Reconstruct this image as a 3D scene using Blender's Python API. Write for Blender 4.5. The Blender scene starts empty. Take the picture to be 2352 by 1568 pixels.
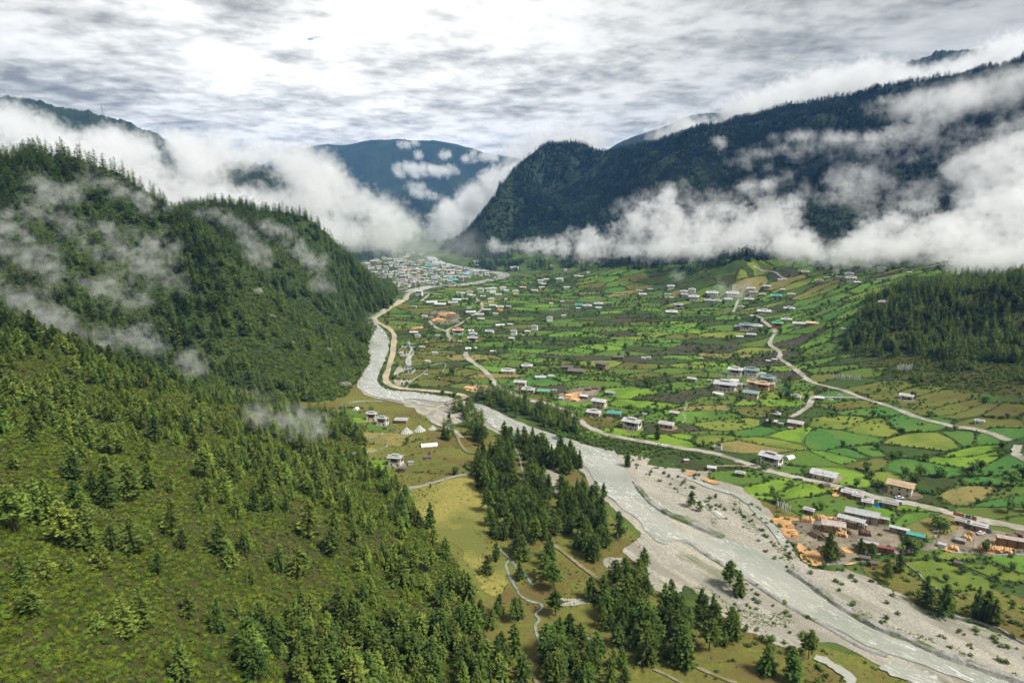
import bpy, bmesh, math, random
import numpy as np
from mathutils import Vector, Matrix
from mathutils.geometry import delaunay_2d_cdt

# ------------------------------------------------------------------ camera
R = math.radians
random.seed(7); RNG = np.random.default_rng(11)
SC = bpy.context.scene
COL = SC.collection
CAM_H = 160.0                    # metres above the river
FOC = 1568.0                     # focal length in units of a picture 2352 wide
PITCH = math.atan((784 - 470) / FOC)
cam_d = bpy.data.cameras.new("camera"); cam_d.sensor_width = 36; cam_d.lens = 24
cam_d.clip_start = 1; cam_d.clip_end = 60000
cam = bpy.data.objects.new("camera", cam_d); COL.objects.link(cam)
cam.location = (0, 0, CAM_H); cam.rotation_euler = (math.pi / 2 - PITCH, 0, 0)
SC.camera = cam

# ------------------------------------------------------------------ sky: one broken cloud deck over a clear sky
SUN_EL, SUN_AZ = R(52), R(122)        # veiled by the deck
GLOW_AZ = R(-14)                      # centre of the glow painted into the deck
world = bpy.data.worlds.new("World"); SC.world = world; world.use_nodes = True
nt = world.node_tree; nt.nodes.clear()
def N(t, ty, **kw):
    n = t.nodes.new(ty)
    for k, v in kw.items(): setattr(n, k, v)
    return n
def L(t, a, b): t.links.new(a, b)
def math_node(t, op, a, b=None, clamp=False):
    n = N(t, 'ShaderNodeMath', operation=op, use_clamp=clamp)
    for i, x in enumerate((a, b)):
        if x is None: continue
        if isinstance(x, (int, float)): n.inputs[i].default_value = x
        else: L(t, x, n.inputs[i])
    return n.outputs[0]
def ramp(t, fac, stops, interp='LINEAR'):
    n = N(t, 'ShaderNodeValToRGB'); cr = n.color_ramp; cr.interpolation = interp
    while len(cr.elements) < len(stops): cr.elements.new(0.5)
    for e, (p, c) in zip(cr.elements, stops):
        e.position = p; e.color = (*c, 1) if len(c) == 3 else c
    L(t, fac, n.inputs[0]); return n.outputs[0]
def mixc(t, fac, a, b, mode='MIX'):
    n = N(t, 'ShaderNodeMix', data_type='RGBA', blend_type=mode)
    for i, x in ((0, fac), (6, a), (7, b)):
        if isinstance(x, (int, float)): n.inputs[i].default_value = x
        elif isinstance(x, tuple): n.inputs[i].default_value = (*x, 1) if len(x) == 3 else x
        else: L(t, x, n.inputs[i])
    return n.outputs[2]
def noise(t, vec, scale, detail=4, rough=0.55, dist=0.0, lac=2.0):
    n = N(t, 'ShaderNodeTexNoise'); n.inputs['Scale'].default_value = scale; n.inputs['Detail'].default_value = detail
    n.inputs['Roughness'].default_value = rough; n.inputs['Distortion'].default_value = dist
    n.inputs['Lacunarity'].default_value = lac
    if vec is not None: L(t, vec, n.inputs['Vector'])
    return n.outputs['Fac']
tc = N(nt, 'ShaderNodeTexCoord')
sep = N(nt, 'ShaderNodeSeparateXYZ'); L(nt, tc.outputs['Generated'], sep.inputs[0])
zz = math_node(nt, 'ADD', math_node(nt, 'MAXIMUM', sep.outputs[2], 0.0), 0.12)
comb = N(nt, 'ShaderNodeCombineXYZ')
L(nt, math_node(nt, 'DIVIDE', sep.outputs[0], zz), comb.inputs[0])
L(nt, math_node(nt, 'DIVIDE', sep.outputs[1], zz), comb.inputs[1])
comb.inputs[2].default_value = 3.7
deck = comb.outputs[0]
n_big = noise(nt, deck, 0.6, 3, 0.5)
n_mid = noise(nt, deck, 3.4, 9, 0.57, 0.1)
n_fin = noise(nt, deck, 9.5, 7, 0.6, 0.1)
thick = math_node(nt, 'ADD', math_node(nt, 'MULTIPLY', n_mid, 0.58),
                  math_node(nt, 'ADD', math_node(nt, 'MULTIPLY', n_big, 0.44), math_node(nt, 'MULTIPLY', n_fin, 0.28)))
# thin cloud is bright, thick cloud is grey; mean of `thick` is about 0.67
cloud = ramp(nt, thick, [(0.50, (1.0, 0.99, 0.97)), (0.61, (0.84, 0.84, 0.815)), (0.70, (0.55, 0.555, 0.535)),
                         (0.78, (0.31, 0.315, 0.305)), (0.88, (0.17, 0.175, 0.172))])
# a broad glow multiplied into the deck colour, away from the sun's direction
sd = N(nt, 'ShaderNodeVectorMath', operation='DOT_PRODUCT')
L(nt, tc.outputs['Generated'], sd.inputs[0])
sd.inputs[1].default_value = (math.sin(GLOW_AZ) * math.cos(R(14)), math.cos(GLOW_AZ) * math.cos(R(14)), math.sin(R(14)))
glow = math_node(nt, 'POWER', math_node(nt, 'MAXIMUM', sd.outputs['Value'], 0.0), 5.0)
cloud = mixc(nt, 1.0, cloud, ramp(nt, glow, [(0.0, (0.55, 0.555, 0.55)), (0.55, (0.92, 0.92, 0.905)), (1.0, (1.34, 1.33, 1.31))]), 'MULTIPLY')
sky = N(nt, 'ShaderNodeTexSky', sky_type='NISHITA'); sky.sun_disc = False
sky.sun_elevation = SUN_EL; sky.sun_rotation = SUN_AZ; sky.altitude = 2700
skyc = mixc(nt, 1.0, sky.outputs[0], (0.10, 0.10, 0.10), 'MULTIPLY')
gap = ramp(nt, math_node(nt, 'ADD', math_node(nt, 'MULTIPLY', thick, 0.55), math_node(nt, 'MULTIPLY', noise(nt, deck, 2.3, 5, 0.6), 0.45)),
           [(0.418, (0, 0, 0)), (0.452, (1, 1, 1))])
allsky = mixc(nt, gap, skyc, cloud)
bg = N(nt, 'ShaderNodeBackground'); L(nt, allsky, bg.inputs[0]); bg.inputs[1].default_value = 0.61
L(nt, bg.outputs[0], N(nt, 'ShaderNodeOutputWorld').inputs[0])

sun_d = bpy.data.lights.new("sun", 'SUN'); sun_d.energy = 3.5; sun_d.angle = R(14); sun_d.color = (1.0, 0.96, 0.88)
sun = bpy.data.objects.new("sun", sun_d); COL.objects.link(sun)
sdir = Vector((math.sin(SUN_AZ) * math.cos(SUN_EL), math.cos(SUN_AZ) * math.cos(SUN_EL), math.sin(SUN_EL)))
sun.rotation_euler = sdir.to_track_quat('Z', 'Y').to_euler()

vs = SC.view_settings; vs.view_transform = 'Standard'; vs.look = 'None'; vs.exposure = 0.86; vs.gamma = 1.0
cy = SC.cycles
cy.use_denoising = True; cy.use_adaptive_sampling = True; cy.adaptive_threshold = 0.04
try: cy.denoiser = 'OPENIMAGEDENOISE'
except Exception: pass
cy.max_bounces = 8; cy.diffuse_bounces = 2; cy.glossy_bounces = 2; cy.transmission_bounces = 2
cy.volume_bounces = 5; cy.transparent_max_bounces = 8
cy.caustics_reflective = False; cy.caustics_refractive = False

# ------------------------------------------------------------------ picture <-> ground
SP, CP = math.sin(PITCH), math.cos(PITCH)
def ray(u, v):
    """direction with unit depth along the view axis, for picture positions (2352 x 1568)"""
    xc = (np.asarray(u, float) - 1176) / FOC; yc = (784 - np.asarray(v, float)) / FOC
    return np.stack([xc, CP + yc * SP, -SP + yc * CP], -1)
def at_depth(u, v, d):
    return np.array([0, 0, CAM_H]) + ray(u, v) * np.asarray(d, float)[..., None]
def at_z(u, v, z):
    r = ray(u, v); d = (np.asarray(z, float) - CAM_H) / r[..., 2]
    return np.array([0, 0, CAM_H]) + r * d[..., None]
def project(p):
    p = np.asarray(p, float); q = p - np.array([0, 0, CAM_H])
    d = q[..., 1] * CP - q[..., 2] * SP
    yc = (q[..., 1] * SP + q[..., 2] * CP) / d
    return 1176 + FOC * q[..., 0] / d, 784 - FOC * yc, d
# positions read off enlarged crops of the photograph
K = 0.33987
def c4(x, y): return K * x, 520.6 + K * y
def c5(x, y): return 777.9 + K * x, 520.6 + K * y
def c6(x, y): return 1555.8 + K * x, 520.6 + K * y
def b1(x, y): return K * x, 1035.1 + K * y
def b2(x, y): return 777.9 + K * x, 1035.1 + K * y
def b3(x, y): return 1555.8 + K * x, 1035.1 + K * y

# ------------------------------------------------------------------ value noise
def _hash(ix, iy, seed):
    h = (ix.astype(np.int64) * 374761393 + iy.astype(np.int64) * 668265263 + seed * 982451653) & 0x7fffffff
    h = ((h ^ (h >> 13)) * 1274126177) & 0x7fffffff
    return ((h ^ (h >> 16)) & 0xffffff) / float(0xffffff)
def vnoise(x, y, seed=0):
    ix = np.floor(x); iy = np.floor(y); fx = x - ix; fy = y - iy
    fx = fx * fx * (3 - 2 * fx); fy = fy * fy * (3 - 2 * fy)
    a = _hash(ix, iy, seed); b = _hash(ix + 1, iy, seed); c = _hash(ix, iy + 1, seed); d = _hash(ix + 1, iy + 1, seed)
    return (a * (1 - fx) + b * fx) * (1 - fy) + (c * (1 - fx) + d * fx) * fy
def fbm(x, y, seed=0, oct=5, gain=0.5):
    s = 0; a = 1; t = 0
    for i in range(oct):
        s = s + a * vnoise(x, y, seed + i * 17); t += a; a *= gain; x = x * 2.03 + 5.1; y = y * 2.03 + 1.7
    return s / t

# ------------------------------------------------------------------ terrain: heights through surveyed points
PTS = []
def zpt(*l):
    for u, v, z in l: PTS.append(at_z(np.array(u), np.array(v), z))
def dpt(*l):
    for u, v, d in l: PTS.append(at_depth(np.array(u), np.array(v), np.array(float(d))))
def wpt(*l):
    for p in l: PTS.append(np.array(p, float))
# river and flats
zpt((2352,1560,0),(2000,1400,0),(1700,1250,0),(1450,1100,0),(1250,1010,0),(1000,930,0),(850,880,0),(870,760,0),(930,690,0),
    (1000,645,0),(1130,632,0),(1060,610,0),(1000,590,0),(985,560,0),(1000,530,0),(940,540,0),(1060,545,4),(980,515,0))
zpt((900,1000,1),(1000,1150,0),(1150,1420,0),(1250,1560,0),(880,925,0),(1100,1050,0),(1300,1250,0),(1600,1500,0),(1500,1400,0),
    (1050,1000,0),(1200,1150,0),(1400,1300,0),(1800,1500,0),(2000,1560,0),(2200,1400,0))
zpt((1300,900,1),(1500,1000,2),(1700,1100,2),(1900,1200,2),(2300,1250,3),(2352,1420,1),(1200,800,1),(1400,850,3),(1600,850,6),
    (1800,900,8),(2000,1000,9),(2352,1050,14),(2200,930,18),(1200,700,2),(1400,720,5),(1600,740,9),(1800,770,12),(1930,800,18),
    (1100,655,0),(1300,650,6),(1500,660,15),(1700,670,25),(1900,690,34),(1950,640,56),(1650,615,46),(1220,605,4),
    (2183,603,86),(2050,612,72),(1840,604,66),(1000,720,0),(1050,800,0),(950,840,0),(1000,880,0),(1100,880,0),(1150,760,0),
    (1050,690,0),(2000,1150,4),(2200,1200,4),(2200,1050,9),(880,640,0),(850,610,2),(900,590,1))
# pine knoll at the side of the fields
zpt((2010,800,25),(2150,870,23),(2352,910,26))
dpt((2090,672,720),(2250,665,690),(2352,640,640),(2180,760,640),(2352,770,580),(2060,735,680))
# the long mountain beyond the fields
zpt((1050,603,4),(1130,600,8),(1220,596,18),(1320,594,30),(1400,604,28),(1500,594,56),(1700,594,72))
dpt((1068,575,2060),(1085,545,2100),(1110,505,2150),(1140,462,2200),(1170,420,2260),(1212,373,2340),(1258,346,2400),(1330,349,2350),(1390,368,2300),(1450,358,2250),(1600,314,2050),
    (1720,279,1950),(1840,254,1850),(2000,230,1750),(2100,222,1700),(2200,205,1600),(2352,168,1450))
dpt((1300,470,2050),(1500,450,1750),(1700,450,1550),(1700,550,1330),(1900,450,1450),(1900,560,1150),(2100,450,1300),(2100,560,1050),
    (2300,450,1150),(2300,560,950),(1900,350,1600),(2100,350,1450),(2300,350,1250),(1700,350,1800),(1500,385,2000),(1180,520,2060),
    (1400,540,1840),(1250,430,2250),(1250,560,1880))
dpt((1280,470,3100),(1450,430,2900),(1600,390,2700),(1800,340,2500),(2000,310,2350),(2200,290,2150),(2352,260,1950),(1150,548,3000))
zpt((1005,586,0),(1035,587,0),(1025,573,0),(1055,573,1),(1035,556,0),(1075,557,3),(1050,544,0),(1095,548,8))
# near shoulder and its slope
zpt((772,922,1),(785,950,1),(830,1030,1),(870,1090,1),(960,1205,1),(1050,1310,1),(1110,1400,1),(1150,1490,1),(1190,1568,1))
dpt((0,775,400),(200,838,410),(420,915,440),(600,945,470),(0,1000,260),(300,1000,320),(600,1050,370),(0,1300,170),(300,1300,212),
    (600,1250,268),(800,1250,292),(0,1568,135),(300,1568,165),(600,1568,195),(600,1430,226),(900,1450,246),(900,1568,222),(760,1100,380))
# gully behind it and the middle face
dpt((0,800,470),(250,870,500),(480,930,520),(650,945,530))
dpt((0,700,530),(250,780,565),(450,862,585),(650,912,572),(0,550,600),(0,425,660),(150,385,690),(150,470,660),(300,600,640),
    (250,425,712),(320,448,725),(365,475,740),(420,522,765),(500,566,720),(600,643,725),(700,743,715),(785,838,690),(500,750,620),(600,850,600))
zpt((700,893,6),(850,820,0),(842,795,0),(845,725,0))
# further spur down to the river
dpt((560,650,805),(650,738,800),(620,615,880),(650,630,870),(700,668,880),(780,752,850),(440,518,950),(485,486,980),(560,503,1000),(650,519,1020),(740,537,1050),(790,588,1070),
    (850,648,1100),(700,600,930),(800,682,985),(590,560,900))
zpt((905,690,0),(742,806,1))
dpt((440,570,1250),(560,590,1300),(680,600,1300),(760,620,1350),(830,650,1350),(150,460,900),(0,490,900),(300,540,920),(420,545,860))
# outside the frame
dpt((-300,500,600),(-300,900,300),(-300,1500,130),(-400,420,760))
zpt((2700,1500,2),(2700,1100,25),(2600,950,35))
dpt((2700,800,550),(2700,400,1100),(2700,180,1300))
wpt((-100,60,82),(0,60,30),(150,60,5),(300,100,3),(-300,60,150),(80,140,4))
wpt((-1300,1500,120),(-1300,2400,120),(-900,1900,60),(-700,1500,60),(-650,2600,20),(-900,3600,60),(0,5400,0),(-200,4500,0),(300,4600,30),
    (-1500,4500,120),(1500,4800,200),(-600,5400,40),(2300,3500,400))
PTS = np.array(PTS)
_c = 45.0
def _phi(r2): return np.sqrt(r2 + _c * _c)
_A = _phi(((PTS[:, None, :2] - PTS[None, :, :2]) ** 2).sum(-1))
_n = len(PTS)
_M = np.zeros((_n + 3, _n + 3)); _M[:_n, :_n] = _A + np.eye(_n) * -1.5
_M[:_n, _n] = 1; _M[:_n, _n + 1:] = PTS[:, :2] / 1000; _M[_n, :_n] = 1; _M[_n + 1:, :_n] = PTS[:, :2].T / 1000
_w = np.linalg.lstsq(_M, np.concatenate([PTS[:, 2], [0, 0, 0]]), rcond=None)[0]
def raw_height(x, y):
    sh = x.shape; x = x.ravel(); y = y.ravel(); out = np.empty(x.shape)
    for i in range(0, len(x), 20000):
        q = np.stack([x[i:i+20000], y[i:i+20000]], -1)
        out[i:i+20000] = _phi(((q[:, None] - PTS[None, :, :2]) ** 2).sum(-1)) @ _w[:_n] + _w[_n] + (q / 1000) @ _w[_n + 1:]
    return out.reshape(sh)
NA, NR = 560, 470
TH = np.linspace(R(-57), R(57), NA); LR = np.linspace(math.log(45), math.log(5600), NR)
_r = np.exp(LR)
GX = np.sin(TH)[:, None] * _r[None]; GY = np.cos(TH)[:, None] * _r[None]
GZ = raw_height(GX, GY)
hill = np.clip((GZ - 6) / 40, 0, 1)
rug = np.clip((GZ - 30) / 60, 0, 1) * np.clip((np.hypot(GX, GY) - 250) / 300, 0, 1)
GZ = np.where(GZ < 0, GZ * 0.15, GZ)
_d = np.hypot(GX, GY)
GZ = GZ + hill * ((fbm((GX * 0.8 + GY * 0.6) / 26, (GY * 0.8 - GX * 0.6) / 60, 3, 4) - 0.5) * 15 + (fbm(GX / 9, GY / 9, 5, 3) - 0.5) * 2.2) * np.clip(1.2 - _d / 1500, 0.3, 1)
GZ = GZ + rug * (fbm(GX / 170 + 0.35 * GY / 170, GY / 170, 9, 5, 0.55) - 0.5) * 46 * np.clip((_d - 300) / 1200, 0.25, 1)
_rn = 1 - np.abs(2 * fbm((GX + 0.5 * GY) / 260, (GY - 0.4 * GX) / 420, 19, 4, 0.5) - 1)
GZ = GZ + np.clip((GZ - 60) / 120, 0, 1) * np.clip((_d - 900) / 500, 0, 1) * (GX > -50) * (_rn - 0.72) * 95
_rl = 1 - np.abs(2 * fbm((GX * 0.5 + GY) / 120, (GX - 0.5 * GY) / 210, 23, 4, 0.5) - 1)
GZ = GZ + np.clip((GZ - 25) / 60, 0, 1) * np.clip((_d - 480) / 120, 0, 1) * (GX < -40) * (_d < 1500) * (_rl - 0.72) * 42
GZ = GZ + (1 - hill) * (fbm(GX / 60, GY / 60, 13, 3) - 0.5) * 0.7
def height(x, y):
    x = np.asarray(x, float); y = np.asarray(y, float)
    a = (np.arctan2(x, y) - TH[0]) / (TH[1] - TH[0]); b = (np.log(np.hypot(x, y) + 1e-6) - LR[0]) / (LR[1] - LR[0])
    a = np.clip(a, 0, NA - 1.001); b = np.clip(b, 0, NR - 1.001)
    i = a.astype(int); j = b.astype(int); fa = a - i; fb = b - j
    return (GZ[i, j] * (1 - fa) + GZ[i + 1, j] * fa) * (1 - fb) + (GZ[i, j + 1] * (1 - fa) + GZ[i + 1, j + 1] * fa) * fb
# what the camera sees of it
_tan = (GZ - CAM_H) / np.exp(LR)[None]
HORIZ = np.maximum.accumulate(_tan, axis=1)
def visible(p, tol=0.0, lift=0.0):
    x, y, z = p[..., 0], p[..., 1], p[..., 2] + lift
    r = np.hypot(x, y)
    a = np.clip(((np.arctan2(x, y) - TH[0]) / (TH[1] - TH[0])).round().astype(int), 0, NA - 1)
    b = np.clip(((np.log(r + 1e-6) - LR[0]) / (LR[1] - LR[0])).astype(int) - 1, 0, NR - 1)
    return (z - CAM_H) / r >= HORIZ[a, b] - tol
def ground(u, v, far=5500):
    """first point of the terrain seen at a picture position"""
    u = np.atleast_1d(np.asarray(u, float)); v = np.atleast_1d(np.asarray(v, float))
    r = ray(u, v); ds = np.exp(np.linspace(math.log(60), math.log(far), 700))
    p = np.array([0, 0, CAM_H]) + r[:, None, :] * ds[None, :, None]
    below = p[..., 2] - height(p[..., 0], p[..., 1])
    hit = below < 0
    k = np.where(hit.any(1), hit.argmax(1), len(ds) - 1); k = np.clip(k, 1, None); ii = np.arange(len(u))
    f0 = below[ii, k - 1]; f1 = below[ii, k]; t = np.clip(f0 / (f0 - f1 + 1e-9), 0, 1)
    d = ds[k - 1] * (1 - t) + ds[k] * t
    q = np.array([0, 0, CAM_H]) + r * d[:, None]; q[:, 2] = height(q[:, 0], q[:, 1])
    return q
def inside(poly, x, y):
    poly = np.asarray(poly, float); x = np.asarray(x); y = np.asarray(y); res = np.zeros(x.shape, bool)
    x1, y1 = poly[-1]
    for x2, y2 in poly:
        c = ((y1 > y) != (y2 > y)) & (x < (x2 - x1) * (y - y1) / (y2 - y1 + 1e-12) + x1)
        res ^= c; x1, y1 = x2, y2
    return res
# ------------------------------------------------------------------ materials
MATS = {}
def mat(name, c1, c2, scale=0.2, rough=0.9, c3=None, scale3=0.02, bump=0.0, bscale=2.0, rand=0.0, detail=5, spec=0.2, metal=0.0, lo=0.35, hi=0.65, trans=0.0, lo3=0.45, hi3=0.6):
    """two tones broken up by noise in object space, a third one in wide patches, per-object variation, fine relief"""
    if name in MATS: return MATS[name]
    m = bpy.data.materials.new(name); m.use_nodes = True; t = m.node_tree; b = t.nodes['Principled BSDF']; MATS[name] = m
    o = N(t, 'ShaderNodeTexCoord').outputs['Object']
    col = ramp(t, noise(t, o, scale, detail, 0.6), [(lo, c1), (hi, c2)])
    if c3 is not None:
        col = mixc(t, ramp(t, noise(t, o, scale3, 4, 0.6), [(lo3, (0, 0, 0)), (hi3, (1, 1, 1))]), col, c3)
    if rand > 0:
        oi = N(t, 'ShaderNodeObjectInfo'); h = N(t, 'ShaderNodeHueSaturation'); L(t, col, h.inputs['Color'])
        L(t, math_node(t, 'ADD', math_node(t, 'MULTIPLY', oi.outputs['Random'], 2 * rand), 1 - rand), h.inputs['Value'])
        L(t, math_node(t, 'ADD', math_node(t, 'MULTIPLY', math_node(t, 'FRACT', math_node(t, 'MULTIPLY', oi.outputs['Random'], 7.31)), 0.035 * rand / 0.3), 0.5 - 0.022 * rand / 0.3), h.inputs['Hue'])
        col = h.outputs[0]
    L(t, col, b.inputs['Base Color']); b.inputs['Roughness'].default_value = rough; b.inputs['Metallic'].default_value = metal
    b.inputs['Specular IOR Level'].default_value = spec
    if bump > 0:
        bn = N(t, 'ShaderNodeBump'); bn.inputs['Strength'].default_value = 1.0; bn.inputs['Distance'].default_value = bump
        L(t, noise(t, o, bscale, 5, 0.65), bn.inputs['Height']); L(t, bn.outputs[0], b.inputs['Normal'])
    if trans > 0:
        tr = N(t, 'ShaderNodeBsdfTranslucent'); L(t, col, tr.inputs[0]); mx = N(t, 'ShaderNodeMixShader'); mx.inputs[0].default_value = trans
        out = t.nodes['Material Output']; L(t, b.outputs[0], mx.inputs[1]); L(t, tr.outputs[0], mx.inputs[2]); L(t, mx.outputs[0], out.inputs[0])
    return m
slope_m = mat('slope_scrub', (0.036, 0.042, 0.009), (0.078, 0.082, 0.016), 0.9, c3=(0.064, 0.054, 0.018), scale3=0.03, bump=0.8, bscale=1.1, detail=9, lo3=0.5, hi3=0.68)
mountain_m = mat('mountain_floor', (0.012, 0.024, 0.012), (0.028, 0.046, 0.018), 0.15, c3=(0.040, 0.058, 0.020), scale3=0.01, bump=1.2, bscale=0.3, detail=8, lo3=0.52, hi3=0.7)
forest_floor_m = mat('forest_floor', (0.0186, 0.0322, 0.0087), (0.0384, 0.0608, 0.0136), 0.25, c3=(0.0527, 0.0732, 0.0161), scale3=0.012, bump=1.2, bscale=0.35, detail=8, lo3=0.48, hi3=0.66)
valley_m = mat('valley_grass', (0.0455, 0.0790, 0.0140), (0.1036, 0.1502, 0.0267), 0.06, c3=(0.0274, 0.0484, 0.0128), scale3=0.03, bump=0.15, bscale=1.0)
meadow_m = mat('dry_meadow', (0.1895, 0.1755, 0.0383), (0.2785, 0.2399, 0.0633), 0.45, c3=(0.1287, 0.1378, 0.0309), scale3=0.022, bump=0.3, bscale=1.0, detail=9)
pasture_m = mat('pasture', (0.0976, 0.1098, 0.0208), (0.1575, 0.1542, 0.0319), 0.45, c3=(0.1200, 0.0932, 0.0270), scale3=0.03, bump=0.3, bscale=1.0, detail=9)
gravel_m = bpy.data.materials.new('river_gravel'); gravel_m.use_nodes = True; t = gravel_m.node_tree; b = t.nodes['Principled BSDF']; o = N(t, 'ShaderNodeTexCoord').outputs['Object']
mr = N(t, 'ShaderNodeMapping'); L(t, o, mr.inputs[0]); mr.inputs['Rotation'].default_value = (0, 0, R(58)); mp = N(t, 'ShaderNodeMapping'); L(t, mr.outputs[0], mp.inputs[0]); mp.inputs['Scale'].default_value = (0.22, 1.0, 1.0)
col = ramp(t, noise(t, o, 0.9, 10, 0.78), [(0.34, (0.175, 0.163, 0.132)), (0.50, (0.285, 0.267, 0.222)), (0.66, (0.41, 0.388, 0.338))])
col = mixc(t, ramp(t, noise(t, mp.outputs[0], 0.10, 6, 0.6, 0.5), [(0.44, (0, 0, 0)), (0.60, (1, 1, 1))]), col, mixc(t, 1.0, col, (1.25, 1.22, 1.16), 'MULTIPLY'))
col = mixc(t, ramp(t, noise(t, mp.outputs[0], 0.055, 7, 0.65, 0.8), [(0.50, (0, 0, 0)), (0.60, (0.9, 0.9, 0.9))]), col, mixc(t, noise(t, o, 1.5, 8, 0.75), (0.17, 0.16, 0.115), (0.28, 0.255, 0.20)))
col = mixc(t, ramp(t, noise(t, mp.outputs[0], 0.09, 8, 0.7, 0.6), [(0.57, (0, 0, 0)), (0.66, (0.85, 0.85, 0.85))]), col, (0.105, 0.125, 0.045))
L(t, col, b.inputs['Base Color']); b.inputs['Roughness'].default_value = 0.9; bn = N(t, 'ShaderNodeBump'); bn.inputs['Distance'].default_value = 0.35; L(t, noise(t, o, 1.3, 8, 0.75), bn.inputs['Height']); L(t, bn.outputs[0], b.inputs['Normal'])
road_m = mat('dirt_road', (0.29, 0.27, 0.225), (0.40, 0.375, 0.32), 0.35, c3=(0.22, 0.20, 0.155), scale3=0.06)
levee_road_m = mat('levee_track', (0.3520, 0.2960, 0.1920), (0.4320, 0.3680, 0.2560), 0.3, c3=(0.2880, 0.2400, 0.1600), scale3=0.05)
track_m = mat('earth_track', (0.17, 0.145, 0.085), (0.26, 0.225, 0.145), 0.4, c3=(0.16, 0.15, 0.06), scale3=0.12)
yard_m = mat('yard_earth', (0.1700, 0.1403, 0.0978), (0.2720, 0.2338, 0.1700), 0.25, c3=(0.1105, 0.0935, 0.0680), scale3=0.05)
sawdust_m = mat('sawdust', (0.4480, 0.2400, 0.0880), (0.5760, 0.3520, 0.1600), 0.3, c3=(0.3600, 0.2000, 0.0880), scale3=0.08, bump=0.3, bscale=0.8)
stone_m = mat('rubble_stone', (0.20, 0.195, 0.18), (0.36, 0.35, 0.32), 1.2, c3=(0.10, 0.125, 0.05), scale3=0.1, bump=0.5, bscale=1.6, lo3=0.5, hi3=0.62)
FIELD = {
 'B': mat('field_bright', (0.0844, 0.1761, 0.0190), (0.1195, 0.2237, 0.0271), 0.35, c3=(0.0681, 0.1333, 0.0173), scale3=0.03, detail=10, lo=0.28, hi=0.72, bump=0.18, bscale=1.3),
 'L': mat('field_lime', (0.1184, 0.2071, 0.0182), (0.1626, 0.2562, 0.0250), 0.35, c3=(0.0906, 0.1624, 0.0162), scale3=0.05, detail=10, lo=0.28, hi=0.72, bump=0.18, bscale=1.3),
 'G': mat('field_green', (0.0602, 0.1216, 0.0169), (0.0915, 0.1612, 0.0234), 0.35, c3=(0.0900, 0.1190, 0.0211), scale3=0.03, detail=10, lo=0.28, hi=0.72, bump=0.18, bscale=1.3),
 'E': mat('field_emerald', (0.0403, 0.1171, 0.0197), (0.0640, 0.1566, 0.0273), 0.35, c3=(0.0838, 0.1533, 0.0243), scale3=0.04, detail=10, lo=0.28, hi=0.72, bump=0.18, bscale=1.3),
 'D': mat('field_dark', (0.0269, 0.0592, 0.0102), (0.0523, 0.0857, 0.0161), 0.35, c3=(0.0405, 0.0454, 0.0135), scale3=0.04, detail=10, lo=0.28, hi=0.72, bump=0.18, bscale=1.3),
 'Y': mat('field_yellow', (0.1325, 0.1703, 0.0237), (0.1821, 0.2071, 0.0343), 0.35, c3=(0.0979, 0.1421, 0.0196), scale3=0.035, detail=10, lo=0.28, hi=0.72, bump=0.18, bscale=1.3),
 'O': mat('field_olive', (0.0855, 0.1034, 0.0182), (0.1276, 0.1360, 0.0273), 0.35, c3=(0.0922, 0.0808, 0.0202), scale3=0.04, detail=10, lo=0.28, hi=0.72, bump=0.18, bscale=1.3),
 'T': mat('field_tan', (0.1718, 0.1418, 0.0439), (0.2364, 0.1965, 0.0666), 0.35, c3=(0.1367, 0.1300, 0.0368), scale3=0.04, detail=10, lo=0.28, hi=0.72, bump=0.18, bscale=1.3),
 'W': mat('field_ploughed', (0.0433, 0.0347, 0.0234), (0.0723, 0.0590, 0.0404), 0.15, c3=(0.0473, 0.0540, 0.0200), scale3=0.05, bump=0.2, bscale=1.2),
}
wm = bpy.data.materials.new('river_water'); wm.use_nodes = True; MATS['river_water'] = wm
t = wm.node_tree; b = t.nodes['Principled BSDF']; o = N(t, 'ShaderNodeTexCoord').outputs['Object']
mr = N(t, 'ShaderNodeMapping'); L(t, o, mr.inputs[0]); mr.inputs['Rotation'].default_value = (0, 0, R(58)); mp = N(t, 'ShaderNodeMapping'); L(t, mr.outputs[0], mp.inputs[0]); mp.inputs['Scale'].default_value = (0.32, 1.0, 1.0)
fl = mp.outputs[0]
base = ramp(t, noise(t, fl, 0.07, 4, 0.55), [(0.35, (0.34, 0.335, 0.285)), (0.65, (0.245, 0.26, 0.21))])
foam = math_node(t, 'MULTIPLY', ramp(t, noise(t, fl, 0.60, 8, 0.72, 0.8), [(0.52, (0, 0, 0)), (0.66, (1, 1, 1))]),
                 ramp(t, noise(t, fl, 0.05, 4, 0.6), [(0.42, (0.15, 0.15, 0.15)), (0.58, (1, 1, 1))]))
L(t, mixc(t, foam, base, (0.70, 0.71, 0.69)), b.inputs['Base Color'])
b.inputs['Specular IOR Level'].default_value = 0.5
L(t, math_node(t, 'ADD', math_node(t, 'MULTIPLY', foam, 0.5), 0.16), b.inputs['Roughness'])
bn = N(t, 'ShaderNodeBump'); bn.inputs['Distance'].default_value = 0.35; L(t, noise(t, fl, 0.7, 6, 0.65, 0.4), bn.inputs['Height']); L(t, bn.outputs[0], b.inputs['Normal'])
sm = bpy.data.materials.new('stream_water'); sm.use_nodes = True
t = sm.node_tree; b = t.nodes['Principled BSDF']; o = N(t, 'ShaderNodeTexCoord').outputs['Object']
L(t, ramp(t, noise(t, o, 0.5, 6, 0.7), [(0.4, (0.12, 0.16, 0.11)), (0.65, (0.27, 0.30, 0.25))]), b.inputs['Base Color']); b.inputs['Roughness'].default_value = 0.15

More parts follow.
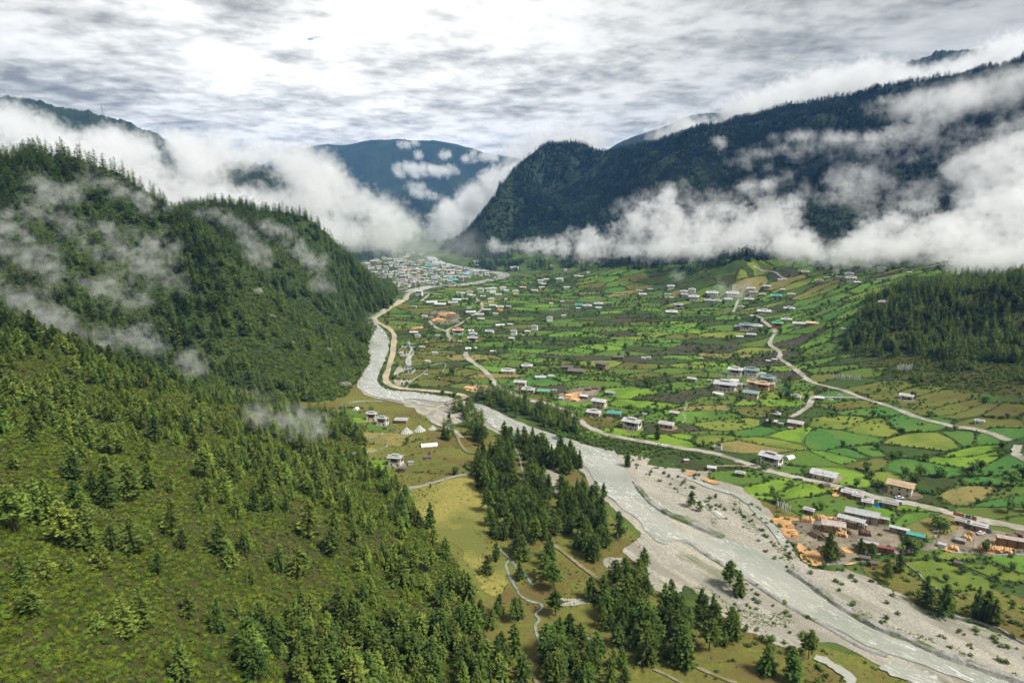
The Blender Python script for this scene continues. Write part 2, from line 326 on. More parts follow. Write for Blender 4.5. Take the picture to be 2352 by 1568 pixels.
# ------------------------------------------------------------------ mesh helpers
def new_obj(name, me, parent=None, kind=None, label=None, cat=None, group=None, loc=None, rz=0.0):
    o = bpy.data.objects.new(name, me); COL.objects.link(o)
    if parent is not None: o.parent = parent
    if kind: o['kind'] = kind
    if label: o['label'] = label
    if cat: o['category'] = cat
    if group: o['group'] = group
    if loc is not None: o.location = loc
    if rz: o.rotation_euler = (0, 0, rz)
    return o
def mesh_from(name, verts, faces, material=None, smooth=False):
    me = bpy.data.meshes.new(name)
    verts = verts.tolist() if isinstance(verts, np.ndarray) else verts
    faces = faces.tolist() if isinstance(faces, np.ndarray) else faces
    me.from_pydata(verts, [], faces); 
    if material is not None: me.materials.append(material)
    if smooth: me.polygons.foreach_set('use_smooth', [True] * len(me.polygons))
    me.update(); return me
class MB:
    """collects boxes, prisms, tubes; build() makes one mesh"""
    def __init__(s): s.v = []; s.f = []; s.mi = []; s.mats = []; s.cur = 0
    def use(s, m):
        if m not in s.mats: s.mats.append(m)
        s.cur = s.mats.index(m); return s
    def add(s, vs, fs):
        k = len(s.v); s.v += [tuple(map(float, p)) for p in vs]; s.f += [tuple(i + k for i in f) for f in fs]; s.mi += [s.cur] * len(fs); return s
    def box(s, x0, x1, y0, y1, z0, z1):
        return s.add([(x0,y0,z0),(x1,y0,z0),(x1,y1,z0),(x0,y1,z0),(x0,y0,z1),(x1,y0,z1),(x1,y1,z1),(x0,y1,z1)],
                     [(0,3,2,1),(4,5,6,7),(0,1,5,4),(1,2,6,5),(2,3,7,6),(3,0,4,7)])
    def tube(s, p, q, r0, r1=None, n=6):
        r1 = r0 if r1 is None else r1
        p = Vector(p); q = Vector(q); d = (q - p).normalized(); a = d.orthogonal().normalized(); b_ = d.cross(a); vs = []
        for c, r in ((p, r0), (q, r1)):
            for i in range(n):
                w = 2 * math.pi * i / n; vs.append(c + a * (r * math.cos(w)) + b_ * (r * math.sin(w)))
        fs = [(i, (i + 1) % n, n + (i + 1) % n, n + i) for i in range(n)] + [tuple(range(n - 1, -1, -1)), tuple(range(n, 2 * n))]
        return s.add(vs, fs)
    def mesh(s, name):
        me = bpy.data.meshes.new(name); me.from_pydata(s.v, [], s.f)
        for m in s.mats: me.materials.append(m)
        if len(s.mats) > 1: me.polygons.foreach_set('material_index', s.mi)
        me.update(); return me
    def build(s, name, parent=None, **kw): return new_obj(name, s.mesh(name), parent, **kw)

def to_world(pts_v): 
    a = np.array(pts_v, float); return ground(a[:, 0], a[:, 1])
def refine(poly, step, jit=0.0, closed=True):
    """split long edges of a world polygon / polyline, wobble them"""
    out = []; n = len(poly); rng = random.Random(int(abs(poly[0][0] * 13 + poly[0][1] * 7)) + n)
    for i in range(n if closed else n - 1):
        a = np.array(poly[i][:2]); c = np.array(poly[(i + 1) % n][:2]); d = np.linalg.norm(c - a); k = max(1, int(d / step))
        nrm = np.array([-(c - a)[1], (c - a)[0]]) / (d + 1e-9)
        for j in range(k):
            w = jit * (rng.random() - 0.5) * 2 if (j > 0 or jit < 0) else 0
            out.append(a + (c - a) * j / k + nrm * w)
    if not closed: out.append(np.array(poly[-1][:2]))
    return out
def catmull(pts, sub=4):
    p = [np.array(q[:2], float) for q in pts]; p = [2 * p[0] - p[1]] + p + [2 * p[-1] - p[-2]]; out = []
    for i in range(1, len(p) - 2):
        for k in range(sub):
            t_ = k / sub
            out.append(0.5 * (2 * p[i] + (p[i+1] - p[i-1]) * t_ + (2*p[i-1] - 5*p[i] + 4*p[i+1] - p[i+2]) * t_**2 + (3*p[i] - p[i-1] - 3*p[i+1] + p[i+2]) * t_**3))
    out.append(p[-2]); return out
def chaikin(poly, n=2):
    P = [np.array(q[:2], float) for q in poly]
    for _ in range(n): P = [w for i in range(len(P)) for w in (0.75 * P[i] + 0.25 * P[(i + 1) % len(P)], 0.25 * P[i] + 0.75 * P[(i + 1) % len(P)])]
    return P
def rough_edge(poly, step, amp, seed=0):
    P = refine(poly, step, 0); out = []
    for q in P: out.append(q + amp * np.array([float(fbm(np.array(q[0] / 9.), np.array(q[1] / 9.), 500 + seed, 3)) - 0.5, float(fbm(np.array(q[0] / 9.), np.array(q[1] / 9.), 520 + seed, 3)) - 0.5]))
    return out
def drape_mesh(name, poly, lift, material, step=None):
    """fill a world polygon with triangles lying on the terrain"""
    P = [tuple(map(float, q[:2])) for q in poly]; A = np.array(P)
    d0 = np.hypot(A[:, 0], A[:, 1]).mean(); step = step or max(4.0, d0 * 0.018)
    x0, y0 = A.min(0); x1, y1 = A.max(0)
    gx = np.arange(x0 + step / 2, x1, step); gy = np.arange(y0 + step / 2, y1, step)
    vs = list(P); E = [(i, (i + 1) % len(P)) for i in range(len(P))]
    if len(gx) and len(gy):
        XX, YY = np.meshgrid(gx, gy); XX = XX.ravel(); YY = YY.ravel()
        m = inside(A, XX, YY); vs += list(zip(XX[m].tolist(), YY[m].tolist()))
    r = delaunay_2d_cdt([Vector(q) for q in vs], E, [list(range(len(P)))], 1, 1e-4)
    V = np.array([(q.x, q.y) for q in r[0]]); z = height(V[:, 0], V[:, 1]); dd = np.hypot(V[:, 0], V[:, 1])
    V3 = np.column_stack([V, z + lift * (1 + dd / 600)])
    F = []
    for f in r[2]:
        a, c, e = V[f[0]], V[f[1]], V[f[2]]
        F.append(tuple(f) if (c[0]-a[0])*(e[1]-a[1]) - (c[1]-a[1])*(e[0]-a[0]) > 0 else tuple(reversed(f)))
    return mesh_from(name, V3, F, material, True)
def strip_mesh(name, line, width, lift, material, wob=0.15, crown=0.0):
    """a road or stream laid along a world polyline"""
    ln = [np.array(q[:2], float) for q in line]; out = []; F = []; rng = random.Random(len(ln) * 31 + int(abs(ln[0][0])))
    ln2 = [ln[0]]
    for q in ln[1:]:
        d = np.linalg.norm(q - ln2[-1]); k = max(1, int(d / max(3.0, np.hypot(*q) * 0.012)))
        a = ln2[-1]
        for j in range(1, k + 1): ln2.append(a + (q - a) * j / k)
    for i, q in enumerate(ln2):
        d = ln2[min(i + 1, len(ln2) - 1)] - ln2[max(i - 1, 0)]; d = d / (np.linalg.norm(d) + 1e-9); nn = np.array([-d[1], d[0]])
        w0 = width / 2 * (1 + wob * (rng.random() - 0.5) * 2); w1 = width / 2 * (1 + wob * (rng.random() - 0.5) * 2)
        for s_ in (w0, 0, -w1):
            p = q + nn * s_; z = float(height(p[0], p[1])) + lift * (1 + np.hypot(*p) / 600) + (crown if s_ == 0 else 0)
            out.append((p[0], p[1], z))
    for i in range(len(ln2) - 1):
        for j in range(2):
            k = i * 3 + j; F.append((k, k + 1, k + 4, k + 3)[::-1])
    return mesh_from(name, out, F, material, True)

# ------------------------------------------------------------------ terrain objects, split by landform
U_, V_, D_ = project(np.stack([GX, GY, GZ], -1))
RG = np.hypot(GX, GY)
reg = np.zeros(GX.shape, int)                                     # 0 valley floor
left = (U_ < 1190) & (GZ > 1.2) & (GX < 20) & (RG < 1500) & ~inside([(800,660),(905,695),(850,830),(780,930),(830,1010),(930,1130),(1300,1500),(1300,600),(800,600)], U_, V_)
_wob = (fbm(GX / 30, GY / 30, 91, 4) - 0.5) * 70
shoulder = left & (GX * 0 + ((GX + 134) * -0.901 + (GY - 512) * -0.433) + _wob > -20) & (RG < 560 + _wob * 1.5 + GX * 0.15)
reg[left] = 2                                                     # forested spurs
reg[shoulder] = 1                                                 # near scrub slope
mount = (GX > 0) & (GZ > 30) & (U_ > 1000)
knoll_poly = [(1935,800),(1990,690),(2090,655),(2352,620),(2700,600),(2700,980),(2352,920),(2200,900),(2080,875),(2000,850)]
fields_poly = [(1130,640),(1300,618),(1560,606),(1850,596),(2352,592),(2700,592),(2700,1568),(1000,1568),(1000,700)]
infield = inside(fields_poly, U_, V_) & (RG < 1500)
reg[mount & ~infield] = 3
reg[(GX > 0) & inside(knoll_poly, U_, V_) & (RG < 1080)] = 4
reg[(RG > 1500) & (GX <= 0) & (GZ > 12)] = 5
left_flat = inside([(700,880),(835,885),(880,915),(960,935),(1010,975),(1130,1000),(1290,1050),(1360,1120),(1400,1190),(1470,1240),(1480,1310),(1560,1400),(1700,1430),(1850,1475),(2050,1540),(2250,1620),(2250,1950),(500,1950),(600,1000)], U_, V_)
reg[(reg == 0) & left_flat & (RG < 700)] = 6
bank_wood = inside([c5(*q) for q in ((-40,560),(150,600),(225,690),(215,760),(195,830),(212,900),(150,1000),(110,1060),(-60,1100),(-100,900))], U_, V_) | inside([c5(*q) for q in ((0,140),(100,180),(300,350),(400,450),(330,545),(180,590),(0,600))], U_, V_)
reg[bank_wood & (reg == 0) & (RG < 1500)] = 2
idx = np.arange(NA * NR).reshape(NA, NR)
quads = np.stack([idx[:-1, :-1], idx[1:, :-1], idx[1:, 1:], idx[:-1, 1:]], -1)[:, :, ::-1]
qreg = reg[:-1, :-1]
ALLV = np.stack([GX, GY, GZ], -1).reshape(-1, 3)
for k, (nm, m_) in enumerate([('valley_floor_terrain', valley_m), ('scrub_slope_terrain', slope_m), ('forested_spur_hill', forest_floor_m),
                              ('forested_mountain', mountain_m), ('pine_knoll_hill', slope_m), ('valley_side_hill', forest_floor_m), ('meadow_floor_terrain', pasture_m)]):
    q = quads[qreg == k].reshape(-1, 4)
    if not len(q): continue
    un, inv = np.unique(q, return_inverse=True)
    new_obj(nm, mesh_from(nm, ALLV[un], inv.reshape(-1, 4), m_, True), kind='structure')

# far ridges that close the valley
ridge_m = mat('far_forest', (0.010, 0.022, 0.012), (0.026, 0.044, 0.018), 0.006, c3=(0.016, 0.026, 0.014), scale3=0.002, bump=14.0, bscale=0.012, detail=8)
def ridge(name, crest, fall, depth_back, drop, seed, amp):
    """a mountain from its crest line: picture positions with distances, falling both ways"""
    P = np.array([at_depth(np.array(u), np.array(v), np.array(float(d))) for u, v, d in crest])
    s = np.linspace(0, len(P) - 1, 420); i = np.clip(s.astype(int), 0, len(P) - 2); f = (s - i)[:, None]
    C_ = P[i] * (1 - f) + P[i + 1] * f
    C_[:, 2] += (RNG.random(420) - 0.3) * C_[:, 1].mean() * 0.0022 * (C_[:, 1].mean() < 4000) + (fbm(s * 3, s * 0 + seed, seed, 4) - 0.5) * C_[:, 1].mean() * (0.010 if C_[:, 1].mean() < 4000 else 0.003)
    T_ = np.linspace(-1, 1, 70); V3 = []
    d0 = np.hypot(C_[:, 0], C_[:, 1])[:, None]; dirv = np.stack([C_[:, 0] / d0[:, 0], C_[:, 1] / d0[:, 0]], -1)
    dist = np.where(T_ < 0, T_ * fall, T_ * depth_back)[None, :]
    X = C_[:, 0:1] + dirv[:, 0:1] * dist; Y = C_[:, 1:2] + dirv[:, 1:2] * dist
    sc_ = d0.mean() / 12
    nz = (fbm(X / sc_, Y / sc_, seed, 6, 0.55) - 0.5) * amp * np.clip(np.abs(T_)[None] * 3 + 0.12, 0, 1)
    Z = C_[:, 2:3] - drop * np.abs(T_)[None] ** 1.15 + nz
    n, k = X.shape; ix = np.arange(n * k).reshape(n, k)
    q = np.stack([ix[:-1, :-1], ix[1:, :-1], ix[1:, 1:], ix[:-1, 1:]], -1).reshape(-1, 4)[:, ::-1]
    return new_obj(name, mesh_from(name, np.stack([X, Y, Z], -1).reshape(-1, 3), q, ridge_m, True), kind='structure')
RIDGES = [
 ('distant_blue_mountain', [(560,400,6900),(650,352,6700),(735,328,6600),(790,330,6600),(850,321,6500),(905,320,6500),(960,322,6500),(1010,322,6450),(1070,336,6400),(1120,350,6300),(1190,362,6300),(1300,395,6300),(1450,430,6400)], 1500, 1800, 800, 21, 260),
 ('distant_foothill', [(820,480,5000),(880,445,4900),(930,438,4900),(990,446,4900),(1040,472,4900),(1120,500,5000)], 700, 900, 220, 25, 80),
 ('back_ridge_mountain', [(-260,200,2900),(-60,208,2800),(0,222,2750),(60,224,2700),(110,240,2700),(180,252,2650),(250,268,2600),(300,282,2600),(360,305,2600),(440,370,2600),(520,440,2600),(620,520,2600)], 900, 900, 420, 31, 90),
 ('cloud_ridge_mountain', [(400,420,2100),(460,400,2050),(515,372,2000),(560,366,2000),(610,378,2000),(660,410,2000),(710,455,2020),(770,505,2050),(840,545,2100),(900,575,2100)], 500, 800, 300, 37, 60),
 ('side_ridge_mountain', [(700,430,3300),(745,425,3200),(790,440,3200),(830,470,3200),(880,505,3200),(930,530,3200)], 700, 900, 330, 39, 80),
 ('upper_ridge_mountain', [(1300,420,4600),(1390,345,4400),(1450,315,4300),(1520,290,4200),(1590,262,4100),(1680,255,4000),(1750,232,3900),(1830,215,3700),(1950,200,3500),(2100,180,3300),(2352,150,3200)], 1200, 1200, 560, 43, 150),
 ('summit_mountain', [(1980,190,3000),(2060,150,2900),(2110,132,2850),(2150,118,2800),(2195,112,2800),(2260,108,2800),(2352,112,2800),(2500,100,2800)], 900, 900, 500, 47, 80),
]
for r_ in RIDGES: ridge(*r_)

# ------------------------------------------------------------------ riverbed, river, streams, roads
def V5(*l): return [c5(*p) for p in l]
def V6(*l): return [c6(*p) for p in l]
def W2(*l): return [b2(*p) for p in l]
def W3(*l): return [b3(*p) for p in l]
BED = (V5((480,445),(430,505),(340,560),(252,600),(250,660),(318,725),(340,780),(325,860),(295,940),(258,1010),(262,1065),(310,1108),(520,1126),(640,1145),(800,1172),(870,1190),(1000,1222),(1110,1272),(1290,1362),(1440,1412),(1560,1440),(1700,1490),(1870,1530),(1960,1545),(2120,1560))
     + W3((20,85),(120,105),(250,150),(360,215),(480,262),(545,335),(640,430),(715,530),(755,640),(830,745),(920,795),(1060,800),(1180,790),(1310,880),(1450,955),(1590,1015),(1650,1065),(1800,1115),(2000,1160),(2150,1205),(2343,1320),(2480,1420),(2600,1620),
          (1600,1640),(1540,1560),(1400,1470),(1260,1400),(1130,1335),(920,1300),(820,1350),(700,1310),(470,1225),(330,1120),(180,1000),(60,900),(0,1000))
     + W2((2240,975),(2120,930),(2050,800),(1960,700),(1940,660),(2030,600),(2020,540),(1930,440),(1840,370),(1740,310),(1690,230),(1640,120),(1500,10))
     + V5((1440,1545),(1290,1485),(1190,1445),(1060,1400),(1000,1350),(900,1310),(800,1330),(690,1350),(600,1300),(530,1250),(430,1200),(370,1180),(270,1170),(180,1140),(130,1100),(130,1035),(185,970),(215,900),(195,820),(215,750),(228,690),(190,650),(160,605),(250,583),(330,550),(400,512),(450,455)))
WATER = (V5((478,446),(435,503),(350,556),(262,598),(252,612),(258,655),(322,722),(345,775),(330,855),(300,935),(265,1003),(266,1058),(305,1098),(400,1115),(520,1120),(640,1139),(800,1165),(870,1185),(1000,1217),(1105,1266),(1200,1312),(1290,1352),(1430,1402),(1560,1432),(1700,1482),(1850,1524))
     + W2((1850,-20),(1890,40),(1905,90),(1960,165),(2000,230),(2060,310),(2130,390),(2250,470))
     + W3((0,535),(150,590),(300,592),(450,622),(600,705),(750,800),(820,862),(950,952),(1050,1012),(1200,1110),(1350,1190),(1500,1250),(1700,1350),(1900,1425),(2100,1505),(2343,1580),(2480,1640),(2120,1640),(1980,1572),(1700,1480),(1550,1420),(1400,1370),(1280,1330),(1150,1262),(1000,1172),(850,1092),(700,1012),(550,922),(420,832),(300,762),(130,655),(0,612))
     + W2((2180,645),(2110,585),(2070,520),(2020,460),(1920,395),(1830,315),(1745,235),(1690,135),(1610,55),(1525,-5))
     + V5((1440,1528),(1300,1472),(1200,1432),(1080,1385),(1010,1335),(960,1280),(915,1232),(820,1195),(700,1192),(600,1172),(480,1165),(430,1172),(500,1222),(440,1190),(380,1168),(280,1160),(190,1130),(140,1095),(140,1042),(195,970),(225,900),(205,820),(223,750),(233,690),(198,650),(168,607),(250,588),(330,556),(400,517),(455,458)))
bedw = to_world(BED)
new_obj('riverbed_gravel', drape_mesh('riverbed', rough_edge(chaikin(bedw), 5, 7.0, 1), 0.12, gravel_m), kind='structure')
watw = to_world(WATER)
new_obj('river', drape_mesh('river', rough_edge(chaikin(watw), 5, 4.5, 2), 0.30, wm), kind='structure')
# braids left over the gravel bars
for pl, w_ in ((W3((-430,180),(-300,230),(-180,330),(-60,400),(60,440)), 4), (W3((20,165),(120,205),(260,260),(380,290),(470,340),(520,390),(560,450),(640,520),(740,650)), 4),
               (W3((120,330),(200,380),(260,420),(300,460)), 3), (V5((500,1180),(560,1200),(640,1215)), 4), (V5((470,780),(500,830),(470,900),(490,960),(480,1000)), 6),
               (W3((930,1395),(1050,1450),(1150,1530),(1190,1600)), 4), (W3((1420,1440),(1520,1500),(1640,1540),(1740,1580)), 9)):
    new_obj('river_braid_water', strip_mesh('river_braid', catmull(to_world(pl)), w_, 0.34, wm, 0.35), kind='structure')
new_obj('upper_river', strip_mesh('upper_river', catmull(to_world(V5((612,203),(625,212),(680,245),(740,262),(870,285),(960,298),(1060,312),(1112,324),(1100,342),(1045,358),(980,374),(850,392),(700,402),(620,408),(540,426),(478,446)))), 30, 0.30, wm, 0.12), kind='structure')
new_obj('oxbow_gravel', drape_mesh('oxbow_gravel', refine(to_world(V5((430,790),(530,780),(510,860),(540,920),(520,1010),(470,1070),(380,1075),(370,1000),(420,900),(400,840))), 8, 1.5), 0.10, gravel_m), kind='structure')
stone_beds = [(1400,170,90,60),(1420,260,70,50),(1560,1020,130,22),(1880,760,90,40)]
for x_, y_, a_, c_ in stone_beds:
    pl = [(x_ + a_ * math.cos(q), y_ + c_ * math.sin(q) * (0.8 + 0.4 * random.random())) for q in np.linspace(0, 2 * math.pi, 14)[:-1]]
    new_obj('stony_patch_gravel', drape_mesh('stony_patch', rough_edge(to_world(W2(*pl)), 2, 6.0, 4), 0.14, gravel_m, 6), kind='structure')
for pl, w_ in ((W2((1070,640),(1110,690),(1160,735),(1130,765),(1150,840),(1200,930),(1230,980),(1300,1020),(1365,1035),(1372,1065),(1330,1105),(1355,1140),(1330,1190),(1345,1260),(1385,1350),(1420,1440),(1465,1495),(1530,1580)), 1.15),
               (W2((1265,215),(1240,130),(1225,60),(1200,0),(1165,-60)), 1.1), (W2((1170,745),(1210,800),(1270,850),(1310,910)), 1.1), (W2((1440,1170),(1520,1200),(1620,1240),(1720,1280)), 1.0)):
    new_obj('stream', strip_mesh('stream', catmull(to_world(pl)), w_, 0.2, sm, 0.45), kind='structure')
MEADOWS = [
 ('meadow_field', meadow_m, W2((420,270),(640,225),(930,170),(960,300),(1000,400),(1000,600),(1060,660),(1150,800),(1180,920),(1100,1000),(980,950),(900,800),(800,650),(650,560),(500,430))),
 ('meadow_field', meadow_m, V5((0,1440),(170,1420),(230,1460),(280,1520),(60,1560),(-40,1540))),
 ('pasture_field', pasture_m, V5((20,1400),(180,1170),(420,1190),(540,1260),(680,1400),(760,1470),(830,1570)) + W2((900,100),(930,160),(640,220),(410,268),(330,200),(200,130),(0,40))),
 ('pasture_field', pasture_m, W2((1060,650),(1400,600),(1560,800),(1900,960),(1760,1100),(1700,1260),(1560,1200),(1450,1150),(1380,1000),(1250,960),(1180,840))),
 ('pasture_field', pasture_m, W3((430,1230),(800,1360),(900,1420),(1050,1560),(1000,1640),(-200,1640),(-180,1420),(150,1400))),
 ('pasture_field', pasture_m, W3((1190,785),(1480,720),(1700,800),(2343,980),(2480,1100),(2480,1400),(2150,1195),(1800,1105),(1650,1050),(1450,945))),
 ('pasture_field', pasture_m, V5((290,630),(380,605),(490,610),(530,650),(470,700),(400,705),(330,680))),
 ('pasture_field', pasture_m, W3((540,320),(620,330),(760,420),(840,450),(800,480),(680,450),(600,400))),
]
for nm, m_, pl in MEADOWS:
    new_obj(nm, drape_mesh(nm, rough_edge(chaikin(to_world(pl)), 4, 9.0, 3), 0.06, m_), kind='structure')
ROADS = [
 ('dirt_road', road_m, 5.2, V5((860,850),(862,880),(900,915),(960,955),(1030,1020),(1045,1050),(1085,1088),(1170,1130),(1290,1170),(1400,1195),(1510,1235),(1600,1290),(1680,1350),(1760,1390),(1860,1420),(2000,1445),(2170,1475),(2343,1505)) + W3((200,12),(350,50),(480,95),(620,140),(800,185),(950,215),(1080,245),(1250,290),(1400,330),(1600,367),(1750,402),(1870,432),(2020,467),(2120,485),(2343,530),(2500,570))),
 ('levee_road', levee_road_m, 6.0, V5((872,1158),(800,1133),(640,1113),(520,1104),(430,1096),(350,1073),(318,1035),(333,970),(358,880),(374,790),(368,720),(320,680),(258,642),(252,615),(330,565),(430,505),(475,460),(520,445),(620,455),(700,458))),
 ('dirt_road', road_m, 4.5, V5((765,778),(740,735),(738,700),(790,675),(850,640),(880,622),(960,570),(970,550),(965,520),(930,490),(900,470))),
 ('dirt_road', road_m, 4.5, V5((560,505),(600,470),(625,455))),
 ('dirt_road', road_m, 4.0, V5((610,640),(650,680),(700,700),(735,720))),
 ('hill_road', road_m, 4.6, V6((490,600),(550,612),(580,642),(640,688),(662,722),(640,752),(628,800),(692,850),(690,890),(760,940),(840,1000),(900,1050),(1000,1080),(1120,1110),(1250,1160),(1450,1225),(1650,1300),(1850,1350),(2000,1370),(2120,1400),(2245,1450))),
 ('hill_road', road_m, 4.6, V6((2300,1480),(2285,1520),(2300,1555),(2400,1600))),
 ('hill_road', road_m, 4.0, V6((1235,1158),(1000,1155),(925,1152),(885,1215),(830,1255),(770,1290))),
 ('hill_road', road_m, 4.0, V6((515,270),(580,300),(660,312),(700,342),(740,360))),
 ('hill_road', road_m, 5.0, V6((1310,362),(1400,350),(1490,330))), ('hill_road', road_m, 3.5, V6((1560,315),(1690,278),(1815,255))),
 ('hill_road', road_m, 4.0, V6((380,580),(395,540),(410,500),(420,480))),
 ('earth_track', track_m, 1.9, W2((1430,620),(1560,720),(1660,800),(1780,890),(1925,990))),
 ('earth_track', track_m, 1.5, W3((100,1450),(230,1508),(400,1575))), ('earth_track', track_m, 1.1, W2((2130,1480),(2220,1520),(2330,1580))),
 ('earth_track', road_m, 3.6, V5((740,1203),(680,1222),(620,1275),(640,1320),(700,1350),(790,1385),(830,1430))), ('earth_track', track_m, 2.0, V5((790,1400),(830,1480),(870,1525),(940,1540))),
 ('yard_road', yard_m, 5.0, W3((1965,480),(1940,540),(1850,590),(1740,640),(1600,670),(1460,690))),
 ('town_road', road_m, 7.0, V5((400,410),(430,385),(480,355),(560,345))), ('town_road', road_m, 6.0, V5((140,208),(220,225),(300,240))),
 ('earth_track', track_m, 1.4, W2((1230,1390),(1270,1450),(1310,1510),(1340,1580))),
 ('earth_track', track_m, 2.4, W3((210,110),(330,105),(480,108))),
]
ROADW = []
for nm, m_, w_, pl in ROADS:
    ln = catmull(to_world(pl)); ROADW.append((ln, w_))
    new_obj(nm, strip_mesh(nm, ln, w_, 0.34, m_, 0.32), kind='structure')
YARDS = [('sawmill_yard_ground', yard_m, W3((612,470),(850,450),(1050,440),(1300,480),(1420,500),(1520,600),(1480,690),(1200,720),(1160,760),(900,787),(830,720),(765,600))),
 ('timber_yard_ground', yard_m, W3((1850,560),(1960,520),(2130,530),(2343,580),(2460,620),(2460,720),(2100,705),(1800,685),(1740,645))),
 ('timber_yard_ground', yard_m, V5((840,1080),(960,1060),(1060,1090),(1050,1130),(900,1125))), ('timber_yard_ground', yard_m, V5((1440,1140),(1560,1110),(1660,1080),(1790,1085),(1740,1130),(1700,1195),(1560,1190),(1470,1170))),
 ('timber_yard_ground', yard_m, V5((600,580),(700,565),(830,590),(830,650),(720,665),(620,650)))]
for nm, m_, pl in YARDS: new_obj(nm, drape_mesh(nm, rough_edge(chaikin(to_world(pl), 1), 3, 4.0, 5), 0.26, m_), kind='structure')
SAWDUST = [W3((610,465),(700,450),(800,455),(840,480),(760,480),(830,570),(800,600),(720,600),(700,520)), W3((790,630),(840,640),(900,680),(980,690),(1010,720),(990,770),(900,785),(830,740)),
           W3((1090,655),(1150,655),(1210,690),(1150,700)), W3((840,470),(930,462),(920,485),(850,490)), W3((930,455),(1080,450),(1070,480),(960,470)), W3((1100,770),(1230,745),(1240,755),(1150,775)),
           W3((1030,270),(1100,250),(1110,300),(1050,318)), W3((40,150),(110,140),(140,165),(70,175)), W3((140,185),(240,200),(300,230),(220,225)), W3((2030,670),(2110,625),(2170,630),(2290,680),(2280,700),(2100,700)),
           W3((2100,605),(2150,590),(2160,620)), W3((1800,670),(1850,650),(1910,690),(1830,690)), V5((845,1090),(900,1080),(1000,1075),(1010,1090),(930,1105),(1000,1120),(880,1122)), V5((1520,1150),(1600,1120),(1660,1130),(1620,1180),(1570,1185)),
           V5((660,590),(780,580),(800,600),(700,610)), V5((620,630),(700,615),(740,635),(650,645)), V5((480,690),(590,672),(590,690),(490,698))]
for pl in SAWDUST: new_obj('sawdust_ground', drape_mesh('sawdust', rough_edge(chaikin(to_world(pl), 1), 2, 4.0, 6), 0.40, sawdust_m, 5), kind='structure')

# ------------------------------------------------------------------ fields: the partition of the valley into plots
SEEDS = []
def fs(fn, txt):
    for tok in txt.split():
        x, y, c_ = tok.split(','); SEEDS.append((*fn(float(x), float(y)), c_))
fs(c6, "1320,1250,E 1560,1330,E 1060,1430,E 1300,1530,E 1060,975,G 1000,910,G 960,845,G 1000,740,B 700,765,G 790,780,W 1050,720,B 700,600,G 880,545,E 1080,590,E 850,600,B 1010,430,Y 740,325,W 500,385,T 700,250,G 900,255,G 1000,300,G 1120,250,G 1450,380,B 1600,360,B 1700,330,B 1900,310,Y 1600,280,G 1880,280,G 1300,450,Y 1400,490,W 1250,490,B 1050,495,B 600,490,B 900,500,G 330,620,B 200,560,G 40,655,L 40,600,G 300,680,G 60,890,B 130,940,Y 240,930,L 60,830,W 580,930,W 700,960,L 740,1005,W 590,1190,L 450,1190,L 300,1180,G 160,1265,B 220,1230,T 110,1370,W 310,1340,Y 250,1430,Y 200,1400,G 60,1430,L 520,1480,T 560,1380,E 770,1420,L 660,1440,Y 1350,1350,Y 1700,1470,Y 1900,1530,L 2050,1440,E 1600,1520,D 2200,1250,O 1800,1230,O 1200,1200,O 1080,1320,Y 480,1230,O 80,1090,B 160,1100,W 200,1010,G 1950,1450,E 1100,1560,B 900,680,G 1480,1130,O 1680,1180,O 2000,1250,O 2150,1330,O 1400,1090,O")
fs(b3, "1250,20,E 1300,90,O 1120,180,L 1400,180,Y 1670,130,E 2200,110,E 2200,190,E 1900,50,L 2000,280,T 2300,300,G 2330,350,E 850,290,L 680,245,L 1050,350,G 1570,330,D 1540,410,L 1620,480,B 1700,500,T 2200,440,G 1700,700,G 2000,760,Y 2150,800,Y 2300,740,B 1900,850,Y 880,60,G 560,170,G 1700,230,D 2240,520,G 1430,440,B")
fs(c5, "530,1010,O 700,980,O 870,990,O 850,1080,O 940,890,T 1020,960,B 1130,930,G 1200,880,G 1050,800,G 1380,820,D 1500,860,G 1450,880,W 1620,840,B 1900,725,W 1980,690,B 1800,690,G 1560,735,B 1700,740,B 1980,790,B 2100,800,G 2270,860,W 2200,700,B 2290,650,L 1960,560,G 1820,580,L 1100,740,G 950,640,G 2200,1150,W 2050,1200,L 1980,1120,L 2300,1080,G 1790,1330,O 1950,1400,L 2290,1440,L 2250,1380,W 1500,960,G 1200,620,G 1300,650,D 660,850,O 700,800,O 720,550,O 850,350,E 1300,350,T 1050,390,B 800,425,T 1150,390,B 760,490,B 1550,480,B 1700,450,T 1850,470,T 1950,490,B 2100,560,B 1650,600,D 600,830,O 620,770,O 560,900,O 640,1060,O 760,1040,O 1260,560,B 1400,560,G 1050,1010,T 1380,970,G 1400,910,B 1250,780,G 1330,720,G 1480,640,G 1620,660,G 1750,820,L 1870,860,G 2080,700,B 1500,930,O")
fs(c5, "80,1315,L 110,1365,W 215,1370,G 60,1270,G 330,1440,T 30,1360,O")
fs(b2, "250,110,L 110,70,G 560,100,O")
SD = np.array([(s_[0], s_[1]) for s_ in SEEDS]); SW = ground(SD[:, 0], SD[:, 1])
seeds = [(p[0], p[1], s_[2], True) for p, s_ in zip(SW, SEEDS)]
YS = 1.75
def near(x, y, lst, r):
    r2 = r * r
    for q in lst:
        if (q[0] - x) ** 2 + ((q[1] - y) * YS) ** 2 < r2: return True
    return False
cand = []
REGION = [(1130,646),(1250,628),(1420,616),(1560,612),(1700,604),(1850,600),(2100,596),(2352,596),(2600,600),(2600,1568),(1600,1568),(1750,1250),(1500,1100),(1250,980),(1050,900),(960,900),(900,850),(900,740),(960,690),(1050,655)]
rr = random.Random(5)
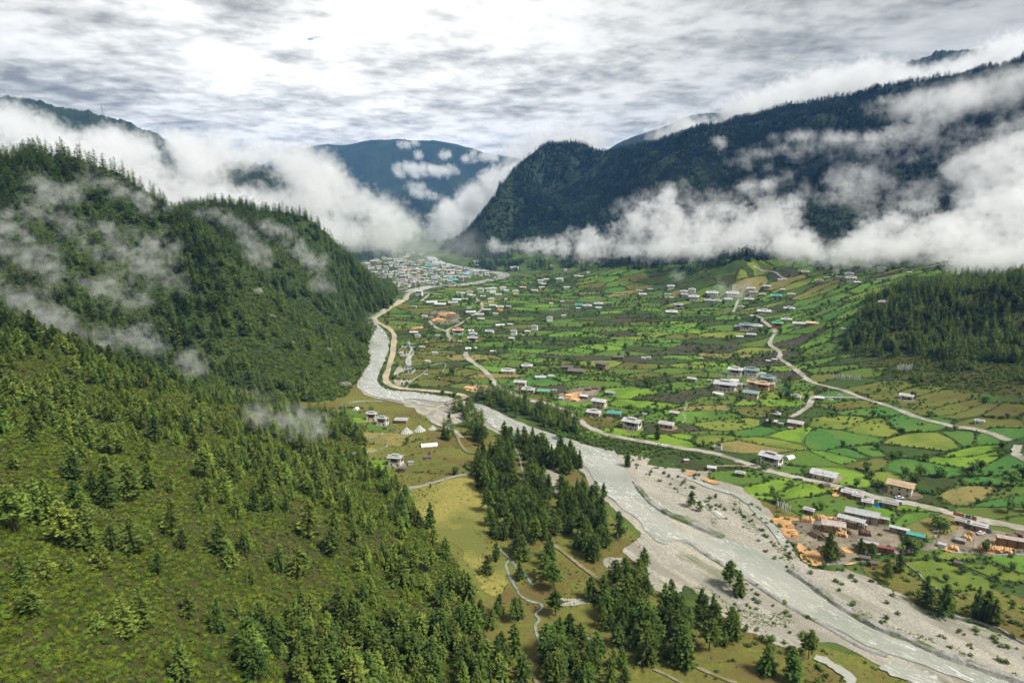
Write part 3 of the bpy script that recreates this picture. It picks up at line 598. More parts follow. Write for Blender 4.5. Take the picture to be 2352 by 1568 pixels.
for k in range(90000):
    th = R(rr.uniform(-24, 52)); y_ = rr.uniform(150, 2100); x_ = y_ * math.tan(th)
    if abs(x_) > 1600: continue
    sp = 37 if y_ < 700 else 42
    if near(x_, y_, seeds, sp * rr.uniform(0.85, 1.15)): continue
    seeds.append((x_, y_, None, False))
    if len(seeds) > 2300: break
SX = np.array([(q[0], q[1]) for q in seeds]); SZ = height(SX[:, 0], SX[:, 1])
su, sv, sd_ = project(np.column_stack([SX, SZ]))
svis = visible(np.column_stack([SX, SZ]), 0.004)
EXCL = [knoll_poly, YARDS[0][2], YARDS[1][2], BED, MEADOWS[5][2], MEADOWS[4][2], MEADOWS[0][2]]
pal = "BBGGGGELYOODDYGTGOWDG"
def voronoi_cell(i):
    c = SX[i]; dx = SX - c; d2 = dx[:, 0] ** 2 + (dx[:, 1] * YS) ** 2; nb = np.argsort(d2)[1:26]
    poly = [np.array(c) + np.array(q) for q in ((-70, -45), (70, -45), (70, 45), (-70, 45))]
    for j in nb:
        m_ = (c + SX[j]) / 2; nx, ny = (SX[j] - c) * np.array([1, YS * YS]); out = []
        sgn = [(p[0] - m_[0]) * nx + (p[1] - m_[1]) * ny for p in poly]
        for a in range(len(poly)):
            p, q = poly[a], poly[(a + 1) % len(poly)]; s0, s1 = sgn[a], sgn[(a + 1) % len(poly)]
            if s0 <= 0: out.append(p)
            if (s0 < 0) != (s1 < 0): out.append(p + (q - p) * (s0 / (s0 - s1)))
        poly = out
        if len(poly) < 3: return None
    return poly
def warp(p):
    a = np.array(p[0] / 34.), np.array(p[1] / 34.)
    return np.array([p[0] + (float(fbm(*a, 61, 3)) - 0.5) * 22, p[1] + (float(fbm(*a, 67, 3)) - 0.5) * 22])
HEDGE = []; FIELDS = []; FMESH = []; nf = 0
floor_obj = bpy.data.objects['valley_floor_terrain']
for i, q in enumerate(seeds):
    manual = q[3]
    if not manual and (not svis[i] or not inside(REGION, su[i:i+1], sv[i:i+1])[0]): continue
    if su[i] < -50 or su[i] > 2420 or sv[i] > 1620: continue
    if not manual and any(inside(e, su[i:i+1], sv[i:i+1])[0] for e in EXCL): continue
    poly = voronoi_cell(i)
    if poly is None: continue
    c = np.mean(poly, 0); col_ = q[2] or rr.choice(pal)
    far_ = np.hypot(*SX[i])
    if not manual and fbm(np.array(q[0] / 90.), np.array(q[1] / 90.), 77, 3) > 0.60: col_ = 'D'
    raw = poly; poly = [warp(p) for p in refine(poly, 9 if far_ < 900 else 15, 0)]
    c = np.mean(poly, 0); gapw = rr.uniform(0.2, 1.3)
    rp = []
    for p in poly:
        d_ = p - c; l_ = np.linalg.norm(d_) + 1e-6; rp.append(c + d_ * max(0.6, (l_ - gapw) / l_))
    rp = [(rp[k - 1] + 4 * rp[k] + rp[(k + 1) % len(rp)]) / 6 for k in range(len(rp))]
    try: me = drape_mesh('field', rp, 0.16, FIELD[col_], max(7, far_ * 0.02))
    except Exception: continue
    FMESH.append((far_, me)); nf += 1
    FIELDS.append((c[0], c[1], col_))
    for k in range(len(raw)): HEDGE.append((raw[k], raw[(k + 1) % len(raw)], far_))
FMESH.sort(key=lambda q: q[0])
for q in FMESH[:290]: new_obj('field', q[1], floor_obj)
jb = MB()
for q in FMESH[290:]: jb.use(q[1].materials[0]).add([tuple(v_.co) for v_ in q[1].vertices], [tuple(f_.vertices) for f_ in q[1].polygons])
if jb.v: jo = jb.build('far_field_plots', floor_obj); jo['kind'] = 'stuff'
print('fields', nf, 'seeds', len(seeds))
# ------------------------------------------------------------------ plants: models
pine_m = mat('pine_needles', (0.0795, 0.1374, 0.0290), (0.1747, 0.2489, 0.0443), 1.1, rand=0.30, trans=0.35, rough=0.75)
pine_olive_m = mat('pine_needles_olive', (0.1709, 0.2479, 0.0476), (0.3011, 0.3882, 0.0748), 1.1, rand=0.28, trans=0.35, rough=0.75)
far_pine_m = mat('far_needles', (0.0205, 0.0513, 0.0274), (0.0513, 0.0998, 0.0392), 0.5, rand=0.45, rough=0.85)
bark_m = mat('bark', (0.05, 0.04, 0.03), (0.11, 0.09, 0.07), 2.0)
leaf_m = mat('broad_leaves', (0.0483, 0.1092, 0.0207), (0.1207, 0.2012, 0.0345), 0.9, rand=0.35, trans=0.25, rough=0.7)
hedge_m = mat('hedge_leaves', (0.0506, 0.0978, 0.0207), (0.1150, 0.1725, 0.0322), 0.8, rand=0.40, trans=0.2, rough=0.8)
shrub_m = mat('scrub_leaves', (0.0738, 0.1207, 0.0098), (0.1625, 0.2280, 0.0184), 0.7, rand=0.45, trans=0.2, rough=0.85)
heath_m = mat('brown_scrub_leaves', (0.0781, 0.0862, 0.0238), (0.1380, 0.1534, 0.0396), 0.7, rand=0.40, trans=0.15, rough=0.9)
lime_m = mat('willow_leaves', (0.120, 0.160, 0.022), (0.200, 0.235, 0.040), 0.8, rand=0.25, trans=0.3)
dead_m = mat('dead_wood', (0.11, 0.10, 0.09), (0.20, 0.18, 0.16), 2.0)

def pine_parts(seed, levels, branches, tufts, size, width=0.21, bare=0.16, lean=0.0, tuft_w=1.0, pw=0.66, miss=0.16):
    """crown of whorled drooping branches, each carrying needle tufts; height 1"""
    g = random.Random(seed); v = []; f = []
    def quad(c, d, up, l, w):
        k = len(v); s_ = d.cross(up).normalized()
        v.extend([tuple(c - d * l * 0.4), tuple(c + s_ * w), tuple(c + d * l), tuple(c - s_ * w)]); f.append((k, k + 1, k + 2, k + 3))
    for i in range(levels):
        t_ = i / (levels - 1); z = bare + (0.985 - bare) * t_ ** 0.92
        prof = (1 - t_) ** pw * (0.55 + 0.45 * min(1, t_ * 5 + 0.35)); rad = width * prof * g.uniform(0.78, 1.18) + 0.012
        nb = max(3, int(branches * (0.55 + 0.45 * (1 - t_)))); a0 = g.random() * 6.28
        for k in range(nb):
            if g.random() < miss: continue
            a = a0 + 6.283 * k / nb + g.uniform(-0.3, 0.3); r_ = rad * g.uniform(0.5, 1.25)
            dr = Vector((math.cos(a), math.sin(a), 0))
            for j in range(tufts):
                q = (j + 0.7) / tufts; p = Vector((lean * z, 0, z)) + dr * (r_ * q) + Vector((0, 0, r_ * (0.30 * q - 0.42 * q * q) + g.uniform(-0.008, 0.008)))
                l_ = size * g.uniform(0.8, 1.3) * (0.6 + 0.5 * (1 - t_)); w_ = l_ * 0.42 * tuft_w
                d = (dr + Vector((g.uniform(-.5, .5), g.uniform(-.5, .5), g.uniform(-.05, .45)))).normalized()
                quad(p, d, Vector((g.uniform(-.4, .4), g.uniform(-.4, .4), 1)).normalized(), l_, w_)
                if tufts > 2: quad(p, (d + Vector((g.uniform(-.8, .8), g.uniform(-.8, .8), 0.3))).normalized(), Vector((g.uniform(-1, 1), g.uniform(-1, 1), 0.5)).normalized(), l_ * 0.9, w_)
    k = len(v); v.extend([(-.012 + lean, 0, .95), (.012 + lean, 0, .95), (lean, 0, 1.02), (lean, -.012, .95), (lean, .012, .95)]); f.extend([(k, k + 1, k + 2), (k + 3, k + 4, k + 2)])
    return v, f
def trunk_parts(top=0.95, r=0.017, n=5):
    m = MB(); m.tube((0, 0, -0.05), (0, 0, 0.45), r, r * 0.7, n); m.tube((0, 0, 0.45), (0, 0, top), r * 0.7, r * 0.15, n)
    return m.v, m.f
def two_mat_mesh(name, parts):
    v = []; f = []; mi = []; ms = []
    for (pv, pf), m in parts:
        k = len(v); v += pv; f += [tuple(i + k for i in q) for q in pf]; mi += [len(ms)] * len(pf); ms.append(m)
    me = bpy.data.meshes.new(name); me.from_pydata(v, [], f)
    for m in ms: me.materials.append(m)
    me.polygons.foreach_set('material_index', mi); me.update(); return me
def bush_parts(seed, n, size, flat=0.75, lobes=4):
    """leaf faces spread over and inside a few uneven lobes; radius about 0.5, height about 0.9"""
    g = random.Random(seed); v = []; f = []
    lob = [(Vector((g.uniform(-.25, .25), g.uniform(-.25, .25), g.uniform(.25, .5))), g.uniform(.22, .38)) for _ in range(lobes)]
    for i in range(n):
        c, r_ = lob[i % lobes]
        d = Vector((g.gauss(0, 1), g.gauss(0, 1), g.gauss(0.25, 1))).normalized(); p = c + d * r_ * g.uniform(0.55, 1.08); p.z *= flat * 1.3
        nrm = (d + Vector((g.uniform(-.6, .6), g.uniform(-.6, .6), g.uniform(-.2, .8)))).normalized(); a = nrm.orthogonal().normalized(); b_ = nrm.cross(a)
        w = g.random() * 6.28; a, b_ = a * math.cos(w) + b_ * math.sin(w), b_ * math.cos(w) - a * math.sin(w)
        s_ = size * g.uniform(0.7, 1.3); k = len(v)
        v.extend([tuple(p - a * s_), tuple(p + b_ * s_ * .7), tuple(p + a * s_), tuple(p - b_ * s_ * .7)]); f.append((k, k + 1, k + 2, k + 3))
    return v, f
def crown_parts(seed, n, size):
    """broadleaf crown: many lobes, height 1, above a short stem"""
    g = random.Random(seed); v = []; f = []
    lob = [(Vector((g.uniform(-.22, .22), g.uniform(-.22, .22), g.uniform(.35, .82))), g.uniform(.13, .24)) for _ in range(11)]
    for i in range(n):
        c, r_ = lob[i % 11]; d = Vector((g.gauss(0, 1), g.gauss(0, 1), g.gauss(0.2, 1))).normalized(); p = c + d * r_ * g.uniform(0.5, 1.1)
        nrm = (d + Vector((g.uniform(-.6, .6), g.uniform(-.6, .6), g.uniform(-.2, .8)))).normalized(); a = nrm.orthogonal().normalized(); b_ = nrm.cross(a); s_ = size * g.uniform(.7, 1.3); k = len(v)
        v.extend([tuple(p - a * s_), tuple(p + b_ * s_ * .75), tuple(p + a * s_), tuple(p - b_ * s_ * .75)]); f.append((k, k + 1, k + 2, k + 3))
    return v, f
NEAR_CROWN = []; NEAR_TRUNK = []
for s_, (wd, br, tw, pw_, ms_) in enumerate([(0.25, 0.10, 1.0, 0.66, 0.16), (0.29, 0.14, 1.0, 0.55, 0.2), (0.22, 0.12, 1.1, 0.8, 0.16), (0.31, 0.24, 1.0, 0.45, 0.25), (0.27, 0.06, 1.1, 0.7, 0.14), (0.27, 0.34, 1.0, 0.5, 0.3),
                                             (0.20, 0.05, 1.1, 0.9, 0.12), (0.33, 0.18, 0.9, 0.6, 0.35), (0.24, 0.40, 1.1, 0.42, 0.25), (0.28, 0.10, 1.0, 0.75, 0.4)]):
    NEAR_CROWN.append(pine_parts(100 + s_, 16, 9, 4, 0.085, wd, br, 0.04 * math.sin(s_ * 2.1), tw, pw_, ms_))
NEAR_TRUNK = trunk_parts(0.93, 0.016, 6)
def crown_mesh(k, m): 
    me = mesh_from('crown', NEAR_CROWN[k][0], NEAR_CROWN[k][1], m); return me
CROWNS = {('g', k): crown_mesh(k, pine_m) for k in range(10)}; CROWNS.update({('o', k): crown_mesh(k, pine_olive_m) for k in range(10)})
TRUNK = mesh_from('trunk', NEAR_TRUNK[0], NEAR_TRUNK[1], bark_m)
def proto(name, me):
    return bpy.data.objects.new(name, me)          # a model for scattering; never linked to the scene
P_NEAR = [proto('pine_model', two_mat_mesh('pine_near', [(NEAR_CROWN[k], pine_m), (NEAR_TRUNK, bark_m)])) for k in range(10)]
P_NEAR_O = [proto('pine_model', two_mat_mesh('pine_near_o', [(NEAR_CROWN[k], pine_olive_m), (NEAR_TRUNK, bark_m)])) for k in range(10)]
P_MID = [proto('pine_model', two_mat_mesh('pine_mid', [(pine_parts(200 + k, 11, 7, 2, 0.11, 0.19 + 0.02 * (k % 3), 0.08 + 0.05 * (k % 3)), pine_m), (trunk_parts(0.9, 0.015, 4), bark_m)])) for k in range(5)]
P_FAR = [proto('pine_model', two_mat_mesh('pine_far', [(pine_parts(300 + k, 8, 6, 1, 0.20, 0.17 + 0.02 * (k % 3), 0.02, 0, 1.1), far_pine_m), (trunk_parts(0.8, 0.02, 3), bark_m)])) for k in range(5)]
P_SHRUB = [proto('shrub_model', mesh_from('shrub', *bush_parts(400 + k, 90, 0.10), m)) for k, m in enumerate([shrub_m, shrub_m, shrub_m, heath_m, hedge_m])]
P_HEDGE = [proto('bush_model', mesh_from('bush', *bush_parts(420 + k, 70, 0.13, 0.85), m)) for k, m in enumerate([hedge_m, hedge_m, leaf_m, hedge_m])]
P_BROAD = [proto('broadleaf_model', two_mat_mesh('broadleaf', [(crown_parts(440 + k, 420, 0.055), m), (trunk_parts(0.6, 0.03, 5), bark_m)])) for k, m in enumerate([leaf_m, hedge_m, leaf_m])]
def rock_parts(seed):
    g = random.Random(seed); bm = bmesh.new(); bmesh.ops.create_icosphere(bm, subdivisions=1, radius=0.5)
    for q in bm.verts: q.co *= g.uniform(0.7, 1.2); q.co.z *= 0.6
    me = bpy.data.meshes.new('rock'); bm.to_mesh(me); bm.free(); me.materials.append(mat('river_stones', (0.30, 0.29, 0.27), (0.55, 0.53, 0.49), 1.0, rand=0.35)); return me
P_ROCK = [proto('stone_model', rock_parts(k)) for k in range(3)]

def scatter(name, pts, scl, protos, label=None, cat=None, kind='stuff', tilt=0.05, pick=None):
    """one object that stands a copy of a model on each of its points"""
    n = len(pts)
    if n == 0: return None
    me = bpy.data.meshes.new(name); me.vertices.add(n); me.vertices.foreach_set('co', np.asarray(pts, np.float32).ravel())
    a = me.attributes.new('pick', 'INT', 'POINT'); a.data.foreach_set('value', (RNG.integers(0, len(protos), n) if pick is None else pick).astype(np.int32))
    sc_ = np.asarray(scl, np.float32)
    if sc_.ndim == 1: sc_ = np.stack([sc_ * RNG.uniform(0.85, 1.15, n), sc_ * RNG.uniform(0.85, 1.15, n), sc_], -1)
    a = me.attributes.new('size', 'FLOAT_VECTOR', 'POINT'); a.data.foreach_set('vector', sc_.astype(np.float32).ravel())
    rot = np.stack([RNG.normal(0, tilt, n), RNG.normal(0, tilt, n), RNG.uniform(0, 6.283, n)], -1)
    a = me.attributes.new('turn', 'FLOAT_VECTOR', 'POINT'); a.data.foreach_set('vector', rot.astype(np.float32).ravel())
    o = new_obj(name, me, kind=kind, label=label, cat=cat)
    ng = bpy.data.node_groups.new(name, 'GeometryNodeTree'); ng.interface.new_socket('Geometry', in_out='INPUT', socket_type='NodeSocketGeometry'); ng.interface.new_socket('Geometry', in_out='OUTPUT', socket_type='NodeSocketGeometry')
    gi = ng.nodes.new('NodeGroupInput'); go = ng.nodes.new('NodeGroupOutput'); jn = ng.nodes.new('GeometryNodeJoinGeometry')
    def attr(nm, ty):
        x = ng.nodes.new('GeometryNodeInputNamedAttribute'); x.data_type = ty; x.inputs[0].default_value = nm; return x.outputs[0]
    pk, sz, tn = attr('pick', 'INT'), attr('size', 'FLOAT_VECTOR'), attr('turn', 'FLOAT_VECTOR')
    for k, p in enumerate(protos):
        oi = ng.nodes.new('GeometryNodeObjectInfo'); oi.inputs[0].default_value = p; oi.inputs['As Instance'].default_value = True
        ip = ng.nodes.new('GeometryNodeInstanceOnPoints'); cmp_ = ng.nodes.new('FunctionNodeCompare'); cmp_.data_type = 'INT'; cmp_.operation = 'EQUAL'
        ng.links.new(pk, cmp_.inputs[2]); cmp_.inputs[3].default_value = k
        ng.links.new(gi.outputs[0], ip.inputs['Points']); ng.links.new(cmp_.outputs[0], ip.inputs['Selection']); ng.links.new(oi.outputs['Geometry'], ip.inputs['Instance'])
        ng.links.new(tn, ip.inputs['Rotation']); ng.links.new(sz, ip.inputs['Scale']); ng.links.new(ip.outputs[0], jn.inputs[0])
    ng.links.new(jn.outputs[0], go.inputs[0]); md = o.modifiers.new('scatter', 'NODES'); md.node_group = ng
    return o

# ------------------------------------------------------------------ plants: where they grow
dth = TH[1] - TH[0]; dlr = LR[1] - LR[0]
CELL = (RG ** 2) * dth * dlr
ONSCREEN = (U_ > -130) & (U_ < 2480) & (V_ > -50) & (V_ < 1720)
VIS = ((GZ + 9 - CAM_H) / RG >= np.concatenate([HORIZ[:, :1], HORIZ[:, :-1]], 1)) & ONSCREEN
def grow(density):
    cnt = RNG.poisson(np.clip(density, 0, 4) * CELL * VIS)
    i, j = np.nonzero(cnt); rep = cnt[i, j]; i = np.repeat(i, rep); j = np.repeat(j, rep)
    th = TH[i] + (RNG.random(len(i)) - 0.5) * dth; r_ = np.exp(LR[j] + (RNG.random(len(i)) - 0.5) * dlr)
    x = np.sin(th) * r_; y = np.cos(th) * r_; return np.stack([x, y, height(x, y)], -1)
def inz(poly): return inside(poly, U_, V_)
def smooth(x, a, b): 
    q = np.clip((x - a) / (b - a), 0, 1); return q * q * (3 - 2 * q)
cl1 = fbm(GX / 26, GY / 26, 201, 4); cl2 = fbm(GX / 70, GY / 70, 211, 4); cl3 = fbm(GX / 14, GY / 14, 221, 3)
onbed = inz(BED)
# near scrub slope
S1 = reg == 1
dens1 = np.zeros(GX.shape)
dens1[S1] = 1 / 420
upper = S1 & (V_ < 1090 + (U_ - 500) * 0.18); dens1[upper] = 1 / 62
dens1[S1 & (V_ < 960 + U_ * 0.10)] = 1 / 36
mid = S1 & ~upper & (V_ < 1290); dens1[mid] = 1 / 260
edge = S1 & (GZ < 16) & (V_ < 1320); dens1[edge] = 1 / 34
low = S1 & (V_ > 1370 + 0.06 * (600 - U_)) & (U_ > 540); dens1[low] = 1 / 48
dens1 *= 0.25 + 1.6 * smooth(cl1, 0.40, 0.62)
# grassy patches on the spurs
S2 = reg == 2
grassy = inz([(560,640),(700,690),(850,800),(870,850),(780,925),(690,900),(560,860),(500,760)]) | inz([(600,540),(680,600),(640,640),(580,600)])
dens2 = np.where(S2, 1 / 40, 0.0); dens2[S2 & grassy] = 1 / 420
dens2 *= 0.42 + 1.25 * smooth(cl2, 0.38, 0.56)
dens3 = np.where(reg == 3, 1 / 46, 0.0) * (0.55 + 0.9 * smooth(cl2, 0.35, 0.6)) 
dens5 = np.where((reg == 5), 1 / 80, 0.0)
wooded = inz([(1050,604),(1300,598),(1560,606),(1620,640),(1500,625),(1380,614),(1250,622),(1130,625)]) | inz(V6((0,230),(250,180),(500,190),(420,240),(250,290),(0,300))) | inz(V6((870,270),(1000,200),(1500,210),(1800,230),(1650,270),(1300,260),(1000,290)))
dens3 = np.maximum(dens3, np.where(wooded, 1 / 75, 0) * smooth(cl1, 0.36, 0.52))
S4 = reg == 4
dens4 = np.where(S4, 1 / 32, 0.0); dens4[S4 & (V_ > 820 + (U_ - 2000) * 0.05)] = 1 / 500
dens4 *= 0.4 + 1.2 * smooth(cl1, 0.38, 0.58)
GROVES = [W2((920,60),(1000,20),(1170,0),(1190,60),(1190,260),(1120,280),(1280,300),(1400,430),(1440,640),(1350,660),(1250,610),(1100,610),(1015,630),(990,420),(1040,330),(940,240)),
 V5((1080,1290),(1250,1350),(1400,1440),(1500,1475),(1640,1568)) + W2((1650,110),(1560,180),(1380,140),(1290,140),(1240,40)) + V5((1160,1500),(1085,1400)),
 W2((1290,120),(1380,190),(1385,280),(1460,340),(1460,420),(1380,400),(1250,260),(1225,180)),
 W2((1500,270),(1560,240),(1590,330),(1640,280),(1720,330),(1810,430),(1800,560),(1850,650),(1840,745),(1760,770),(1640,710),(1560,630),(1450,570),(1450,470),(1480,400)),
 V5((770,1240),(890,1215),(970,1300),(1010,1370),(1000,1450),(950,1485),(900,1465),(850,1350),(790,1300)), V5((700,1350),(790,1400),(780,1465),(700,1455)),
 V5((1030,1120),(1150,1130),(1290,1200),(1310,1300),(1230,1295),(1100,1245),(930,1180)), V5((1330,1240),(1500,1240),(1620,1310),(1610,1410),(1520,1395),(1360,1355)),
 W2((1900,1070),(2040,900),(2160,920),(2240,970),(2343,1010)) + W3((60,1010),(200,1090),(440,1160),(450,1290),(400,1425),(250,1385),(120,1390),(100,1490),(-50,1490),(-160,1430)) + W2((1950,1380),(1800,1260),(1700,1210)),
 W2((0,1100),(150,1090),(250,1190),(400,1270),(560,1190),(800,1200),(900,1160),(1230,1070),(1240,1250),(1200,1400),(1260,1600),(-700,1600),(-560,1250)),
 W2((1340,1330),(1560,1260),(1700,1340),(1850,1390),(2050,1410),(2130,1510),(2000,1620),(1400,1620))]
grove = np.zeros(GX.shape, bool)
for g_ in GROVES: grove |= inz(g_)
densg = np.where(grove & (RG < 800), 1 / 19, 0.0) * (0.45 + 0.8 * smooth(cl3, 0.35, 0.6)) * np.where(inz(GROVES[9]), 0.6, 1.0)
SINGLE = [(b2, "620,520,13 545,520,9 1065,740,9 1005,835,9 1225,868,8 1465,1115,11 1700,1005,10 1790,1032,12 1895,595,14 1245,738,12 1205,690,11 1420,790,12 1455,950,13 1400,870,12 1425,730,12 1870,920,12 1975,990,13 2055,880,12 1935,880,11 2060,780,9 430,915,13 690,1060,11 1950,110,10 1790,310,8 320,1190,11 160,1250,11 170,1010,8 620,250,3 755,960,11"),
 (b3, "1015,750,15 1060,745,8 90,380,9 150,410,6 355,920,12 415,980,11 885,1405,11 610,1510,11 780,1568,13 1675,1035,12 1795,1112,13 2020,1130,13 2080,1140,12 2140,1180,11 1420,850,9 1495,815,10 1420,890,7 1240,690,7 1310,720,7"),
 (b1, "105,570,14 250,490,14 350,510,13 430,660,14 500,660,13 600,660,13 560,500,11 750,330,16 720,380,13 880,330,14 1010,260,13 1160,570,13 1235,680,8 1480,690,13 1570,790,9 2085,575,15 1670,670,8 2230,700,10 2260,520,10 2050,820,9 700,810,9 1070,830,7 960,1200,12 840,1260,11 1480,1230,11 1850,1350,12 1660,1480,12 1740,1540,11 1230,1540,12 150,900,8 330,880,8 2110,1170,11 1390,200,14 1560,180,12 1800,290,13 1530,380,8"),
 (c5, "745,1340,9 2155,1440,11 595,1310,4 1960,310,11 2095,310,10 2125,310,11 1010,870,7 1083,815,4 1390,640,9 1370,660,8 965,1130,7 775,1000,8"), (c6, "1590,830,13 1440,840,11 1480,870,9 2060,700,14 1800,960,8 100,800,8 40,795,7 960,460,8 1400,310,8 1690,320,7")]
single = []
for fn, txt in SINGLE:
    for tok in txt.split():
        x, y, h_ = map(float, tok.split(',')); single.append((*fn(x, y), h_))
single = np.array(single); spw = ground(single[:, 0], single[:, 1])
spine = grow(np.maximum(dens1, 0)); spur = grow(dens2); mtn = grow(np.maximum(dens3, dens5)); kn = grow(dens4); gr = grow(densg)
TREES = []
def addt(p, h, code): TREES.append((p, h, code))
hs = lambda n, a, b_: RNG.uniform(a, b_, n) * (0.8 + 0.3 * RNG.random(n))
for p, h, code in ((spine, hs(len(spine), 4.5, 13.0), 0), (spur, hs(len(spur), 10, 19), 1), (kn, hs(len(kn), 9, 15), 2), (gr, hs(len(gr), 7.5, 14.0), 3), (spw, single[:, 2] * 1.05, 4)):
    for a, h_ in zip(p, h): TREES.append((a, h_, code))
TP = np.array([q[0] for q in TREES]); THH = np.array([q[1] for q in TREES]); TC = np.array([q[2] for q in TREES])
# keep roads, water and house plots clear
keep = np.ones(len(TP), bool)
tu, tv, td = project(TP)
wet = inside(WATER, tu, tv); keep &= ~wet
for ln, w_ in ROADW:
    ln = np.array(ln)
    for a in range(0, len(ln)):
        keep &= ~((np.hypot(TP[:, 0] - ln[a, 0], TP[:, 1] - ln[a, 1]) < w_ * 0.8) & (TC != 4))
# thin trees standing in one another
order = np.argsort(td); gridc = {}
for i in order:
    if not keep[i] or TC[i] == 4: continue
    c_ = 2.6; kx, ky = int(TP[i, 0] // c_), int(TP[i, 1] // c_)
    if any((kx + a, ky + b_) in gridc for a in (-0, 0) for b_ in (0,)): keep[i] = False; continue
    gridc[(kx, ky)] = 1
TP, THH, TC, tu, tv, td = (q[keep] for q in (TP, THH, TC, tu, tv, td))
tvis = visible(TP, 0.0, 0.0) | visible(TP, 0.0, 6.0)
infr = (tu > -20) & (tu < 2372) & (tv < 1640) & (tv > 0)
apparent = np.where(tvis & infr, THH / td, 0); apparent[TC == 4] *= 3
pick300 = np.argsort(-apparent)[:300]
isind = np.zeros(len(TP), bool); isind[pick300] = True
def place_label(p, u, v, code):
    if code == 3 or code == 4:
        if u > 1555 and v > 1035: return ('conifer on the gravel and pasture bank beside the river', 'conifers dotted along the pasture bank') if v < 1420 or u > 1750 else ('dark conifer in the grove at the bend of the gravel bank', 'conifers of the gravel bank grove')
        if v > 1380 and u < 1240: return 'conifer in the thick stand on the hummocks below the scrub slope', 'conifers on the hummocks'
        if v > 1380: return 'dark conifer in the stand between the stream and the gravel bank', 'conifers between stream and gravel'
        if u < 1010 and v > 1035: return 'conifer standing at the edge of the dry meadow', 'conifers at the meadow edge'
        if v < 1035 and u > 1085: return 'dark conifer on the bank between the river and the dirt road', 'conifers above the river bank'
        return 'dark green conifer in the riverside grove beside the dry meadow', 'conifers of the riverside grove'
    if code == 2: return 'dark pine on the wooded knoll above the terraced fields', 'pines of the knoll'
    if code == 1: return 'conifer on the steep forested spur above the river bend', 'conifers of the spur'
    if v < 1000: return 'olive pine in the belt along the shoulder of the scrub slope', 'pines along the shoulder'
    if u > 760: return 'pine at the foot of the scrub slope beside the meadow', 'pines at the slope foot'
    return 'pale olive pine standing in the low scrub of the open slope', 'pines scattered over the scrub slope'
gt = random.Random(3)
LABS = {int(i): place_label(TP[i], tu[i], tv[i], TC[i]) for i in np.nonzero(isind)[0]}
GRP = {}
for i, (l_, g_) in LABS.items(): GRP.setdefault(g_, []).append(i)
for g_, m_ in GRP.items():
    m_.sort(key=lambda i: tv[i]); n_ = len(m_)
    for r_, i in enumerate(m_):
        l_ = LABS[i][0]; hh_ = sorted(float(THH[k]) for k in m_); q_ = hh_.index(float(THH[i])) / max(1, n_ - 1)
        size_ = 'tall' if q_ > 0.72 else 'short' if q_ < 0.28 else 'middling'; row_ = '' if n_ < 6 else (', farthest row' if r_ < n_ / 4 else ', second row back' if r_ < n_ / 2 else ', second row forward' if r_ < 3 * n_ / 4 else ', row closest to the camera')
        l2 = size_ + ' ' + l_ + row_; LABS[i] = (l2 if len(l2.split()) <= 16 else size_ + ' ' + l_, g_)
for i in np.nonzero(isind)[0]:
    lab, grp = LABS[int(i)]; h_ = float(THH[i]); oliv = (TC[i] == 0 or (TC[i] == 4 and tu[i] < 900)) and gt.random() < 0.8
    r0 = new_obj('pine_tree', None, label=lab, cat='tree', group=grp, loc=TP[i].tolist(), rz=gt.uniform(0, 6.28)); r0.empty_display_size = 1
    w_ = gt.uniform(0.95, 1.25); r0.scale = (h_ * w_, h_ * w_ * gt.uniform(0.9, 1.1), h_)
    c_ = new_obj('crown', CROWNS[('o' if oliv else 'g', gt.randrange(10))], r0); tr_ = new_obj('trunk', TRUNK, r0)
rest = ~isind & (tvis | (TC == 3)) 
def lod(sel, name, protos): 
    if sel.any(): scatter(name, TP[sel], np.stack([THH[sel] * RNG.uniform(0.9, 1.25, sel.sum()), THH[sel] * RNG.uniform(0.9, 1.25, sel.sum()), THH[sel]], -1), protos, tilt=0.03)
near_ = td < 480
lod(rest & near_ & (TC == 0), 'slope_forest', P_NEAR_O + P_NEAR[:2]); lod(rest & near_ & (TC != 0), 'grove_forest', P_NEAR)
lod(rest & ~near_, 'spur_forest', P_MID)
mv = visible(mtn, 0.0, 10.0); mtn = mtn[mv]
mh = RNG.uniform(10, 17, len(mtn)) * (0.75 + 0.35 * RNG.random(len(mtn)))
scatter('mountain_forest', mtn, np.stack([mh, mh, mh], -1), P_FAR, tilt=0.02)
print('trees', len(TP), 'mountain', len(mtn))

# scrub
dsc = np.where(S1, 0.60, 0) * (0.75 + 0.5 * smooth(cl3, 0.3, 0.55)) + np.where(S2 & grassy, 0.16, 0)
near_boost = np.where(S1 & (RG < 260), 1.35, 1.0)
sh = grow(dsc * near_boost); du = project(sh)[2]
shs = RNG.uniform(0.9, 2.3, len(sh)) * np.where(du > 430, 1.6, 1.0)
pk = RNG.choice(5, len(sh), p=[0.30, 0.28, 0.22, 0.06, 0.14]); brown = fbm(sh[:, 0] / 30, sh[:, 1] / 30, 301, 3) > 0.58; pk[brown & (RNG.random(len(sh)) < 0.35)] = 3
scatter('slope_shrubbery', sh, np.stack([shs, shs, shs * RNG.uniform(0.5, 0.85, len(sh))], -1), P_SHRUB, pick=pk, tilt=0.15)
sp2 = grow(np.where(S2, 0.11, 0)); sps = RNG.uniform(1.8, 4.0, len(sp2))
scatter('spur_undergrowth', sp2, np.stack([sps, sps, sps * RNG.uniform(0.6, 1.0, len(sp2))], -1), P_HEDGE + P_HEDGE[:2] + P_SHRUB[:1], tilt=0.15)
ks = grow(np.where(S4, 0.07, 0) * (0.4 + smooth(cl1, 0.35, 0.6))); kss = RNG.uniform(1.5, 3.2, len(ks))
scatter('knoll_shrubbery', ks, np.stack([kss, kss, kss * 0.7], -1), P_SHRUB, pick=RNG.choice(5, len(ks), p=[0.25, 0.2, 0.15, 0.1, 0.3]), tilt=0.1)

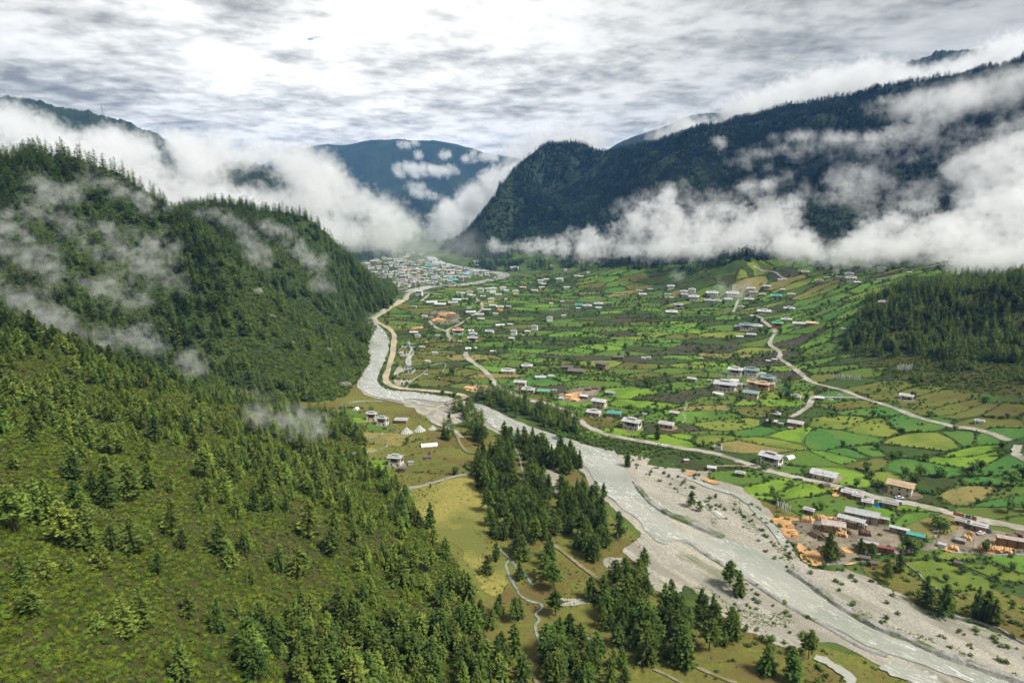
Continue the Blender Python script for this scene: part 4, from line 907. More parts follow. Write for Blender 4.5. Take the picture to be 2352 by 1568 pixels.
# hedges between the fields
hp = []; hsz = []; bt = []
seen_e = set()
for a, c_, far_ in HEDGE:
    key = tuple(sorted(((round(a[0], 1), round(a[1], 1)), (round(c_[0], 1), round(c_[1], 1)))))
    if key in seen_e: continue
    seen_e.add(key); d = float(np.linalg.norm(c_ - a)); step_ = 1.7
    for k in range(int(d / step_)):
        q = a + (c_ - a) * ((k + rr.random()) * step_ / max(d, 1e-6)); q = warp(q) + np.array([rr.gauss(0, 0.55), rr.gauss(0, 0.55)])
        dn = float(fbm(np.array(q[0] / 22), np.array(q[1] / 22), 401, 3))
        if rr.random() > (0.22 if far_ < 600 else 0.33) + 2.6 * max(0, dn - 0.40): continue
        s_ = rr.uniform(1.0, 2.1) * (1 + 1.6 * max(0, dn - 0.5)) * (1.0 if far_ < 600 else 1.25)
        if rr.random() < (0.035 if dn > 0.45 else 0.012): bt.append((q[0], q[1], rr.uniform(3.5, 6.5)))
        else: hp.append((q[0], q[1])); hsz.append(s_)
hp = np.array(hp); hz = height(hp[:, 0], hp[:, 1]); hp = np.column_stack([hp, hz]); hsz = np.array(hsz)
def clear_roads(p, f=0.62):
    k = np.ones(len(p), bool)
    for ln, w_ in ROADW:
        ln = np.array(ln); lo_ = ln.min(0) - 8; hi_ = ln.max(0) + 8
        s_ = np.nonzero((p[:, 0] > lo_[0]) & (p[:, 0] < hi_[0]) & (p[:, 1] > lo_[1]) & (p[:, 1] < hi_[1]))[0]
        for a in range(len(ln) - 1):
            e = ln[a + 1] - ln[a]; t_ = np.clip(((p[s_, :2] - ln[a]) @ e) / (e @ e + 1e-9), 0, 1)
            k[s_] &= np.hypot(*(p[s_, :2] - ln[a] - t_[:, None] * e).T) > w_ * f + 0.4
    return k
EXV = [BED, YARDS[0][2], YARDS[1][2]]
def ok_spot(p, extra=()):
    u, v, d = project(p); k = clear_roads(p)
    for e in EXV + list(extra): k &= ~inside(e, u, v)
    return k
k = ok_spot(hp); scatter('hedge_shrubbery', hp[k], np.stack([hsz[k], hsz[k], hsz[k] * RNG.uniform(0.8, 1.15, k.sum())], -1), P_HEDGE)
# loose scrub and tree clumps in the valley
rv = inz(REGION) | inz(V5((620,400),(1050,370),(1300,340),(1500,330),(2343,220),(2343,420),(1000,520),(620,440)))
scrub_zone = inz(V5((1480,900),(1900,990),(2200,1000),(2343,1080),(2300,1160),(1900,1060),(1600,1080),(1450,1000))) | inz(V6((1180,760),(1350,760),(2343,900),(2343,1050),(1900,1150),(1700,1100),(1400,1080),(1250,950)))
bank_zone = inz(V5((1310,1290),(1500,1300),(1640,1370),(1760,1405),(2000,1458),(2343,1520))+W3((480,120),(700,190),(900,240),(820,250),(480,170),(200,70),(0,40))+V5((1900,1540),(1700,1478),(1450,1400)))
lev = inz(V5((245,690),(330,730),(362,800),(335,900),(310,1010),(330,1080),(430,1110),(640,1130),(850,1172),(640,1140),(400,1112),(300,1095),(262,1050),(300,930),(335,840),(345,770),(315,718)))
dv = np.where(rv & (reg != 3), 0.036, 0) * smooth(cl2, 0.47, 0.62) + np.where(scrub_zone, 0.10, 0) * smooth(cl1, 0.35, 0.55) + np.where(bank_zone, 0.16, 0) + np.where(lev, 0.10, 0)
vb = grow(dv); k = clear_roads(vb) & ~inside(WATER, *project(vb)[:2]); vb = vb[k]; vz = RNG.uniform(1.2, 3.0, len(vb))
scatter('valley_shrubbery', vb, np.stack([vz, vz, vz * 0.8], -1), P_HEDGE)
# low growth on pastures and gravel
past = inz(MEADOWS[2][2]) | inz(MEADOWS[3][2]) | inz(MEADOWS[4][2]) | inz(MEADOWS[5][2]) | inz(MEADOWS[0][2])
greenbar = inz(W3((30,860),(150,880),(300,1000),(480,1090),(700,1110),(820,1160),(700,1190),(500,1180),(420,1140),(300,1080),(120,1000))) | inz(W3((840,870),(1000,990),(1250,1080),(1600,1230),(1990,1370),(1850,1390),(1500,1240),(1200,1120),(1000,1000))) | inz(W3((300,280),(400,300),(560,540),(560,600),(480,560),(330,330))) | inz(W3((640,600),(760,680),(900,800),(800,800),(680,700))) | inz(W3((20,330),(240,400),(290,520),(200,520),(30,440)))
dgr = np.where(past, 0.16, 0) * (0.12 + smooth(cl1, 0.44, 0.62)) + np.where(onbed, 0.002, 0) * smooth(cl3, 0.5, 0.65) + np.where((reg == 6), 0.10, 0) * (0.1 + smooth(cl1, 0.46, 0.6))
dgr = dgr + np.where(inz(REGION) & (RG < 700) & (reg == 0) & ~onbed, 0.022, 0) * (0.3 + smooth(cl3, 0.45, 0.62))
lb = grow(dgr); k = clear_roads(lb) & ~inside(WATER, *project(lb)[:2]); lb = lb[k]; lz = RNG.uniform(0.35, 1.2, len(lb)) + 0.7 * (RNG.random(len(lb)) < 0.12)
scatter('low_shrubbery', lb, np.stack([lz, lz, lz * 0.6], -1), P_SHRUB, pick=RNG.choice(5, len(lb), p=[0.3, 0.25, 0.15, 0.1, 0.2]))
gb = grow(np.where(greenbar, 2.2, 0) * smooth(cl3, 0.44, 0.56)); gb = gb[~inside(WATER, *project(gb)[:2])]; gz_ = RNG.uniform(0.3, 1.0, len(gb))
scatter('gravel_bar_shrubbery', gb, np.stack([gz_, gz_, gz_ * 0.6], -1), P_SHRUB, pick=RNG.choice(5, len(gb), p=[0.34, 0.3, 0.2, 0.06, 0.1]))
st = grow(np.where(onbed & (RG < 480), 0.06, 0) * (0.3 + smooth(cl3, 0.4, 0.6))); st = st[~inside(WATER, *project(st)[:2]) | (RNG.random(len(st)) < 0.05)]; sz_ = RNG.uniform(0.25, 0.9, len(st)) ** 1.3
st[:, 2] += 0.15; scatter('river_stone_rubble', st, sz_, P_ROCK, tilt=0.4)
# broadleaf trees in the valley
town_z = inz(V5((90,165),(420,155),(600,200),(900,290),(1040,330),(820,390),(450,432),(300,370),(200,260)))
bl = grow(np.where(rv & (reg != 3), 1 / 900, 0) * smooth(cl2, 0.45, 0.6) + np.where(town_z, 1 / 1400, 0)); extra_bl = [(c6,"600,735,8 560,720,7 180,700,6 370,770,8 340,770,7 240,860,7 140,840,8 300,830,8 390,900,8 690,720,8 1270,760,9 910,650,7 980,640,7 1060,650,7 700,1170,7 740,1150,7"), (c5,"2085,1090,10 1260,990,7 1245,1000,6 1610,950,7 1690,950,7 1950,880,7 215,1260,6 690,770,7 720,740,7 770,1000,8 1500,1440,8"), (b3,"540,110,5 590,130,6 1600,250,8 1640,170,8 1770,180,8 1990,150,7 2250,240,9 2330,210,9 1545,690,8 1600,705,8 1640,690,6 1530,170,6 1800,560,8 1760,520,8 970,400,5 2230,420,8 2090,690,6 1210,250,6")]
bex = []
for fn, txt in extra_bl:
    for tok in txt.split():
        x, y, h_ = map(float, tok.split(',')); bex.append((*fn(x, y), h_))
bex = np.array(bex); bw = ground(bex[:, 0], bex[:, 1])
btn = np.array(bt); btp = np.column_stack([btn[:, :2], height(btn[:, 0], btn[:, 1])])
BP = np.concatenate([bw, btp, bl]); BH = np.concatenate([bex[:, 2], btn[:, 2], RNG.uniform(3.5, 7, len(bl))])
k = ok_spot(BP); k[:len(bw)] = True; BP, BH = BP[k], BH[k]; nman = len(bw)
ap = BH / project(BP)[2] * visible(BP, 0.002); ap[:nman] *= 2; ordb = np.argsort(-ap); bind = ordb[:110]; brest = ordb[110:]
BL_CROWN = [mesh_from('crown', *crown_parts(440 + k_, 420, 0.055), m) for k_, m in enumerate([leaf_m, hedge_m, leaf_m, lime_m])]; BL_TRUNK = mesh_from('trunk', *trunk_parts(0.6, 0.03, 5), bark_m)
FN = {'B': 'bright green', 'L': 'lime', 'G': 'mid green', 'E': 'emerald', 'D': 'dark green', 'Y': 'yellow-green', 'O': 'olive', 'T': 'tan', 'W': 'ploughed brown'}
FA = np.array([(q[0], q[1]) for q in FIELDS]); bhs = np.sort(BH[bind])
for i in bind:
    u_, v_, d_ = project(BP[i]); fn_ = FN[FIELDS[int(np.argmin(np.hypot(FA[:, 0] - BP[i, 0], FA[:, 1] - BP[i, 1])))][2]]; q_ = np.searchsorted(bhs, BH[i]) / len(bhs); sz_n = 'big' if q_ > 0.66 else 'small' if q_ < 0.33 else 'middling'
    where = ('among the far fields' if v_ < 760 else 'in the middle fields' if v_ < 960 else 'in the nearest fields')
    r0 = new_obj('broadleaf_tree', None, label=sz_n + ' round-crowned broadleaf tree beside a ' + fn_ + ' plot ' + where, cat='tree', group='broadleaf trees ' + where, loc=BP[i].tolist(), rz=gt.uniform(0, 6.28)); h_ = float(BH[i]); w_ = gt.uniform(1.0, 1.4); r0.scale = (h_ * w_, h_ * w_, h_)
    new_obj('crown', BL_CROWN[gt.randrange(3)], r0); new_obj('trunk', BL_TRUNK, r0)
scatter('valley_treeline', BP[brest], np.stack([BH[brest] * 1.15, BH[brest] * 1.15, BH[brest]], -1), P_BROAD)
print('hedge', len(hp), 'valley', len(vb), 'low', len(lb), 'stones', len(st), 'broad', len(BP))
# ------------------------------------------------------------------ houses and other built things
def paint(name, c, var=0.82, sc=0.6, rough=0.85, dirt=None, **kw):
    return mat(name, tuple(x * var for x in c), c, sc, rough=rough, c3=dirt, scale3=0.35, lo3=0.52, hi3=0.75, **kw)
WALL = {'white': paint('wall_white', (0.74, 0.73, 0.69), dirt=(0.55, 0.52, 0.45)), 'cream': paint('wall_cream', (0.66, 0.58, 0.40), dirt=(0.52, 0.45, 0.32)),
 'ochre': paint('wall_ochre', (0.66, 0.42, 0.13), dirt=(0.52, 0.34, 0.13)), 'salmon': paint('wall_salmon', (0.58, 0.34, 0.22), dirt=(0.46, 0.30, 0.20)),
 'red': paint('wall_orange_red', (0.70, 0.22, 0.09), dirt=(0.55, 0.19, 0.09)), 'brown': paint('wall_brown', (0.30, 0.19, 0.10), dirt=(0.20, 0.13, 0.08)),
 'stone': paint('wall_stone', (0.40, 0.36, 0.30), dirt=(0.27, 0.25, 0.21)), 'brick': paint('wall_brick', (0.42, 0.25, 0.15), dirt=(0.30, 0.19, 0.12))}
def roofm(name, c, dirt, rough=0.42, metal=0.0):
    """corrugated sheet: ribs down the slope as relief, weather stains"""
    m = bpy.data.materials.new(name); m.use_nodes = True; t = m.node_tree; b = t.nodes['Principled BSDF']; o = N(t, 'ShaderNodeTexCoord').outputs['Object']
    col = mixc(t, ramp(t, noise(t, o, 0.45, 6, 0.65), [(0.45, (0, 0, 0)), (0.72, (1, 1, 1))]), c, dirt)
    oi = N(t, 'ShaderNodeObjectInfo'); h = N(t, 'ShaderNodeHueSaturation'); L(t, col, h.inputs['Color']); L(t, math_node(t, 'ADD', math_node(t, 'MULTIPLY', oi.outputs['Random'], 0.24), 0.86), h.inputs['Value'])
    L(t, h.outputs[0], b.inputs['Base Color']); b.inputs['Roughness'].default_value = rough; b.inputs['Metallic'].default_value = metal
    w = N(t, 'ShaderNodeTexWave', bands_direction='X'); w.inputs['Scale'].default_value = 2.2; L(t, o, w.inputs['Vector'])
    bn = N(t, 'ShaderNodeBump'); bn.inputs['Distance'].default_value = 0.06; L(t, w.outputs[0], bn.inputs['Height']); L(t, bn.outputs[0], b.inputs['Normal']); return m
ROOF = {'pale': roofm('roof_pale', (0.50, 0.51, 0.52), (0.36, 0.35, 0.33)), 'grey': roofm('roof_grey', (0.36, 0.38, 0.39), (0.26, 0.24, 0.22)), 'teal': roofm('roof_teal', (0.04, 0.36, 0.30), (0.16, 0.34, 0.30)),
 'green': roofm('roof_green', (0.09, 0.40, 0.16), (0.16, 0.36, 0.19)), 'dull': roofm('roof_dull_green', (0.17, 0.27, 0.25), (0.26, 0.29, 0.27)), 'red': roofm('roof_maroon', (0.34, 0.075, 0.07), (0.30, 0.14, 0.12)),
 'pink': roofm('roof_pink', (0.60, 0.30, 0.26), (0.50, 0.34, 0.30)), 'tan': roofm('roof_tan', (0.58, 0.43, 0.26), (0.46, 0.30, 0.18)), 'rust': roofm('roof_rust', (0.50, 0.46, 0.43), (0.36, 0.17, 0.09)), 'dark': roofm('roof_shingle', (0.115, 0.105, 0.095), (0.17, 0.15, 0.13), 0.9)}
RNAME = {'pale': 'pale metal', 'grey': 'grey', 'teal': 'teal', 'green': 'green', 'dull': 'grey-green', 'red': 'maroon', 'pink': 'pinkish', 'tan': 'tan', 'rust': 'rust-streaked', 'dark': 'dark shingle'}
WNAME = {'white': 'white', 'cream': 'cream', 'ochre': 'ochre', 'salmon': 'salmon', 'red': 'orange-red', 'brown': 'brown timber', 'stone': 'stone', 'brick': 'brick'}
timber_m = paint('dark_timber', (0.10, 0.055, 0.03)); glass_m = mat('window_glass', (0.012, 0.014, 0.016), (0.03, 0.034, 0.038), 0.5, rough=0.15, spec=0.5); frame_m = paint('window_frame', (0.60, 0.56, 0.48))
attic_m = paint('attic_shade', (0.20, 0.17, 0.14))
def gable_mesh(Lx, Ly, z0, pitch, th=0.16, ridge_x=True):
    """two sloping sheets with thickness, ridge along x, over a plan Lx x Ly"""
    m = MB(); hx, hy = Lx / 2, Ly / 2; zr = z0 + hy * pitch
    for s_ in (-1, 1):
        a = [(-hx, s_ * hy, z0), (hx, s_ * hy, z0), (hx, 0, zr), (-hx, 0, zr)]
        top = [(x, y, z + th) for x, y, z in a]; f = [(0, 3, 2, 1), (4, 5, 6, 7), (0, 1, 5, 4), (1, 2, 6, 5), (2, 3, 7, 6), (3, 0, 4, 7)]
        if s_ > 0: f = [tuple(reversed(q)) for q in f]
        m.add(a + top, f)
    return m
WIN = {}
def window_mesh(w, h):
    key = (round(w, 1), round(h, 1))
    if key not in WIN:
        m = MB(); m.use(frame_m); t_ = 0.11; m.box(-w/2 - t_, w/2 + t_, -0.10, 0.02, -t_, 0); m.box(-w/2 - t_, w/2 + t_, -0.10, 0.02, h, h + t_); m.box(-w/2 - t_, -w/2, -0.08, 0.02, 0, h); m.box(w/2, w/2 + t_, -0.08, 0.02, 0, h)
        m.use(glass_m).box(-w/2, w/2, -0.04, 0.02, 0, h); m.use(timber_m).box(-0.04, 0.04, -0.07, -0.05, 0, h); WIN[key] = m.mesh('window')
    return WIN[key]
HOUSES = []
CHECKED = []
def house(u, v, px, st, wall, roof, style='gable', rot=0.0, label=None, group=None, name='house', detail=None, ratio=0.66, cat='house'):
    p = ground(u, v)[0]; D = float(project(p)[2]); tot = px * D / FOC; rz = R(rot) - math.atan2(p[0], p[1]) * 0.4
    Lx = tot / (abs(math.cos(R(rot))) * 1.0 + 0.45 * abs(math.sin(R(rot)))) * 0.84; Lx = min(max(Lx, 3.0), 46); Ly = min(Lx * ratio, 11.0) if Lx > 7 else Lx * 0.75
    fh = 2.7 if Lx > 6 else 2.2; H = fh * st; detail = detail if detail is not None else (2 if px > 46 else 1 if px > 22 else 0)
    root = new_obj(name, None, label=label, cat=cat, group=group, loc=(float(p[0]), float(p[1]), float(p[2]) - 0.1), rz=rz)
    hx, hy = Lx / 2, Ly / 2; m = MB().use(WALL[wall])
    # walls taper slightly, as rammed earth does; a plinth below
    tp = 0.97; m.add([(-hx,-hy,-1.2),(hx,-hy,-1.2),(hx,hy,-1.2),(-hx,hy,-1.2),(-hx*tp,-hy*tp,H),(hx*tp,-hy*tp,H),(hx*tp,hy*tp,H),(-hx*tp,hy*tp,H)], [(0,3,2,1),(4,5,6,7),(0,1,5,4),(1,2,6,5),(2,3,7,6),(3,0,4,7)])
    m.build('wall', root)
    ov = 0.16 * Ly if Lx > 8 else 0.10 * Ly; pitch = 0.30 if style != 'flat' else 0.12
    if st >= 2 and style in ('raised', 'gable', 'trad') and detail >= 1 and wall in ('white', 'cream', 'ochre', 'salmon', 'red'):
        z0, z1 = H - fh * 0.86, H - 0.25
        if style == 'trad':                                   # projecting timber bay on the upper floor
            b_ = MB().use(timber_m); b_.box(-hx * 0.5, hx * 0.5, -hy - 0.32, -hy * 0.90, z0, z1); b_.box(-hx - 0.2, hx + 0.2, -hy - 0.4, -hy + 0.05, z1 + 0.02, z1 + 0.2); b_.box(hx * 0.9, hx + 0.25, -hy * 0.5, hy * 0.5, z0, z1); b_.build('timber_bay', root)
        else:
            b_ = MB().use(timber_m); b_.box(-hx - 0.06, hx + 0.06, -hy - 0.06, hy + 0.06, z1 - 0.05, z1 + 0.16); b_.build('cornice', root)
    # windows: front and gable side
    n = max(2, int(Lx / 3.0)); ww, wh = 0.95, 1.2
    spots = []
    for s_ in range(st):
        zb = s_ * fh + 0.75
        for k in range(n):
            x = (k + 0.5) / n * Lx - hx; y_ = -hy * (1 - 0.03 * (zb + 0.6) / H)
            if s_ == 0 and k == n // 2: continue
            if style == 'trad' and s_ == st - 1 and abs(x) < hx * 0.5: y_ = -hy - 0.33
            spots.append((x, y_, zb, 0.0))
        for k in range(max(1, int(Ly / 3.2))):
            y_ = (k + 0.5) / max(1, int(Ly / 3.2)) * Ly - hy
            for sx in (-1, 1): spots.append((sx * hx * (1 - 0.03 * (zb + 0.6) / H), y_, zb, sx * math.pi / 2))
    if detail >= 2:
        for x, y_, z, r_ in spots: new_obj('window', window_mesh(ww, wh), root, loc=(x, y_, z), rz=r_)
        MB().use(timber_m).box((n // 2 + 0.5) / n * Lx - hx - 0.6, (n // 2 + 0.5) / n * Lx - hx + 0.6, -hy - 0.06, -hy * 0.96, -0.1, 2.0).build('door', root)
    elif detail == 1:
        g_ = MB().use(glass_m)
        for x, y_, z, r_ in spots:
            if r_ == 0: g_.box(x - ww / 2, x + ww / 2, y_ - 0.08, y_ + 0.05, z, z + wh)
            else: g_.box(x - 0.08, x + 0.08, y_ - ww / 2, y_ + ww / 2, z, z + wh)
        o = g_.build('window_row', root); o['kind'] = 'stuff'
    # attic under a floating roof
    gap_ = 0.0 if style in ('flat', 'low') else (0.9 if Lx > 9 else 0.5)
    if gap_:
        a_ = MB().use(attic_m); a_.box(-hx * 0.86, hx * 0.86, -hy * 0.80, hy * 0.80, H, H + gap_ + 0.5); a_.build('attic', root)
    rf = gable_mesh(Lx + 2 * ov, Ly + 2 * ov, H + gap_ - ov * pitch + 0.02, pitch).use(ROOF[roof]); rf.mats = [ROOF[roof]]; ro = rf.build('roof', root)
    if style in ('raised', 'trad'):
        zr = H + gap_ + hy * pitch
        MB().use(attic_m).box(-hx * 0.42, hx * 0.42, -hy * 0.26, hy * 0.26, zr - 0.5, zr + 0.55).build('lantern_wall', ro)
        l_ = gable_mesh(Lx * 0.55, Ly * 0.44, zr + 0.52, pitch); l_.mats = [ROOF[roof]]; l_.build('lantern_roof', ro)
    if detail >= 2:
        g_ = random.Random(int(u * 3 + v)); yp = [p[:2] + np.array([math.cos(a) * Lx * g_.uniform(0.6, 1.05), math.sin(a) * Lx * g_.uniform(0.5, 0.95)]) for a in np.linspace(0, 6.283, 11)[:-1]]
        new_obj('yard_ground', drape_mesh('yard', rough_edge(yp, 2, 3.0, 8), 0.24, yard_m if g_.random() < 0.5 else track_m, 4), kind='structure')
    HOUSES.append((p[0], p[1], max(Lx, Ly) * 0.5)); return root
def H5(x, y, w, *a, **k): return house(*c5(x, y), w * K, *a, **k)
def H6(x, y, w, *a, **k): return house(*c6(x, y), w * K, *a, **k)
def B2(x, y, w, *a, **k): return house(*b2(x, y), w * K, *a, **k)
def B3(x, y, w, *a, **k): return house(*b3(x, y), w * K, *a, **k)
# -- near bank farm
H5(228,1308,88,2,'white','pale','trad',-18,'white farmhouse with pale roof, the rear one of the twin pair by the pasture',detail=2)
H5(298,1340,88,2,'white','pale','trad',-18,'white farmhouse with pale roof, the front one of the twin pair by the pasture',detail=2)
H5(428,1325,95,1,'brick','pale','gable',-12,'single-storey brick cottage with pale roof beside the twin white farmhouses',detail=1)
H5(318,1372,30,1,'brown','dark','low',-15,'small dark timber shed just below the twin white farmhouses'); H5(370,1382,40,1,'brown','dark','low',10,'weathered timber shed with sagging dark roof between farmhouses and flag cones')
H5(165,1258,46,1,'brown','dark','low',12,'dark low shed behind the twin white farmhouses')
B2(388,96,112,2,'white','pale','trad',-16,'lone white farmhouse with dark timber bay on the meadow below the scrub slope',detail=2)
B2(432,140,70,1,'brown','dark','gable',-16,'brown timber outhouse with dark roof in front of the lone meadow farmhouse',detail=1); B2(487,94,46,1,'stone','grey','low',10,'low grey shed just beyond the lone meadow farmhouse'); B2(608,58,52,1,'brown','dark','low',4,'open dark timber pen in the meadow beyond the lone farmhouse')
# -- middle of the valley
H5(1147,992,98,1,'cream','pale','raised',-8,'cream single-storey house with raised pale roof beside the tree-lined lane',detail=2)
H5(1274,958,80,1,'cream','pale','raised',-6,'cream house with raised pale roof behind a clump of dark trees'); H5(1230,1090,92,2,'cream','pale','gable',-14,'tall cream house with pale roof at the head of the roadside row of three',detail=2)
H5(1286,1120,96,1,'cream','pale','raised',-14,'cream house with pale roof, middle one of the roadside row of three'); H5(1388,1130,95,1,'cream','green','gable',-14,'cream house with bright green roof at the end of the roadside row',detail=2)
H5(1780,962,98,2,'brown','dark','gable',-34,'large brown timber house with dark shingle roof among trees',detail=2); H5(1608,990,122,1,'brown','dark','gable',-12,'long ruinous timber barn with dark roof by the big brown house'); H5(1548,960,82,1,'brown','dark','low',-8,'dark shingled byre behind the ruinous timber barn')
H5(1892,892,78,1,'brown','dark','low',-8,'low brown ruin with dark roof behind the big brown house')
H5(1764,1222,112,2,'cream','pale','gable',-26,'big two-storey cream house with pale roof above the orchard bend',detail=2); H5(1728,1275,108,1,'cream','pale','raised',-22,'low cream house with raised pale roof below the big two-storey cream house',detail=2)
H5(1864,1282,106,1,'salmon','teal','gable',-14,'salmon house with teal roof next to the low cream house',detail=2); H5(1985,1362,142,2,'white','pale','trad',-28,'tall white farmhouse with pale roof standing alone above the road',detail=2)
H5(2218,1356,116,1,'salmon','pale','gable',-22,'salmon brick bungalow with pale roof near the thin smoke plume',detail=2); H5(2270,1278,76,1,'brown','pale','gable',-24,'small brown house with pale roof behind the salmon bungalow')
H5(2066,1280,34,1,'stone','grey','low',0,'tiny grey shed in the plot behind the tall white farmhouse'); H5(1836,1136,72,1,'stone','grey','low',-20,'tumbledown grey sheds in a row behind the planked timber yard'); H5(1660,1160,70,1,'brown','pale','low',-24,'pale-roofed open shed inside the planked timber yard')
H5(1500,1172,46,1,'stone','pale','low',-12,'small pale-roofed shed at the edge of the planked timber yard'); H5(1458,1118,40,1,'stone','grey','low',-10,'small grey shed behind the green-roofed house'); H5(1312,1196,40,1,'salmon','pale','low',-10,'small roadside hut among the dark riverside conifers')
H5(935,1110,38,1,'stone','pale','low',40,'pale-roofed hut inside the small orange timber yard by the bridge'); H5(1365,1030,78,1,'white','pale','low',-4,'long low white shed along the lane'); H5(1436,1020,48,1,'cream','pale','low',-4,'small cream shed at the end of the long low white shed')
mid = 'houses of the farm cluster beside the sandy road'
for x, y, w, st, wl, rf, sty, lb in ((907,782,72,2,'white','pale','trad','white farmhouse with pale roof beside the forked sandy lane'), (910,735,60,1,'white','pale','raised','small white house just behind the white farmhouse at the lane fork'), (810,728,80,2,'white','pink','trad','white house with pinkish roof beside the sandy lane fork'),
  (1022,722,66,1,'white','pale','raised','low white house with wide pale roof standing clear of the lane cluster'), (1184,733,50,2,'white','pale','trad','tall white house with pale roof, lower of three in a diagonal line'), (1278,718,46,1,'stone','pale','low','stone shed between two tall white houses in a diagonal line'), (1324,702,52,2,'white','pale','trad','tall white house with pale roof, upper end of the diagonal line'),
  (1425,640,46,2,'white','pale','trad','white house with pale roof beside a dark round tree above the orchard'), (1160,670,42,1,'stone','pale','low','small stone barn beside the long white tunnel'), (1044,852,46,1,'white','pale','low','plain white shed alone among striped plots'), (1170,765,46,1,'stone','pale','low','low pale-roofed shed below the tall white house'),
  (1243,742,26,1,'white','pale','low','tiny white hut near the diagonal line of houses'), (668,748,36,1,'white','pale','raised','small white house in the trees by the river meadow'), (535,748,42,1,'white','pale','raised','small white house beside the wet river meadow'), (510,724,60,1,'stone','pale','low','long pale shed behind the wet river meadow'),
  (582,612,42,1,'white','pale','low','white shed at the edge of the farther timber yard'), (512,548,36,1,'white','teal','low','small white house with teal roof by the levee road'), (546,466,56,3,'white','pale','gable','tall white three-storey block by the bridge to the town'), (650,860,42,1,'white','pale','low','pale-roofed field house among olive plots'), (603,918,42,1,'white','pale','low','low white field shed beside the olive plots'),
  (565,822,44,1,'stone','grey','low','cluster shed of grey boards on the wet river meadow'), (590,1010,24,1,'stone','pale','low','tiny hut alone in the olive pasture by the levee'), (594,790,22,1,'stone','pale','low','tiny pale hut above the olive plots'), (820,782,26,1,'white','pale','low','tiny white shed beside the forked sandy lane'),
  (2060,896,36,1,'white','pale','low','small pale shed behind the brown ruin'), (2095,893,32,1,'white','pale','low','second small pale shed behind the brown ruin')):
    H5(x, y, w, st, wl, rf, sty, -10 + (x % 7) * 2 - 6, lb)
vil = 'houses of the village beyond the timber yard'
for x, y, w, st, wl, rf in ((630,522,76,1,'white','pale'),(690,535,86,1,'stone','pale'),(772,524,72,1,'white','grey'),(800,505,60,1,'white','pale'),(893,590,70,1,'white','pale'),(1090,566,52,2,'ochre','pale'),(1003,574,52,1,'brick','pale'),(952,606,62,1,'cream','pale'),(1045,545,56,1,'white','pale'),(1030,512,46,2,'cream','pale'),(962,635,50,1,'stone','pale'),(1150,550,36,1,'stone','pale'),
  (815,466,42,2,'white','pale'),(846,460,44,1,'white','pale'),(886,460,46,2,'white','grey'),(905,475,40,1,'stone','pale'),(960,442,46,2,'white','pale'),(1041,448,52,3,'white','pale'),(1010,440,40,2,'white','pale'),(1110,432,44,2,'white','pale'),(1133,440,40,1,'white','pale'),(1080,470,46,1,'cream','pale'),(1195,455,42,2,'cream','pale'),(1246,420,46,1,'salmon','pink'),(1325,442,46,1,'white','pale'),(1372,420,38,1,'white','pale'),(1365,382,40,2,'white','pale'),(1402,365,38,1,'white','pale'),(1388,396,40,1,'white','pale'),(1495,372,52,2,'white','pale'),(1540,420,42,1,'white','pale'),(1610,342,42,1,'white','pale'),(1640,344,34,1,'white','pale'),(1190,292,62,2,'white','pale'),(930,250,36,2,'white','pale'),(935,268,30,1,'white','pale'),(1440,266,20,1,'white','pale'),(1533,296,26,1,'white','pale'),(1688,318,26,1,'white','pale'),
  (855,500,40,1,'stone','pale'),(975,480,40,1,'stone','pale'),(940,520,36,1,'stone','grey'),(1130,500,40,1,'stone','pale'),(880,560,40,1,'stone','grey'),(1060,600,40,1,'stone','pale')):
    two = 'two-storey ' if st == 2 else 'three-storey ' if st == 3 else 'low '
    loc_ = 'beside the far timber yard' if y > 540 else 'strung along the far slope below the cloud bank' if x > 1180 or y < 300 else 'in the village between timber yard and town'
    H5(x, y, w, st, wl, rf, 'raised' if st > 1 else 'gable', -12 + (x * 7 % 23), two + WNAME[wl] + ' house with ' + RNAME[rf] + ' roof ' + loc_, group=vil)
for x, y, w, st, wl, rf, sty, lb in ((1625,540,56,1,'white','teal','raised','white house with teal roof at the end of a row of three in the fields'),(1682,546,58,1,'white','pale','raised','white house in the middle of a row of three in the fields'),(1756,532,66,1,'cream','pale','raised','cream house with pale roof, farther end of a row of three'),(1757,556,44,1,'white','pale','low','small white shed below the cream house of the row'),(1618,560,34,1,'stone','pale','low','small shed below the teal-roofed house of the row'),(1520,610,36,1,'white','pale','low','single small white house above the dark orchard'),(1436,526,32,1,'white','pale','low','lone pale hut in bright plots near the flag line'),(1510,512,32,1,'white','pale','low','lone pale hut in tan plots'),
  (2055,468,56,1,'white','pale','raised','white house with raised pale roof beside tall poplars'),(2245,424,52,2,'white','pale','raised','white house above the hamlet lane'),(2220,465,46,1,'white','teal','low','white house with teal roof near the hamlet'),(2332,460,48,2,'white','pale','raised','white house at the near corner of the hamlet'),(2295,552,66,2,'white','grey','trad','white house with grey roof below the hamlet'),(2250,588,82,1,'ochre','pale','raised','ochre house with wide pale roof below the hamlet'),(2030,440,40,1,'stone','grey','low','grey shed in rubble by the poplars'),(2105,430,40,1,'stone','grey','low','grey shed behind the poplars'),(1865,530,26,1,'stone','pale','low','tiny shed near the row of three'),(2250,485,30,1,'white','pale','low','tiny white shed near the hamlet')):
    H5(x, y, w, st, wl, rf, sty, -8 + (x % 5) * 2, lb)
